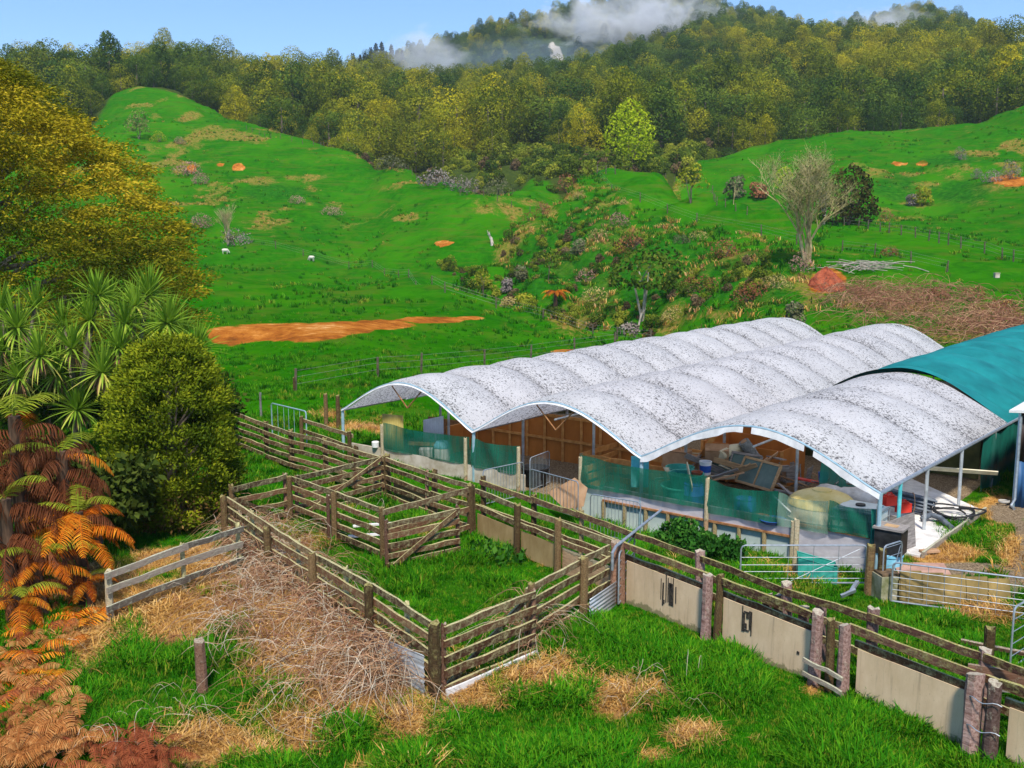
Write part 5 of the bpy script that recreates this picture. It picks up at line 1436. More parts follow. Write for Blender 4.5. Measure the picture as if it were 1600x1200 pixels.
# --- tree ferns
FR_DEAD = leafmat('dead_frond', [(0, (.05, .014, .007)), (.5, (.15, .046, .018)), (1, (.31, .115, .05))], .15, .3)
FR_ORANGE = leafmat('orange_frond', [(0, (.26, .04, .004)), (.5, (.60, .15, .010)), (1, (.80, .36, .03))], .25, .5)
FR_GREEN = leafmat('green_frond', [(0, (.10, .16, .012)), (.5, (.24, .30, .02)), (1, (.44, .42, .05))], .3, .35)
FR_TAN = leafmat('tan_bracken', [(0, (.22, .07, .018)), (.5, (.46, .18, .050)), (1, (.70, .38, .14))], .25, .4)
FR_RED = leafmat('red_brown_bracken', [(0, (.14, .03, .012)), (.5, (.32, .085, .035)), (1, (.48, .18, .07))], .2, .4)
def frond(seed, L, up, curve, pin, mat, n=24, hang=.25, curl=0.0):
    """rachis arching from the origin along +X, leaflets both sides"""
    r = np.random.default_rng(seed)
    V = []; F = []; v = []
    pts = []; el = up; p = np.zeros(3)
    for j in range(n + 1):
        pts.append(p.copy()); el_ = el - curve * (j / n) ** 1.2
        p = p + np.array([math.cos(el_), 0, math.sin(el_)]) * L / n
    pts = np.array(pts)
    for j in range(n):          # rachis
        o = len(V); w = .012 * (1 - j / n) + .003
        for q in (pts[j], pts[j + 1]): V += [q + np.array([0, -w, 0]), q + np.array([0, w, 0])]
        v += [.25] * 4; F.append((o, o + 1, o + 3, o + 2))
    for j in range(2, n):
        k = j / n; d = norm(pts[j + 1] - pts[j]); ln = pin * math.sin(math.pi * min(k * .86 + .12, 1)) ** .8
        for s_ in (-1, 1):
            o = len(V); D = norm(d * .35 + np.array([0, s_, 0]) + np.array([0, 0, -hang * r.uniform(.6, 1.5)]) + r.normal(size=3) * .06)
            D2 = norm(D + np.array([0, 0, -hang * 1.3 - curl])); ww = L / n * .36
            a = pts[j]; b_ = a + D * ln * .5; c = b_ + D2 * ln * .5
            V += [a - d * ww * .6, a + d * ww * .6, b_ + d * ww * .8, b_ - d * ww * .8, c + d * .004, c - d * .004]
            cv = np.clip(.5 + r.normal() * .16, 0, 1); v += [cv, cv, cv, cv, min(cv + .15, 1), min(cv + .15, 1)]
            F += [(o, o + 1, o + 2, o + 3), (o + 3, o + 2, o + 4, o + 5)]
    return mesh_np('frond', np.array(V), np.array(F), [mat], {'v': np.array(v)})
FD = [frond(30 + i, random.uniform(1.5, 2.0), R(50), R(168) + .1 * i, .36, FR_DEAD, 34, 1.3, .8) for i in range(4)]
FO = [frond(40 + i, random.uniform(1.5, 1.9), R(35), R(85) + .1 * i, .38, FR_ORANGE, 34, .4) for i in range(3)]
FG = [frond(50 + i, random.uniform(1.4, 1.9), R(48), R(80) + .1 * i, .38, FR_GREEN, 34, .3) for i in range(3)]
def tree_fern(px, py_top, Y, label, nd, no, ng, scale=1.0, seed=0, group='tree ferns'):
    rr_ = random.Random(seed)
    q = ray(px, py_top); X = q[0] / q[1] * Y; Z = CAM_H + q[2] / q[1] * Y
    g0 = gz(X, Y)
    t = thing('tree_fern', label, 'tree fern', (X, Y, g0), 0, group)
    h = Z - g0
    m = MB(); m.tube([(0.06, 0, -.3), (.0, .04, h * .35), (-.03, 0, h * .7), (0, 0, h)], [.20 * scale, .16 * scale, .14 * scale, .12 * scale], 10); m.build('trunk', BARK_FERN, t, True)
    ga = rr_.uniform(0, 6)
    for i in range(nd):
        o = obj('dead_frond', rr_.choice(FD), t, (0, 0, h - rr_.uniform(0, h * .45)), (0, rr_.uniform(-.35, .5), ga + i * 2.4)); o.scale = [scale * rr_.uniform(.75, 1.15)] * 3
    for i in range(no):
        o = obj('frond', rr_.choice(FO), t, (0, 0, h - rr_.uniform(0, h * .3)), (0, rr_.uniform(-.1, .5), ga + 1 + i * 2.4)); o.scale = [scale * rr_.uniform(.7, 1.1)] * 3
    for i in range(ng):
        o = obj('frond', rr_.choice(FG), t, (0, 0, h), (0, rr_.uniform(-.2, .2), ga + 2 + i * 2.4)); o.scale = [scale * rr_.uniform(.8, 1.1)] * 3
    return t
tree_fern(22, 650, 20.5, 'tallest tree fern at the left edge with hanging dark brown dead fronds', 22, 1, 3, 1.0, 1)
tree_fern(96, 705, 20.8, 'tree fern skirted with brown fronds just left of the round bush', 24, 1, 2, .95, 2)
tree_fern(8, 780, 19.2, 'shorter tree fern with brown skirt low at the left frame edge', 20, 1, 2, .95, 3)
tree_fern(122, 800, 20.2, 'tree fern with glowing orange fronds beside the grey fence', 5, 17, 3, .80, 4)
tree_fern(60, 870, 19.3, 'low tree fern with mixed orange and yellow fronds below the brown skirts', 10, 8, 4, .7, 5)
tree_fern(28, 930, 18.6, 'lowest orange tree fern near the left frame edge', 4, 9, 3, .6, 6)
tree_fern(135, 900, 20.0, 'small orange fern clump at the left end of the grey fence', 2, 9, 3, .5, 7)
# dark understorey bushes behind the ferns
def simple_bush(name, label, cat_, loc, rad, h, mat, nclump, per, leaf, seed, group=None, stem=BARK, up=.3, aspect=.3, top_bias=.0):
    r = np.random.default_rng(seed)
    t = thing(name, label, cat_, loc, r.uniform(0, 6), group)
    d = rdir(nclump, r); d[:, 2] = np.abs(d[:, 2]) * 1.0 - .15
    cc = d * np.array([rad, rad, h * .55]) * r.uniform(.55, 1.0, (nclump, 1)) * (.8 + .4 * r.random((nclump, 1))) + np.array([0, 0, h * .42])
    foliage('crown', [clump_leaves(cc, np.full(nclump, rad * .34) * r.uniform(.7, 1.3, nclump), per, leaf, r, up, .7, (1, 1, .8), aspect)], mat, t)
    m = MB(); branchset(m, (0, 0, -.3), (0, 0, h * .55), [c * .9 for c in cc[::max(1, nclump // 6)]], rad * .07 + .02, rad * .03 + .01, r); m.build('stems', stem, t)
    return t
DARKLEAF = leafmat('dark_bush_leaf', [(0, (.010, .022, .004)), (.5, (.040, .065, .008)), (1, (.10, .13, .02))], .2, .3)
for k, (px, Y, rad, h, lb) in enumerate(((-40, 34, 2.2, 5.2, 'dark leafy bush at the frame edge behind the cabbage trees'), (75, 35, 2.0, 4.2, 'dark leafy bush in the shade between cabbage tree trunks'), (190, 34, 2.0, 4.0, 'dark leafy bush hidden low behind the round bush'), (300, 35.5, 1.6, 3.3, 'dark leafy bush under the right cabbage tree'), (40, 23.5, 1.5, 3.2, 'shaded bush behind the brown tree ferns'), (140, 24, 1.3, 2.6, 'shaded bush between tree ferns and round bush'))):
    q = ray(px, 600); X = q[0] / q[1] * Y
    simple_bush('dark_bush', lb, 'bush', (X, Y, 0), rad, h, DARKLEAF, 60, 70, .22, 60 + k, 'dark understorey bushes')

# ------------------------------------------------------------ scattering (stuff) on the ground
def scatter(name, label, protos, P, rot, scl, idx, parent=None):
    """many small plants as one object; each point carries its own plant, turn and size"""
    me = bpy.data.meshes.new(name)
    n = len(P)
    me.vertices.add(n); me.vertices.foreach_set('co', np.asarray(P, np.float32).ravel())
    a = me.attributes.new('rot', 'FLOAT_VECTOR', 'POINT'); a.data.foreach_set('vector', np.asarray(rot, np.float32).ravel())
    a = me.attributes.new('scl', 'FLOAT', 'POINT'); a.data.foreach_set('value', np.asarray(scl, np.float32))
    a = me.attributes.new('idx', 'INT', 'POINT'); a.data.foreach_set('value', np.asarray(idx, np.int32))
    o = obj(name, me, parent)
    ng = bpy.data.node_groups.new(name + '_scatter', 'GeometryNodeTree')
    ng.interface.new_socket('Geometry', in_out='INPUT', socket_type='NodeSocketGeometry')
    ng.interface.new_socket('Geometry', in_out='OUTPUT', socket_type='NodeSocketGeometry')
    gi = ng.nodes.new('NodeGroupInput'); go = ng.nodes.new('NodeGroupOutput'); jn = ng.nodes.new('GeometryNodeJoinGeometry')
    def nattr(nm, ty):
        x = ng.nodes.new('GeometryNodeInputNamedAttribute'); x.data_type = ty; x.inputs['Name'].default_value = nm
        return next(s_ for s_ in x.outputs if s_.enabled and s_.name == 'Attribute')
    ar, as_, ai = nattr('rot', 'FLOAT_VECTOR'), nattr('scl', 'FLOAT'), nattr('idx', 'INT')
    for k, pm in enumerate(protos):
        po = bpy.data.objects.new(name + '_plant', pm)
        oi = ng.nodes.new('GeometryNodeObjectInfo'); oi.inputs['Object'].default_value = po; oi.inputs['As Instance'].default_value = True
        ip = ng.nodes.new('GeometryNodeInstanceOnPoints')
        cm = ng.nodes.new('FunctionNodeCompare'); cm.data_type = 'INT'; cm.operation = 'EQUAL'
        ia = [s_ for s_ in cm.inputs if s_.enabled]
        ng.links.new(ai, ia[0]); ia[1].default_value = k
        ng.links.new(gi.outputs[0], ip.inputs['Points']); ng.links.new(cm.outputs[0], ip.inputs['Selection'])
        ng.links.new(oi.outputs['Geometry'], ip.inputs['Instance'])
        e2r = ng.nodes.new('FunctionNodeEulerToRotation'); ng.links.new(ar, e2r.inputs[0]); ng.links.new(e2r.outputs[0], ip.inputs['Rotation'])
        ng.links.new(as_, ip.inputs['Scale'])
        ng.links.new(ip.outputs[0], jn.inputs[0])
    ng.links.new(jn.outputs[0], go.inputs[0])
    md = o.modifiers.new('scatter', 'NODES'); md.node_group = ng
    if parent is None: tag(o, label, None, None, 'stuff')
    else: o['kind'] = 'stuff'
    return o

def tuft(seed, n, h, spread, mat, lean=.5, w=.010):
    r = np.random.default_rng(seed); V = []; F = []; v = []
    for i in range(n):
        az = r.uniform(0, 6.283); b = np.array([*(r.normal(size=2) * spread * .5), -.02]); hh = h * r.uniform(.5, 1.15)
        d = np.array([math.cos(az), math.sin(az), 0]); ln = lean * r.uniform(.2, 1.3) * hh
        s_ = np.array([-d[1], d[0], 0]) * w * r.uniform(.7, 1.3)
        p1 = b + d * ln * .35 + np.array([0, 0, hh * .6]); p2 = b + d * ln + np.array([0, 0, hh * (1 - .35 * min(lean, 1.2) * r.random())])
        o = len(V); V += [b - s_, b + s_, p1 + s_ * .8, p1 - s_ * .8, p2 + s_ * .1, p2 - s_ * .1]
        F += [(o, o + 1, o + 2, o + 3), (o + 3, o + 2, o + 4, o + 5)]
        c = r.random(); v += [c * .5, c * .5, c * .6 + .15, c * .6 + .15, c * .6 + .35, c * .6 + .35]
    return mesh_np('tuft', np.array(V), np.array(F), [mat], {'v': np.clip(np.array(v), 0, 1)})
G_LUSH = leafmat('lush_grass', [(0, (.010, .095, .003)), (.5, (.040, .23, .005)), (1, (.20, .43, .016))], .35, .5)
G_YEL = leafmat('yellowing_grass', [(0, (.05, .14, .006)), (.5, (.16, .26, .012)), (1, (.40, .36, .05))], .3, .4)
G_STRAW = leafmat('straw_grass', [(0, (.34, .15, .03)), (.5, (.62, .35, .09)), (1, (.82, .58, .24))], .25, .4)
G_BROWN = leafmat('brown_litter_grass', [(0, (.18, .075, .03)), (.5, (.42, .21, .09)), (1, (.62, .40, .22))], .2, .4)
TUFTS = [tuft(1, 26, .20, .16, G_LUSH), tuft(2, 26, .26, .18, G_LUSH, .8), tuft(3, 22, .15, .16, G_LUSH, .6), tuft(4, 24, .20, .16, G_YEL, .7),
         tuft(5, 26, .20, .20, G_STRAW, 1.3, .008), tuft(6, 24, .12, .22, G_STRAW, 2.2, .008), tuft(7, 24, .16, .22, G_BROWN, 1.8, .008)]
r = np.random.default_rng(21)
def field(n, y0, y1, pw=1.0):
    Y = y0 + (y1 - y0) * r.random(n) ** pw
    s_ = r.uniform(-.56, .56, n)
    X = s_ * Y
    return X, Y
gx_, gy_ = [], []
for (n, y0, y1) in ((30000, 13.2, 20), (24000, 20, 28), (16000, 28, 42), (20000, 42, 95)):
    X, Y = field(n, y0, y1); gx_.append(X); gy_.append(Y)
X = np.concatenate(gx_); Y = np.concatenate(gy_)
Z = zfun(X, Y); M_ = masks(X, Y, Z); u_, w_ = uw(X, Y); P_x, P_y = topx(X, Y, Z)
inshed = (u_ > -.1) & (u_ < 19.0) & (w_ > -.02) & (w_ < 32)
slabz = (u_ > 18) & (u_ < 23) & (w_ > .6) & (w_ < 34) & (P_y < 870) & (P_x > 1420)
grav = blobs(P_x, P_y, [(1440,840,50,22),(1575,800,45,26),(1500,890,100,16),(1600,850,30,60),(1590,910,40,40)]) > .5
bldg = (X > 13.0) & (Y > 27) & (Y < 45) & (P_x > 1575)
keep = ~(inshed | grav | bldg | (M_[:, 1] > .35))
dry = M_[:, 0] + (fbm(X * 1.3, Y * 1.3, 3) - .5) * .9
thin = np.where(Y > 42, 1 - smooth(45, 92, Y) * .95, 1.0)
keep &= r.random(len(X)) < thin
X, Y, Z, dry, brn = X[keep], Y[keep], Z[keep], dry[keep], M_[keep, 2]
k_ = r.random(len(X))
hi = fbm(X * .8 + 7, Y * .8, 3)
idx = np.where(dry > .52, np.where(k_ < .35, 4, np.where(k_ < .8, 5, 6)), np.where(dry > .29, np.where(k_ < .55, 3, np.where(k_ < .75, 4, 0)), np.where(k_ > .9, 3, np.where(hi > .56, 1, np.where(hi > .44, 0, 2)))))
scl = (.40 + .85 * smooth(.3, .75, hi)) * r.uniform(.7, 1.25, len(X)) * np.where(Y > 28, 1.15, 1) * np.where(Y > 42, .95, 1) * np.where(idx >= 4, 1.1, 1.0)
rot = np.stack([r.normal(size=len(X)) * .08, r.normal(size=len(X)) * .08, r.uniform(0, 6.28, len(X))], 1)
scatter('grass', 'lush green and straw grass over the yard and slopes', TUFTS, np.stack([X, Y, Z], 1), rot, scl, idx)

# tufts and rushes over the far slopes
H_RUSH = [tuft(31, 14, .5, .30, G_LUSH, .6, .035), tuft(32, 14, .42, .40, G_YEL, .9, .035), tuft(33, 12, .45, .35, G_STRAW, .9, .032), tuft(34, 12, .40, .35, G_BROWN, 1.0, .035)]
n = 46000
Y = 72 + 210 * r.random(n) ** .8; X = r.uniform(-.50, .56, n) * Y; Z = zfun(X, Y); M_ = masks(X, Y, Z)
px_ = 800 + FPX * X / Y
cl = fbm(X / 6, Y / 6 + 30, 3) + .35 * (fbm(X / 28 + 11, Y / 28, 2) - .5)
py_ = topx(X, Y, Z)[1]; spt = spur_top(px_, py_, Y) > .3
spur = (px_ > np.interp(py_, [300, 335, 385, 420, 450, 475, 495, 515, 540], [850, 832, 772, 742, 700, 765, 835, 900, 1040])) & (px_ < 1280) & (Y < 168) & ~spt
keep = ((r.random(n) < smooth(.50, .70, cl) * .45 + .01) | (spur & (r.random(n) < .75)) | (M_[:, 2] > .6)) & (M_[:, 1] < .4) & (M_[:, 3] < .4) & (fbm(X / 2.5, Y / 2.5, 2) > .36) & (~spt | (r.random(n) < .05))
X, Y, Z, b_, spur = X[keep], Y[keep], Z[keep], M_[keep, 2], spur[keep]; n = len(X); q = r.random(n) * .8 + .5 * b_ + np.where(spur, .13, 0)
idx = np.where(q < .62, 0, np.where(q < .86, 1, np.where(q < 1.15, 2, 3)))
scatter('hill_tufts', 'tufts of rush and rank grass over the far slopes', H_RUSH, np.stack([X, Y, Z], 1), np.stack([np.zeros(n), np.zeros(n), r.uniform(0, 6.28, n)], 1), r.uniform(.5, 1.5, n) * np.where(spur, 1.15, .85), idx)

# canes of bramble over the dry bank
def canes(name, label, pts, n, L0, L1, rad, mats, hgt, seed):
    r = np.random.default_rng(seed); V = []; F = []; fm = []
    for i in range(n):
        cx, cy, rx, ry = pts[r.integers(len(pts))]
        px, py = cx + r.normal() * rx * .6, cy + r.normal() * ry * .6
        b = hit(px, py, 13, 200) if py < 700 else at(px, py, 0.0)
        if py >= 700: b[2] = 0
        L = r.uniform(L0, L1); az = r.uniform(0, 6.283); h = hgt * r.uniform(.3, 1.3)
        d = np.array([math.cos(az), math.sin(az), 0]); sd_ = np.array([-d[1], d[0], 0]) * r.normal() * .25
        o = len(V); k = 6; q0 = r.uniform(0, .35)
        for j in range(k + 1):
            q = j / k
            p = b + d * L * q + sd_ * L * math.sin(q * 2.5) + np.array([0, 0, .03 + h * math.sin(math.pi * (q0 + (1 - q0) * q) ** .8) + r.normal() * .02])
            rr_ = rad * (1 - .6 * q)
            for a in range(3):
                an = 2.094 * a; V.append(p + sd_ * 0 + np.array([-d[1], d[0], 0]) * math.cos(an) * rr_ + np.array([0, 0, 1]) * math.sin(an) * rr_)
        for j in range(k):
            for a in range(3): F.append((o + j * 3 + a, o + j * 3 + (a + 1) % 3, o + j * 3 + 3 + (a + 1) % 3, o + j * 3 + 3 + a)); fm.append(i % len(mats))
    o = obj(name, mesh_np(name, np.array(V), np.array(F), mats, None, False, fm))
    return tag(o, label, None, None, 'stuff')
CANE1 = nmat('pinkish_cane', (.26, .13, .06), (.56, .34, .19), 3, bump=0); CANE2 = nmat('red_brown_cane', (.16, .06, .035), (.34, .16, .09), 3, bump=0); CANE3 = nmat('pale_cane', (.45, .36, .25), (.64, .55, .42), 3, bump=0)
canes('bramble_canes', 'tangle of dry bramble canes over the bank outside the left rail fence', [(420,860,40,30),(470,930,50,40),(530,1000,50,40),(560,1060,60,30),(480,1060,70,50),(400,930,40,30),(590,1085,30,24),(380,850,30,20),(440,900,40,30),(500,970,40,30),(580,1040,40,30),(830,1000,14,20),(380,1000,50,40),(400,880,30,30)], 2200, .5, 1.6, .007, [CANE1, CANE2, CANE1, CANE3], .62, 3)
canes('dry_stalks', 'sparse pale stalks standing in the dry grass', [(300,960,90,60),(460,1000,90,90),(600,1090,80,50),(830,1040,50,40),(280,1130,60,30),(1000,1100,60,40),(470,1130,70,40),(560,830,40,40),(160,1180,60,20)], 260, .25, .8, .005, [CANE3, CANE1], .45, 4)
# bracken at the lower left
BR_ = [frond(70 + i, random.uniform(.5, .75), R(45), R(95), .19, FR_TAN, 22, .45, .3) for i in range(3)] + [frond(80 + i, random.uniform(.4, .6), R(35), R(100), .17, FR_RED, 20, .6, .3) for i in range(2)] + [frond(90, .8, R(35), R(90), .24, FR_ORANGE, 16, .3)]
r = np.random.default_rng(33)
pts = []
for (cx, cy, rx, ry, n, kinds) in ((40,1110,50,60,130,(0,1,2,3)),(20,1060,40,30,40,(0,1,5)),(90,1170,50,35,60,(0,1,3)),(200,1180,50,22,80,(3,4)),(30,1190,50,20,40,(0,2)),(110,1130,20,25,14,(2,3)),(60,1000,50,30,36,(5,3,0)),(120,985,30,30,18,(5,0)),(60,1060,50,40,40,(0,5,3)),(250,1196,30,8,16,(3,4))):
    for i in range(n):
        px, py = cx + r.normal() * rx * .6, cy + r.normal() * ry * .6
        p = at(px, py, .1); pts.append((p[0], p[1], gz(p[0], p[1]) + r.uniform(.0, .35), kinds[r.integers(len(kinds))]))
pts = np.array(pts)
scatter('bracken', 'bed of tan, orange and red-brown bracken fronds at the lower left', BR_, pts[:, :3], np.stack([r.normal(size=len(pts)) * .2, r.normal(size=len(pts)) * .3, r.uniform(0, 6.28, len(pts))], 1), r.uniform(.6, 1.1, len(pts)), pts[:, 3].astype(int))
# tall weeds against the shed wall
WEED = leafmat('weed_leaf', [(0, (.012, .06, .008)), (.5, (.03, .13, .015)), (1, (.10, .24, .03))], .25, .2)
for k, (px, py, s_, lb) in enumerate(((1064, 858, .62, 'tall leafy weed clump nearest the race against the studded wall'), (1098, 872, .5, 'middle leafy weed clump against the studded wall'), (1135, 886, .48, 'leafy weed clump farthest right against the studded wall'))):
    p = at(px, py, -.2); simple_bush('weed_clump', lb, 'weeds', (p[0], p[1], gz(p[0], p[1])), s_, s_ * 1.5, WEED, 26, 60, .13, 200 + k, 'weeds by the studded wall', up=.5)
p = at(770, 868, 0); simple_bush('dock_plant', 'low broad-leaved dock plants in the middle of the grassy pen', 'weeds', (p[0], p[1], gz(p[0], p[1]) - .05), .75, .26, WEED, 26, 16, .17, 240, aspect=.3)
# ------------------------------------------------------------ forest, hill trees, hill fences
FOREST_LEAF = leafmat('forest_leaf', [(0, (.012, .028, .003)), (.25, (.06, .10, .006)), (.5, (.20, .22, .010)), (.75, (.38, .35, .012)), (1, (.52, .44, .02))], .25, .34)
FOREST_DARK = leafmat('dark_forest_leaf', [(0, (.010, .025, .005)), (.4, (.045, .095, .011)), (.7, (.14, .20, .018)), (1, (.25, .29, .03))], .25, .34)
FOREST_YEL = leafmat('yellow_forest_leaf', [(0, (.05, .08, .004)), (.3, (.18, .19, .008)), (.6, (.42, .37, .010)), (1, (.62, .50, .02))], .3, .25)
PINE_LEAF = leafmat('pine_needles', [(0, (.006, .012, .007)), (.6, (.018, .032, .018)), (1, (.04, .06, .03))], .1, .3)

def crown_mesh(kind, seed, mat, h=1.0, w=1.0, n=1500, leaf=.62):
    """a tree crown about h tall and w wide, lobed, made of leaf clumps; base at 0"""
    r = np.random.default_rng(seed)
    nl = {'dome': 20, 'cone': 19, 'broad': 20, 'shrub': 9, 'tear': 24}[kind]
    L = []
    for i in range(nl):
        if kind == 'cone':
            z = (i + .6) / nl; rad = (1 - z) ** .8 * .85 + .12; a = i * 2.4 + r.normal() * .3
            L.append((math.cos(a) * rad * w * .36 * r.uniform(.5, 1), math.sin(a) * rad * w * .36 * r.uniform(.5, 1), h * (.10 + .80 * z), w * (.10 + .17 * rad)))
        elif kind == 'tear':
            z = (i + .5) / nl; rad = np.interp(z, [0, .15, .4, .65, .85, 1], [.5, .9, 1, .75, .42, .1]); a = i * 2.4 + r.normal() * .3
            L.append((math.cos(a) * rad * w * .30, math.sin(a) * rad * w * .30, h * (.06 + .86 * z), w * (.09 + .12 * rad)))
        else:
            d = rdir(1, r)[0]; d[2] = abs(d[2]) if i % 4 else -.15
            k = r.uniform(.55, 1)
            L.append((d[0] * w * .33 * k, d[1] * w * .33 * k, h * (.24 + .52 * d[2] * k), w * r.uniform(.14, .24)))
    L.append((0, 0, h * .5, w * .26))
    parts = []
    for i, (x, y, z, q) in enumerate(L):
        m_ = int(n * q * q / sum(l[3] ** 2 for l in L))
        d = rdir(m_, r)
        lump = 1 + .35 * (r.random((m_, 1)) - .5)
        P = np.array([x, y, z]) + d * q * np.array([1, 1, .9]) * lump
        inside = np.zeros(m_, bool)
        for j, (x2, y2, z2, q2) in enumerate(L):
            if j != i: inside |= np.linalg.norm(P - np.array([x2, y2, z2]), axis=1) < q2 * .72
        inside |= P[:, 2] < h * .03
        P = P[~inside]; d = d[~inside]; k = len(P)
        D = norm(d * .7 + np.array([0, 0, .25]) + r.normal(size=(k, 3)) * .55)
        Nn = norm(d + np.array([0, 0, .2]) + rdir(k, r) * .7)
        D = norm(D - Nn * np.sum(D * Nn, 1, keepdims=True) * .9)
        Ls = leaf * r.uniform(.6, 1.4, k)
        V, F = rhombs(P - D * Ls[:, None] * .4, D, Nn, Ls, Ls * .36)
        v = np.clip(.42 + .10 * d[:, 2] + r.normal(size=k) * .05 + r.normal() * .08, 0, 1)  # lobe tops lighter, undersides darker: mild shading put into the leaf tone
        parts.append((V, F, np.repeat(v, 4)))
    V, F, v = cat(parts)
    return mesh_np('crown', V, F, [mat], {'v': v})

def trunk_mesh(h, r0, mat, seed):
    m = MB(); rr = random.Random(seed)
    m.tube([(0, 0, -.8), (rr.uniform(-.1, .1), rr.uniform(-.1, .1), h * .3), (rr.uniform(-.2, .2), rr.uniform(-.2, .2), h * .62)], [r0, r0 * .75, r0 * .35], 6)
    return m.mesh('trunk', mat)
KINDS_ = [('dome', FOREST_LEAF, 13, 12.5), ('dome', FOREST_LEAF, 15.5, 14), ('dome', FOREST_DARK, 12.5, 12), ('tear', FOREST_LEAF, 16, 11), ('cone', FOREST_DARK, 14, 9),
          ('broad', FOREST_LEAF, 11.5, 14), ('dome', FOREST_YEL, 14.5, 13), ('tear', FOREST_YEL, 14.5, 11), ('broad', FOREST_DARK, 11, 13), ('tear', FOREST_DARK, 13, 10)]
FT = [(crown_mesh(k, 100 + i, mt, h, w, 8500, .38), trunk_mesh(h, .32, BARK_PALE if i == 5 else BARK, i)) for i, (k, mt, h, w) in enumerate(KINDS_)]
PINE = crown_mesh('cone', 150, PINE_LEAF, 15, 5.5, 900, .9)

r = np.random.default_rng(77)
pts = []
for (y0, y1, st) in ((188, 330, 7.6), (330, 540, 8.0), (540, 880, 8.6)):
    ys = np.arange(y0, y1, st)
    for y in ys:
        xs = np.arange(-.60 * y, .60 * y, st) + r.uniform(0, st)
        for x in xs: pts.append((x + r.normal() * st * .25, y + r.normal() * st * .25))
pts = np.array(pts); X, Y = pts[:, 0], pts[:, 1]
Z = zfun(X, Y); pcol = 800 + FPX * X / Y
P_x, P_y = topx(X, Y, Z)
ed = edge_d(pcol)
scrubby = (pcol > 560) & (pcol < 1130)
depth_in = Y - ed
forest = depth_in > 0
# forest proper, or scrub near the gully head
big = forest & ~(scrubby & (depth_in < np.interp(pcol, [560, 640, 800, 950, 1050, 1130], [8, 40, 70, 75, 70, 10]) * (.7 + .6 * fbm(X / 30, Y / 30, 2))))
big &= ~((blobs(P_x, P_y, [(869, 92, 15, 34)]) > .30) & (Y > 600))

grassy = blobs(P_x, P_y, [(795, 292, 30, 14)]) > .4
scrub = forest & ~big & ~grassy & (Y < 420) & (r.random(len(X)) < .95)
# sight lines
def visible(X, Y, Zt):
    q = np.linspace(.12, .96, 44)
    xx = (X[:, None] * q).ravel(); yy = (Y[:, None] * q).ravel()
    zz = (CAM_H + (Zt[:, None] - CAM_H) * q).ravel()
    ok = zz > zfun(xx, yy)
    return ok.reshape(len(X), -1).all(1)
def wanted(sel, top):
    i = np.where(sel)[0]
    v = visible(X[i], Y[i], Z[i] + top)
    return i[v]
bi = wanted(big & (pcol > -160) & (pcol < 1760), 12.0)
rest = np.setdiff1d(np.where(big)[0], bi)
bi = bi[np.argsort(Y[bi])]
size = (.66 + .85 * r.random(len(X)) ** 1.6) * (.85 + .4 * fbm(X / 40, Y / 40, 2)) * np.interp(Y, [280, 420, 700], [1.05, .88, .78])
edgefac = np.clip(.6 + depth_in / 60, .6, 1); size = size * edgefac
tone = fbm(X / 55 + 3, Y / 55, 3)
kind = np.where(tone + r.normal(size=len(X)) * .10 > .58, r.choice([6, 7, 0, 1], len(X)), np.where(tone + r.normal(size=len(X)) * .10 < .43, r.choice([2, 4, 8, 0], len(X)), r.choice([0, 1, 3, 5, 9, 2], len(X))))
kind = np.where((Y > 560) & (r.random(len(X)) < .6), r.choice([2, 4, 8], len(X)), kind)
inpic = (pcol[bi] > -40) & (pcol[bi] < 1640) & ~((pcol[bi] < 60) & (P_y[bi] > 120))
order = np.concatenate([bi[inpic], bi[~inpic]])
named, more = order[:285], order[285:]
SHAPE = {'dome': 'rounded', 'tear': 'tapering', 'broad': 'spreading', 'cone': 'conical'}
TONE = {FOREST_LEAF.name: 'olive-green', FOREST_DARK.name: 'dark green', FOREST_YEL.name: 'golden'}
def zone(px):
    if px < 430: return 'in the forest wall behind the left grass hill'
    if px < 880: return 'in the forest above the scrubby gully head'
    if px < 1200: return 'in the forest behind the bright lime-green tree'
    return 'in the forest above the right grass hill'
for i in named:
    k = int(kind[i]); lb = f"{SHAPE[KINDS_[k][0]]} {TONE[KINDS_[k][1].name]} tree {zone(pcol[i])}"
    t = thing('forest_tree', lb, 'tree', (X[i], Y[i], Z[i]), r.uniform(0, 6.28), lb.replace(' tree ', ' trees '))
    s_ = float(size[i]); t.scale = (s_ * r.uniform(.9, 1.15), s_ * r.uniform(.9, 1.15), s_ * r.uniform(.9, 1.15))
    obj('crown', FT[k][0], t); obj('trunk', FT[k][1], t)
ri = np.concatenate([more, rest[(np.abs(pcol[rest] - 800) < 1100)]])
ri = ri[(Y[ri] < 880)]
scatter('forest', 'dense forest covering the far slopes and the misty mountain', [f[0] for f in FT], np.stack([X[ri], Y[ri], Z[ri]], 1), np.stack([np.zeros(len(ri)), np.zeros(len(ri)), r.uniform(0, 6.28, len(ri))], 1), size[ri], kind[ri])
# pines on the skyline left of the mountain
for k, px in enumerate((538, 552, 563, 574, 580, 588, 597, 604, 612, 620, 628, 546, 570, 1552, 1560, 1570)):
    d = 752 + r.uniform(-15, 10) if px < 1500 else 432 + r.uniform(-6, 6)
    q = ray(px, 100); x = q[0] / q[1] * d; z = gz(x, d)
    t = thing('pine_tree', 'dark pine on the skyline left of the mountain' if px < 1500 else 'dark spindly tree standing above the forest at top right', 'tree', (x, d, z), r.uniform(0, 6), 'skyline pines' if px < 1500 else 'dark trees at top right')
    obj('crown', PINE, t); obj('trunk', FT[3][1], t); t.scale = [r.uniform(.75, 1.25) * (1 if px < 1500 else .95)] * 3
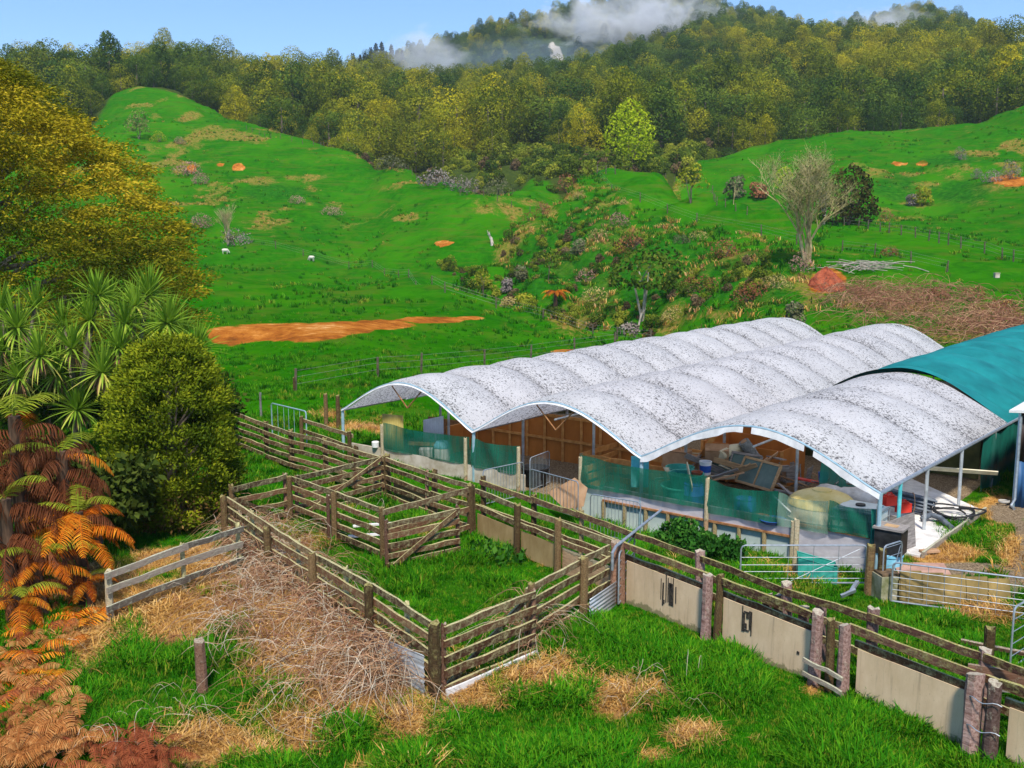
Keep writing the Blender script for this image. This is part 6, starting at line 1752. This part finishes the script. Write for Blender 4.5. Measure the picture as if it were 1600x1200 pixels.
# scrub at the gully head
SCRUB_LEAF = leafmat('scrub_leaf', [(0, (.03, .055, .006)), (.35, (.09, .14, .012)), (.65, (.21, .25, .020)), (1, (.38, .36, .04))], .25, .7)
SCRUB_BROWN = leafmat('brown_scrub_leaf', [(0, (.05, .032, .018)), (.5, (.15, .10, .05)), (1, (.30, .22, .12))], .15, .5)
SM = [crown_mesh('shrub', 170 + i, SCRUB_LEAF if i < 4 else SCRUB_BROWN, h, w, 800, .34) for i, (h, w) in enumerate(((3.2, 3.6), (4.2, 3.4), (2.6, 3.8), (5.0, 4.0), (2.0, 3.2), (2.8, 2.8)))] + [crown_mesh('shrub', 181, FOREST_DARK, 4.5, 4.2, 900, .36)]
si = np.where(scrub)[0]
si = si[(pcol[si] > 500) & (pcol[si] < 1200)]
P2 = np.concatenate([np.stack([X[si] + r.normal(size=len(si)) * 2.5, Y[si] + r.normal(size=len(si)) * 2.5], 1) for _ in range(5)])
sz = zfun(P2[:, 0], P2[:, 1])
sk = r.choice(7, len(P2), p=[.2, .2, .16, .12, .10, .10, .12]); ss = r.uniform(.55, 1.35, len(P2))
vis = visible(P2[:, 0], P2[:, 1], sz + 2.5)
oi = np.argsort(P2[:, 1] + np.where(vis, 0, 1000)); nm, ot = oi[:110], oi[110:]
for i in nm:
    k = int(sk[i])
    o = obj('scrub_bush', SM[k], None, (P2[i, 0], P2[i, 1], sz[i] - .2), (0, 0, r.uniform(0, 6))); o.scale = [float(ss[i])] * 3
    tag(o, ['green scrub bush in the thicket at the gully head below the forest', 'dry brown scrub bush in the thicket at the gully head below the forest'][k in (4, 5)], 'bush', ['green scrub at the gully head', 'brown scrub at the gully head'][k in (4, 5)])
scatter('scrub', 'mixed scrub filling the head of the gully below the forest', SM, np.stack([P2[ot, 0], P2[ot, 1], sz[ot] - .2], 1), np.stack([np.zeros(len(ot)), np.zeros(len(ot)), r.uniform(0, 6.28, len(ot))], 1), ss[ot], sk[ot])

# rank growth on the spur flank and down the gully
n = 1500
px_ = r.uniform(690, 1270, n); d_ = r.uniform(86, 168, n); q_x = (px_ - 800) / FPX; x_ = q_x * d_ * 1.0; z_ = zfun(x_, d_)
pq_x, pq_y = topx(x_, d_, z_)
flank = blobs(pq_x, pq_y, [(880,410,60,60),(980,430,80,70),(1080,440,80,60),(1180,450,60,50),(830,440,46,50),(760,440,30,30),(930,350,50,40),(900,500,60,20),(800,380,30,30)]) > .45
line = np.abs(pq_y - np.interp(pq_x, [690, 765, 830, 890, 950, 1030], [450, 474, 492, 512, 526, 538]) + 22) < 16
kp = (flank & (fbm(x_ / 6, d_ / 6, 3) > .50)) | (line & (pq_x < 1040) & (r.random(n) < .8))
kp &= spur_top(pq_x, pq_y, d_) < .2
kp = np.where(kp)[0][:420]
scatter('rank_growth', 'low rank growth of fern and scrub on the flank of the spur and in the gully', SM, np.stack([x_[kp], d_[kp], z_[kp] - .15], 1), np.stack([np.zeros(len(kp)), np.zeros(len(kp)), r.uniform(0, 6.28, len(kp))], 1), r.uniform(.22, .55, len(kp)), r.choice(7, len(kp), p=[.2, .14, .22, .06, .14, .14, .10]))

# ---- single plants on the hills: leaf colours
LIME = leafmat('lime_leaf', [(0, (.16, .25, .006)), (.4, (.36, .46, .010)), (.7, (.52, .58, .02)), (1, (.64, .64, .06))], .35, 0)
PALEG = leafmat('pale_green_leaf', [(0, (.06, .09, .02)), (.5, (.20, .23, .06)), (1, (.38, .38, .14))], .3, .2)
YELG = leafmat('yellow_green_leaf', [(0, (.10, .12, .01)), (.5, (.30, .30, .02)), (1, (.52, .46, .05))], .3, .2)
KANUKA = leafmat('kanuka_leaf', [(0, (.03, .06, .006)), (.5, (.09, .15, .012)), (1, (.20, .25, .03))], .25, .2)
OLIVE = leafmat('olive_conifer_leaf', [(0, (.012, .016, .004)), (.5, (.05, .05, .010)), (1, (.14, .11, .02))], .15, 0)
GREYG = leafmat('grey_green_leaf', [(0, (.05, .055, .025)), (.5, (.14, .145, .07)), (1, (.27, .26, .14))], .2, .3)
PINKB = leafmat('pinkish_dry_leaf', [(0, (.18, .09, .07)), (.5, (.38, .22, .17)), (1, (.55, .37, .28))], .2, .2)
RUSTB = leafmat('rusty_dry_leaf', [(0, (.10, .035, .015)), (.5, (.28, .11, .05)), (1, (.46, .24, .12))], .2, .3)
GREYP = leafmat('grey_twiggy_leaf', [(0, (.10, .08, .07)), (.5, (.24, .20, .18)), (1, (.42, .37, .32))], .1, .2)
STRAWB = leafmat('tussock_leaf', [(0, (.22, .15, .04)), (.5, (.42, .33, .11)), (1, (.62, .52, .24))], .2, .2)

def px2m(p, n): return n / FPX * p[1]
def bush(px, py, wpx, hpx, mat, label, name='hill_bush', cat_='bush', group=None, kind='shrub', trunk=0.0, leafk=.12, n=900, bark=BARK):
    p = hit(px, py); w, h = px2m(p, wpx), px2m(p, hpx)
    t = thing(name, label, cat_, p, random.uniform(0, 6), group)
    tr = h * trunk
    me = crown_mesh(kind, int(px * 7 + py), mat, h - tr, w * 1.15, n, max(w * leafk, .12))
    obj('crown', me, t, (0, 0, tr - .05))
    m = MB(); r0 = max(.04, w * .02)
    if trunk > .1:
        for q in range(3): m.tube([(0, 0, -.3), (random.uniform(-.1, .1) * w, random.uniform(-.1, .1) * w, tr), (random.uniform(-.25, .25) * w, random.uniform(-.25, .25) * w, tr + (h - tr) * .55)], [r0, r0 * .7, r0 * .3], 6)
    else:
        for q in range(4): m.tube([(0, 0, -.2), (random.uniform(-.3, .3) * w, random.uniform(-.3, .3) * w, h * .6)], [r0 * .7, r0 * .3], 5)
    m.build('trunk', bark, t, True)
    return t

bush(983, 265, 74, 108, LIME, 'bright lime-green tree standing alone on the crest of the spur', 'lime_tree', 'tree', None, 'tear', .10, .05, 4600)
bush(1325, 352, 84, 92, OLIVE, 'dark olive conifer behind the big bare tree', 'conifer_tree', 'tree', None, 'tear', .03, .06, 4200)
bush(217, 217, 36, 48, PALEG, 'small round pale-green tree at the foot of the grass knob on the left hill', 'round_tree', 'tree', None, 'dome', .2, .07, 1400)
bush(1004, 500, 112, 116, KANUKA, 'broad green tree leaning on the gully side with a bare white stem beside it', 'kanuka_tree', 'tree', None, 'broad', .42, .06, 2600, BARK_PALE)
bush(856, 440, 36, 60, KANUKA, 'slim green tree left of the broad leaning tree', 'kanuka_tree', 'tree', None, 'dome', .35, .1, 900)
bush(815, 438, 24, 34, GREYG, 'grey-green bush left of the slim green tree', 'hill_bush')
bush(792, 456, 26, 28, GREYP, 'rounded grey twiggy bush near the rusty tree fern')
bush(755, 462, 30, 46, YELG, 'small yellow-green sapling beside the gully fence', 'sapling', 'tree', None, 'dome', .35, .1, 420)
bush(822, 478, 34, 22, YELG, 'low yellow-green bush just left of the rusty tree fern')
bush(797, 478, 30, 12, STRAWB, 'pale tussock left of the low yellow-green bush', 'tussock', 'tussock')
bush(905, 398, 24, 36, GREYG, 'grey-green upright bush high on the spur flank')
bush(985, 526, 40, 24, GREYP, 'grey flax-like clump at the foot of the gully near the shed roof')
bush(1240, 506, 40, 50, GREYG, 'grey-green shrub just behind the far end of the white roof')
bush(1148, 310, 34, 46, GREYG, 'pale grey shrub below the yellow tree right of the spur')
bush(1080, 318, 48, 60, YELG, 'yellow-leaved young tree on the right side of the spur', 'yellow_tree', 'tree', None, 'dome', .38, .08, 700)
bush(1185, 310, 30, 30, RUSTB, 'rusty brush right of the pale grey shrub')
bush(1225, 300, 34, 50, LIME, 'lime-green shrub showing behind the bare tree top', 'hill_bush', 'bush', None, 'dome', .1, .09, 900)
bush(1262, 290, 40, 40, KANUKA, 'green shrub behind the right crown of the bare tree')
bush(1441, 322, 30, 34, YELG, 'yellow-green bush in the gully of the right hill', 'hill_bush', 'bush', None, 'shrub', .1)
bush(1428, 322, 22, 24, GREYP, 'grey twiggy bush beside the yellow-green one on the right hill')
for k, (px, py, w, h, mt, lb) in enumerate([
    (295, 274, 42, 18, PINKB, 'pinkish dry thicket higher of two below the left knob'), (313, 288, 32, 17, PINKB, 'pinkish dry thicket lower of two below the left knob'), (281, 225, 20, 12, PINKB, 'small pinkish tuft right of the round pale-green tree'),
    (314, 356, 36, 26, PINKB, 'pink twiggy thicket left of the bare willow'), (463, 318, 30, 11, PINKB, 'low pale mound in the middle of the left field'), (516, 336, 36, 9, PINKB, 'long low pale mound right of the middle one'),
    (368, 384, 52, 26, GREYP, 'grey-brown brush at the foot of the bare willow'), (248, 222, 26, 20, YELG, 'small yellowish shrub between round tree and knob'),
    (885, 300, 44, 26, RUSTB, 'rusty reeds on the upper left edge of the spur'), (848, 335, 26, 30, RUSTB, 'rusty brush hanging on the left edge of the spur'), (828, 345, 26, 14, RUSTB, 'low rusty brush below the spur edge'),
    (905, 312, 22, 14, STRAWB, 'straw tussock on the spur edge below the crest'), (975, 320, 14, 10, STRAWB, 'small golden tussock beside the spur fence'), (965, 352, 40, 20, PINKB, 'pale dry clump in the middle of the spur flank'),
    (983, 395, 56, 26, RUSTB, 'wide red-brown clump above the broad leaning tree'), (935, 375, 34, 18, STRAWB, 'straw clump left of the wide red-brown clump'), (1132, 402, 50, 34, RUSTB, 'red-brown mound of dead fern on the spur below the crest'),
    (1090, 375, 32, 14, STRAWB, 'straw tussock above the red-brown mound'), (1065, 380, 26, 14, GREYG, 'grey-green tuft left of the red-brown mound'), (915, 440, 38, 26, PINKB, 'pinkish clump right of the rusty tree fern'),
    (930, 470, 46, 18, STRAWB, 'straw clump on the bank above the gully floor'), (1050, 500, 40, 20, STRAWB, 'straw clump low on the bank right of the white stem'), (1100, 455, 60, 22, RUSTB, 'long rusty clump across the lower bank'),
    (1170, 470, 66, 26, RUSTB, 'rusty dry sweep left of the red earth'), (1215, 450, 44, 20, STRAWB, 'straw brush close left of the red earth'), (1255, 425, 44, 34, PINKB, 'pale brambles wrapped round the foot of the bare tree'),
    (1385, 345, 30, 16, RUSTB, 'rusty brush right of the dark conifer'), (1500, 250, 22, 24, GREYP, 'upper grey bush on the right hill near the frame'), (1578, 280, 34, 34, GREYP, 'dark twiggy bush over the brown slip at the frame edge'), (1548, 285, 34, 22, GREYP, 'grey bush left of the brown slip at the frame edge'), (1527, 280, 16, 24, GREYP, 'thin grey bush left of the pair by the brown slip'),
    (1390, 400, 30, 14, RUSTB, 'rusty brush beside the stick pile'), (1520, 470, 40, 28, RUSTB, 'orange-brown dead fern in the bramble bank behind the teal roof'), (1570, 492, 50, 26, RUSTB, 'dark red-brown fern clump at the right of the bramble bank'), (1465, 470, 40, 20, RUSTB, 'russet clump on top of the bramble bank'),
    (680, 290, 60, 20, GREYP, 'grey-brown brush along the gully edge under the forest'), (720, 300, 50, 24, GREYP, 'dark brush beside the small grassy bowl'), (780, 305, 50, 26, GREYG, 'grey-green brush in front of the small grassy bowl'), (610, 265, 50, 18, GREYG, 'grey-green brush where the left ridge meets the forest')]):
    bush(px, py, w, h, mt, lb, 'dry_clump' if mt in (PINKB, RUSTB, STRAWB) else 'hill_bush', 'dry plants' if mt in (PINKB, RUSTB, STRAWB) else 'bush', None, 'shrub', 0, .05, 1100)

# rusty tree fern in the gully
p = hit(868, 487); t = thing('tree_fern', 'rusty brown tree fern standing alone in the gully', 'tree fern', p); hh = px2m(p, 30)
m = MB(); m.tube([(0, 0, -.3), (0, 0, hh)], [.28, .22], 8); m.build('trunk', BARK_FERN, t)
for i in range(18): o = obj('frond', FO[i % 3] if i % 3 else FD[i % 4], t, (0, 0, hh), (0, random.uniform(-.2, .5), i * 2.4)); o.scale = [1.05] * 3

# bare trees
def bare_tree(name, label, px, py, hpx, spread, mat, seed, levels=5, nb=4, lean=(0, 0), tw=.02, cat_='tree', r0=None, leaf=None):
    p = hit(px, py); H = px2m(p, hpx); rr = random.Random(seed)
    t = thing(name, label, cat_, p)
    m = MB(); tips = []
    def grow(b, d, L, rad, lev):
        n = 3; pts = [b]
        for i in range(n):
            d = (d + Vector((rr.gauss(0, .10), rr.gauss(0, .10), rr.gauss(.04, .06)))).normalized()
            pts.append(pts[-1] + d * L / n)
        m.tube(pts, [rad * (1 - .38 * i / n) for i in range(n + 1)], 6 if lev < 2 else 4 if lev < 3 else 3, lev < 1)
        tips.append(pts[-1])
        if lev >= levels: return
        for k in range(nb if lev < levels - 1 else nb + 1):
            q = rr.uniform(.35, 1); i = min(int(q * n), n - 1); s0 = pts[i] + (pts[i + 1] - pts[i]) * (q * n - i)
            a = rr.uniform(0, 6.283); e = Vector((math.cos(a), math.sin(a), 0))
            nd = (d * (1.0) + e * spread * rr.uniform(.5, 1.2) + Vector((0, 0, .18))).normalized()
            grow(s0, nd, L * rr.uniform(.5, .8), rad * rr.uniform(.42, .6), lev + 1)
    r0 = r0 or H * .0125
    for s_ in range(3 if nb > 3 else 1):
        grow(Vector((rr.uniform(-.2, .2), 0, -.3)), Vector((lean[0] + rr.uniform(-.25, .25), lean[1], 1)).normalized(), H * .34, r0, 0)
    m.build('branches', mat, t)
    if leaf is not None:
        r = np.random.default_rng(seed); tp = np.array([list(q) for q in tips if q.z > H * .3])
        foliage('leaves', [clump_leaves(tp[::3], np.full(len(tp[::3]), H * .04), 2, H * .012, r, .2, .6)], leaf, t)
TWIG = nmat('pale_lichened_twig', (.30, .24, .10), (.52, .44, .22), 2, bump=0); TWIG2 = nmat('grey_twig', (.22, .19, .16), (.40, .36, .31), 2, bump=0); DEADW = nmat('bleached_wood', (.36, .31, .25), (.56, .50, .42), 2, bump=0)
bare_tree('bare_tree', 'large leafless pale tree above the red earth, tallest on the right', 1262, 412, 258, .85, TWIG, 5, 5, 4, (-.15, 0), leaf=PALEG)
bare_tree('bare_tree', 'smaller leafless tree at the left field edge with brush at its foot', 357, 380, 84, .5, TWIG, 9, 4, 4, leaf=PALEG)
bare_tree('bare_tree', 'thin leafless grey tree behind the large bare tree, to its right', 1288, 350, 90, .5, TWIG2, 12, 4, 4)
bare_tree('bare_tree', 'thin pale leafless tree right of the yellow tree', 1148, 318, 60, .4, TWIG, 14, 4, 3)
bare_tree('dead_stump', 'bleached dead stump with a few bare arms in the gully', 771, 382, 42, .6, DEADW, 3, 2, 3, (-.1, 0), r0=.28)
bare_tree('white_stem', 'bare white stem standing beside the broad leaning tree', 998, 512, 84, .3, DEADW, 8, 2, 2, (-.12, 0), r0=.12)
# bramble mass behind the shed
canes('bramble_mass', 'mass of dry brown brambles on the bank behind the shed', [(1480,520,120,28),(1400,490,70,22),(1550,510,60,26),(1340,470,50,18),(1590,530,30,16),(1450,470,60,16)], 1500, 1.2, 3.4, .022, [CANE1, CANE2, CANE2], 1.1, 6)
# stick pile
m = MB(); p = hit(1345, 424); r = np.random.default_rng(8)
for i in range(60):
    a = r.normal(0, .5); L = r.uniform(1.2, 3.0); b = p + np.array([r.normal() * 1.5, r.normal() * .8, r.uniform(.1, .9)])
    d = np.array([math.cos(a), math.sin(a), r.normal() * .15]) * L / 2; m.tube([b - d, b + np.array([0, 0, .1]), b + d], r.uniform(.02, .05), 4)
tag(m.build('stick_pile', TWIG2), 'pile of grey cut branches beside the red earth', 'branches')
# red earth heap
p = hit(1290, 452); m = MB(); n = 22; k_ = 9; vs = []; fs = []
for i in range(k_ + 1):
    for j in range(n):
        q = 2 * math.pi * j / n; rad = 1 - i / k_
        vs.append((math.cos(q) * rad * 1.9 * (1 + .25 * (vnoise(j * .9, i) - .5)), math.sin(q) * rad * 1.5, 2.1 * (1 - rad ** 1.6) * (1 + .25 * (vnoise(j * .7 + 4, i * .8) - .5)) - .3))
for i in range(k_):
    for j in range(n): fs.append((i * n + j, i * n + (j + 1) % n, (i + 1) * n + (j + 1) % n, (i + 1) * n + j))
m.add(vs, fs); o = m.build('earth_heap', nmat('red_earth', (.18, .035, .016), (.40, .10, .045), 2.2, rough=.95, bump=.7, bd=.15), None, False, p); tag(o, 'heap of bare red earth below the large bare tree', 'earth heap')
# sheep
def sheep(px, py, rz, label):
    p = hit(px, py); t = thing('sheep', label, 'sheep', (p[0], p[1], p[2]), rz, 'sheep grazing in the left field')
    W_ = nmat('fleece', (.50, .46, .38), (.70, .66, .56), 12, rough=1, bump=.5)
    m = MB(); m.tube([(-.55, 0, .62), (-.48, 0, .66), (-.25, 0, .68), (.1, 0, .68), (.38, 0, .68), (.52, 0, .60), (.66, 0, .38), (.74, 0, .24), (.80, 0, .18)], [.10, .24, .30, .31, .28, .17, .12, .09, .05], 10)
    for sx, bx_ in ((-.36, -.04), (.32, .02)):
        for sy in (-.14, .14): m.tube([(sx, sy, .55), (sx + bx_, sy, .28), (sx, sy, 0)], [.10, .055, .04], 6)
    for sy in (-.09, .09): m.tube([(.66, sy, .42), (.62, sy * 2.0, .42)], [.03, .015], 4)
    m.build('body', W_, t, True); t.scale = (.85, .85, .85)
sheep(352, 397, .3, 'white sheep grazing farther left in the field by the brush'); sheep(487, 408, 2.8, 'white sheep grazing by the field fence, right of the other')
p = hit(1557, 434); m = MB(); m.box((0, 0, .2), (.4, .4, .4)); m.box((0, 0, .42), (.46, .46, .05)); tag(m.build('field_box', CONC, None, False, p), 'small pale box standing in the right paddock', 'box')

# ---- post and wire fences on the hills
HILL_POST = MB(); HILL_POST.tube([(0, 0, -.4), (0, 0, 1.15)], [.075, .065], 6); HILL_POST = HILL_POST.mesh('post', nmat('hill_post', (.05, .04, .03), (.16, .13, .09), 3, bump=0))
def wire_fence(label, line, sp, ps=1.0, wires=True):
    W_ = [hit(*q) for q in line]
    d = np.concatenate([[0], np.cumsum([np.linalg.norm(b[:2] - a[:2]) for a, b in zip(W_[:-1], W_[1:])])])
    k = max(2, int(d[-1] / sp)); s_ = np.linspace(0, d[-1], k + 1) + np.random.default_rng(len(label)).normal(size=k + 1) * sp * .08
    xs = np.interp(s_, d, [w[0] for w in W_]); ys = np.interp(s_, d, [w[1] for w in W_]); zs = zfun(xs, ys)
    t = thing('wire_fence', label, 'fence', (xs[0], ys[0], zs[0]), 0, 'post and wire fences on the hills')
    for x, y, z in zip(xs, ys, zs):
        o = obj('post', HILL_POST, t, (x - xs[0], y - ys[0], z - zs[0]), (random.uniform(-.06, .06), random.uniform(-.06, .06), 0)); o.scale = (ps, ps, ps * random.uniform(.9, 1.05))
    if wires:
        m = MB()
        for h in (.4, .75, 1.05): m.tube([(x - xs[0], y - ys[0], z - zs[0] + h * ps) for x, y, z in zip(xs, ys, zs)], .008, 3, False)
        m.build('wires', WIRE, t)
wire_fence('post and wire fence across the slope just behind the shed roofs', [(455, 614), (550, 598), (642, 584), (728, 578), (808, 566), (880, 556), (960, 545)], 4.6)
wire_fence('post and wire fence from the willow down the field to the gully', [(372, 381), (450, 397), (520, 408), (570, 417), (635, 432), (690, 457), (750, 470), (820, 492), (863, 503), (907, 517), (960, 528), (1016, 538)], 7.0)
wire_fence('closely posted fence along the ridge of the left hill', [(385, 203), (430, 216), (500, 229), (560, 241), (640, 268), (700, 294), (760, 310), (828, 333)], 3.2, 1.0, False)
wire_fence('sparse fence along the crest of the spur past the lime tree', [(933, 274), (945, 284), (959, 302), (971, 312), (1022, 330), (1059, 343), (1101, 350), (1188, 364), (1245, 382)], 9.0, 1.1)
wire_fence('closely posted fence on the right shoulder of the spur', [(1040, 278), (1080, 300), (1120, 322), (1168, 337)], 3.0, .9, False)
wire_fence('closely posted fence at the foot of the right hill', [(1300, 352), (1350, 357), (1400, 366), (1450, 376), (1500, 388), (1550, 400), (1612, 414)], 2.6, 1.1)
wire_fence('low fence across the right paddock beside the stick pile', [(1316, 392), (1362, 398), (1407, 408), (1437, 416), (1480, 425)], 5.0)
wire_fence('skyline fence along the top of the right hill', [(1165, 222), (1240, 216), (1330, 207), (1420, 199), (1510, 182)], 6.0, 1.0, False)
wire_fence('short fence and gate frame on the grassy crest of the spur', [(933, 272), (948, 272), (965, 272)], 2.2, 1.3, True)
# ------------------------------------------------------------ air: haze and mist on the mountain
hz = MB(); hz.box((0, 620, 137), (2000, 1900, 286))
hm = bpy.data.materials.new('haze_air'); hm.use_nodes = True; hn = hm.node_tree
hn.nodes.remove(hn.nodes['Principled BSDF'])
pv = hn.nodes.new('ShaderNodeVolumePrincipled'); pv.inputs['Color'].default_value = (.72, .84, 1.0, 1); pv.inputs['Density'].default_value = .00013; pv.inputs['Anisotropy'].default_value = .1
hn.links.new(pv.outputs[0], hn.nodes['Material Output'].inputs['Volume'])
tag(hz.build('haze', hm), 'thin blue air over the valley', None, None, 'stuff')

def mist(px, py, d, wpx, hpx, dens, seed, label, fill=.20, col=(.95, .96, 1)):
    q = ray(px, py); q = q / q[1] * d; w, h = wpx / FPX * d, hpx / FPX * d
    m = MB(); prof = [(math.sin(math.pi * i / 12) , -math.cos(math.pi * i / 12)) for i in range(1, 12)]
    m.lathe((0, 0, 0), prof, 24)
    mt = bpy.data.materials.new('mist_air'); mt.use_nodes = True; n = mt.node_tree; n.nodes.remove(n.nodes['Principled BSDF'])
    pv = n.nodes.new('ShaderNodeVolumePrincipled'); pv.inputs['Color'].default_value = (*col, 1); pv.inputs['Anisotropy'].default_value = -.35
    tc = n.nodes.new('ShaderNodeTexCoord'); mp = n.nodes.new('ShaderNodeMapping'); mp.inputs['Location'].default_value = (seed * 3.1, seed, 0); mp.inputs['Scale'].default_value = (w / 60, 1.0, h / 36)
    nz = n.nodes.new('ShaderNodeTexNoise'); nz.inputs['Scale'].default_value = 1.7; nz.inputs['Detail'].default_value = 5; nz.inputs['Roughness'].default_value = .62; nz.inputs['Distortion'].default_value = .5
    n.links.new(tc.outputs['Object'], mp.inputs[0]); n.links.new(mp.outputs[0], nz.inputs['Vector'])
    ln = n.nodes.new('ShaderNodeVectorMath'); ln.operation = 'LENGTH'; n.links.new(tc.outputs['Object'], ln.inputs[0])
    fo = n.nodes.new('ShaderNodeMapRange'); fo.inputs[1].default_value = 1.0; fo.inputs[2].default_value = .25; fo.inputs[3].default_value = -.40; fo.inputs[4].default_value = fill
    n.links.new(ln.outputs['Value'], fo.inputs[0])
    ad = n.nodes.new('ShaderNodeMath'); ad.operation = 'ADD'; n.links.new(nz.outputs['Fac'], ad.inputs[0]); n.links.new(fo.outputs[0], ad.inputs[1])
    mr = n.nodes.new('ShaderNodeMapRange'); mr.inputs[1].default_value = .42; mr.inputs[2].default_value = .72; mr.inputs[3].default_value = 0; mr.inputs[4].default_value = dens
    n.links.new(ad.outputs[0], mr.inputs[0]); n.links.new(mr.outputs[0], pv.inputs['Density']); n.links.new(pv.outputs[0], n.nodes['Material Output'].inputs['Volume'])
    o = m.build('mist', mt, None, True, q); o.scale = (w / 2, 26, h / 2)
    tag(o, label, None, None, 'stuff')
mist(985, 12, 700, 520, 150, .085, 1, 'white mist trailing over the mountain top')
mist(665, 74, 690, 220, 150, .05, 2, 'wisp of mist at the left foot of the mountain')
mist(1380, 46, 640, 320, 170, .07, 3, 'thin mist on the right summit')
mist(860, 80, 655, 620, 130, .008, 5, 'bluish haze hanging on the face of the mountain', .42, (.62, .78, 1))
mist(1235, 130, 430, 130, 140, .03, 4, 'faint smoky mist in the forest')
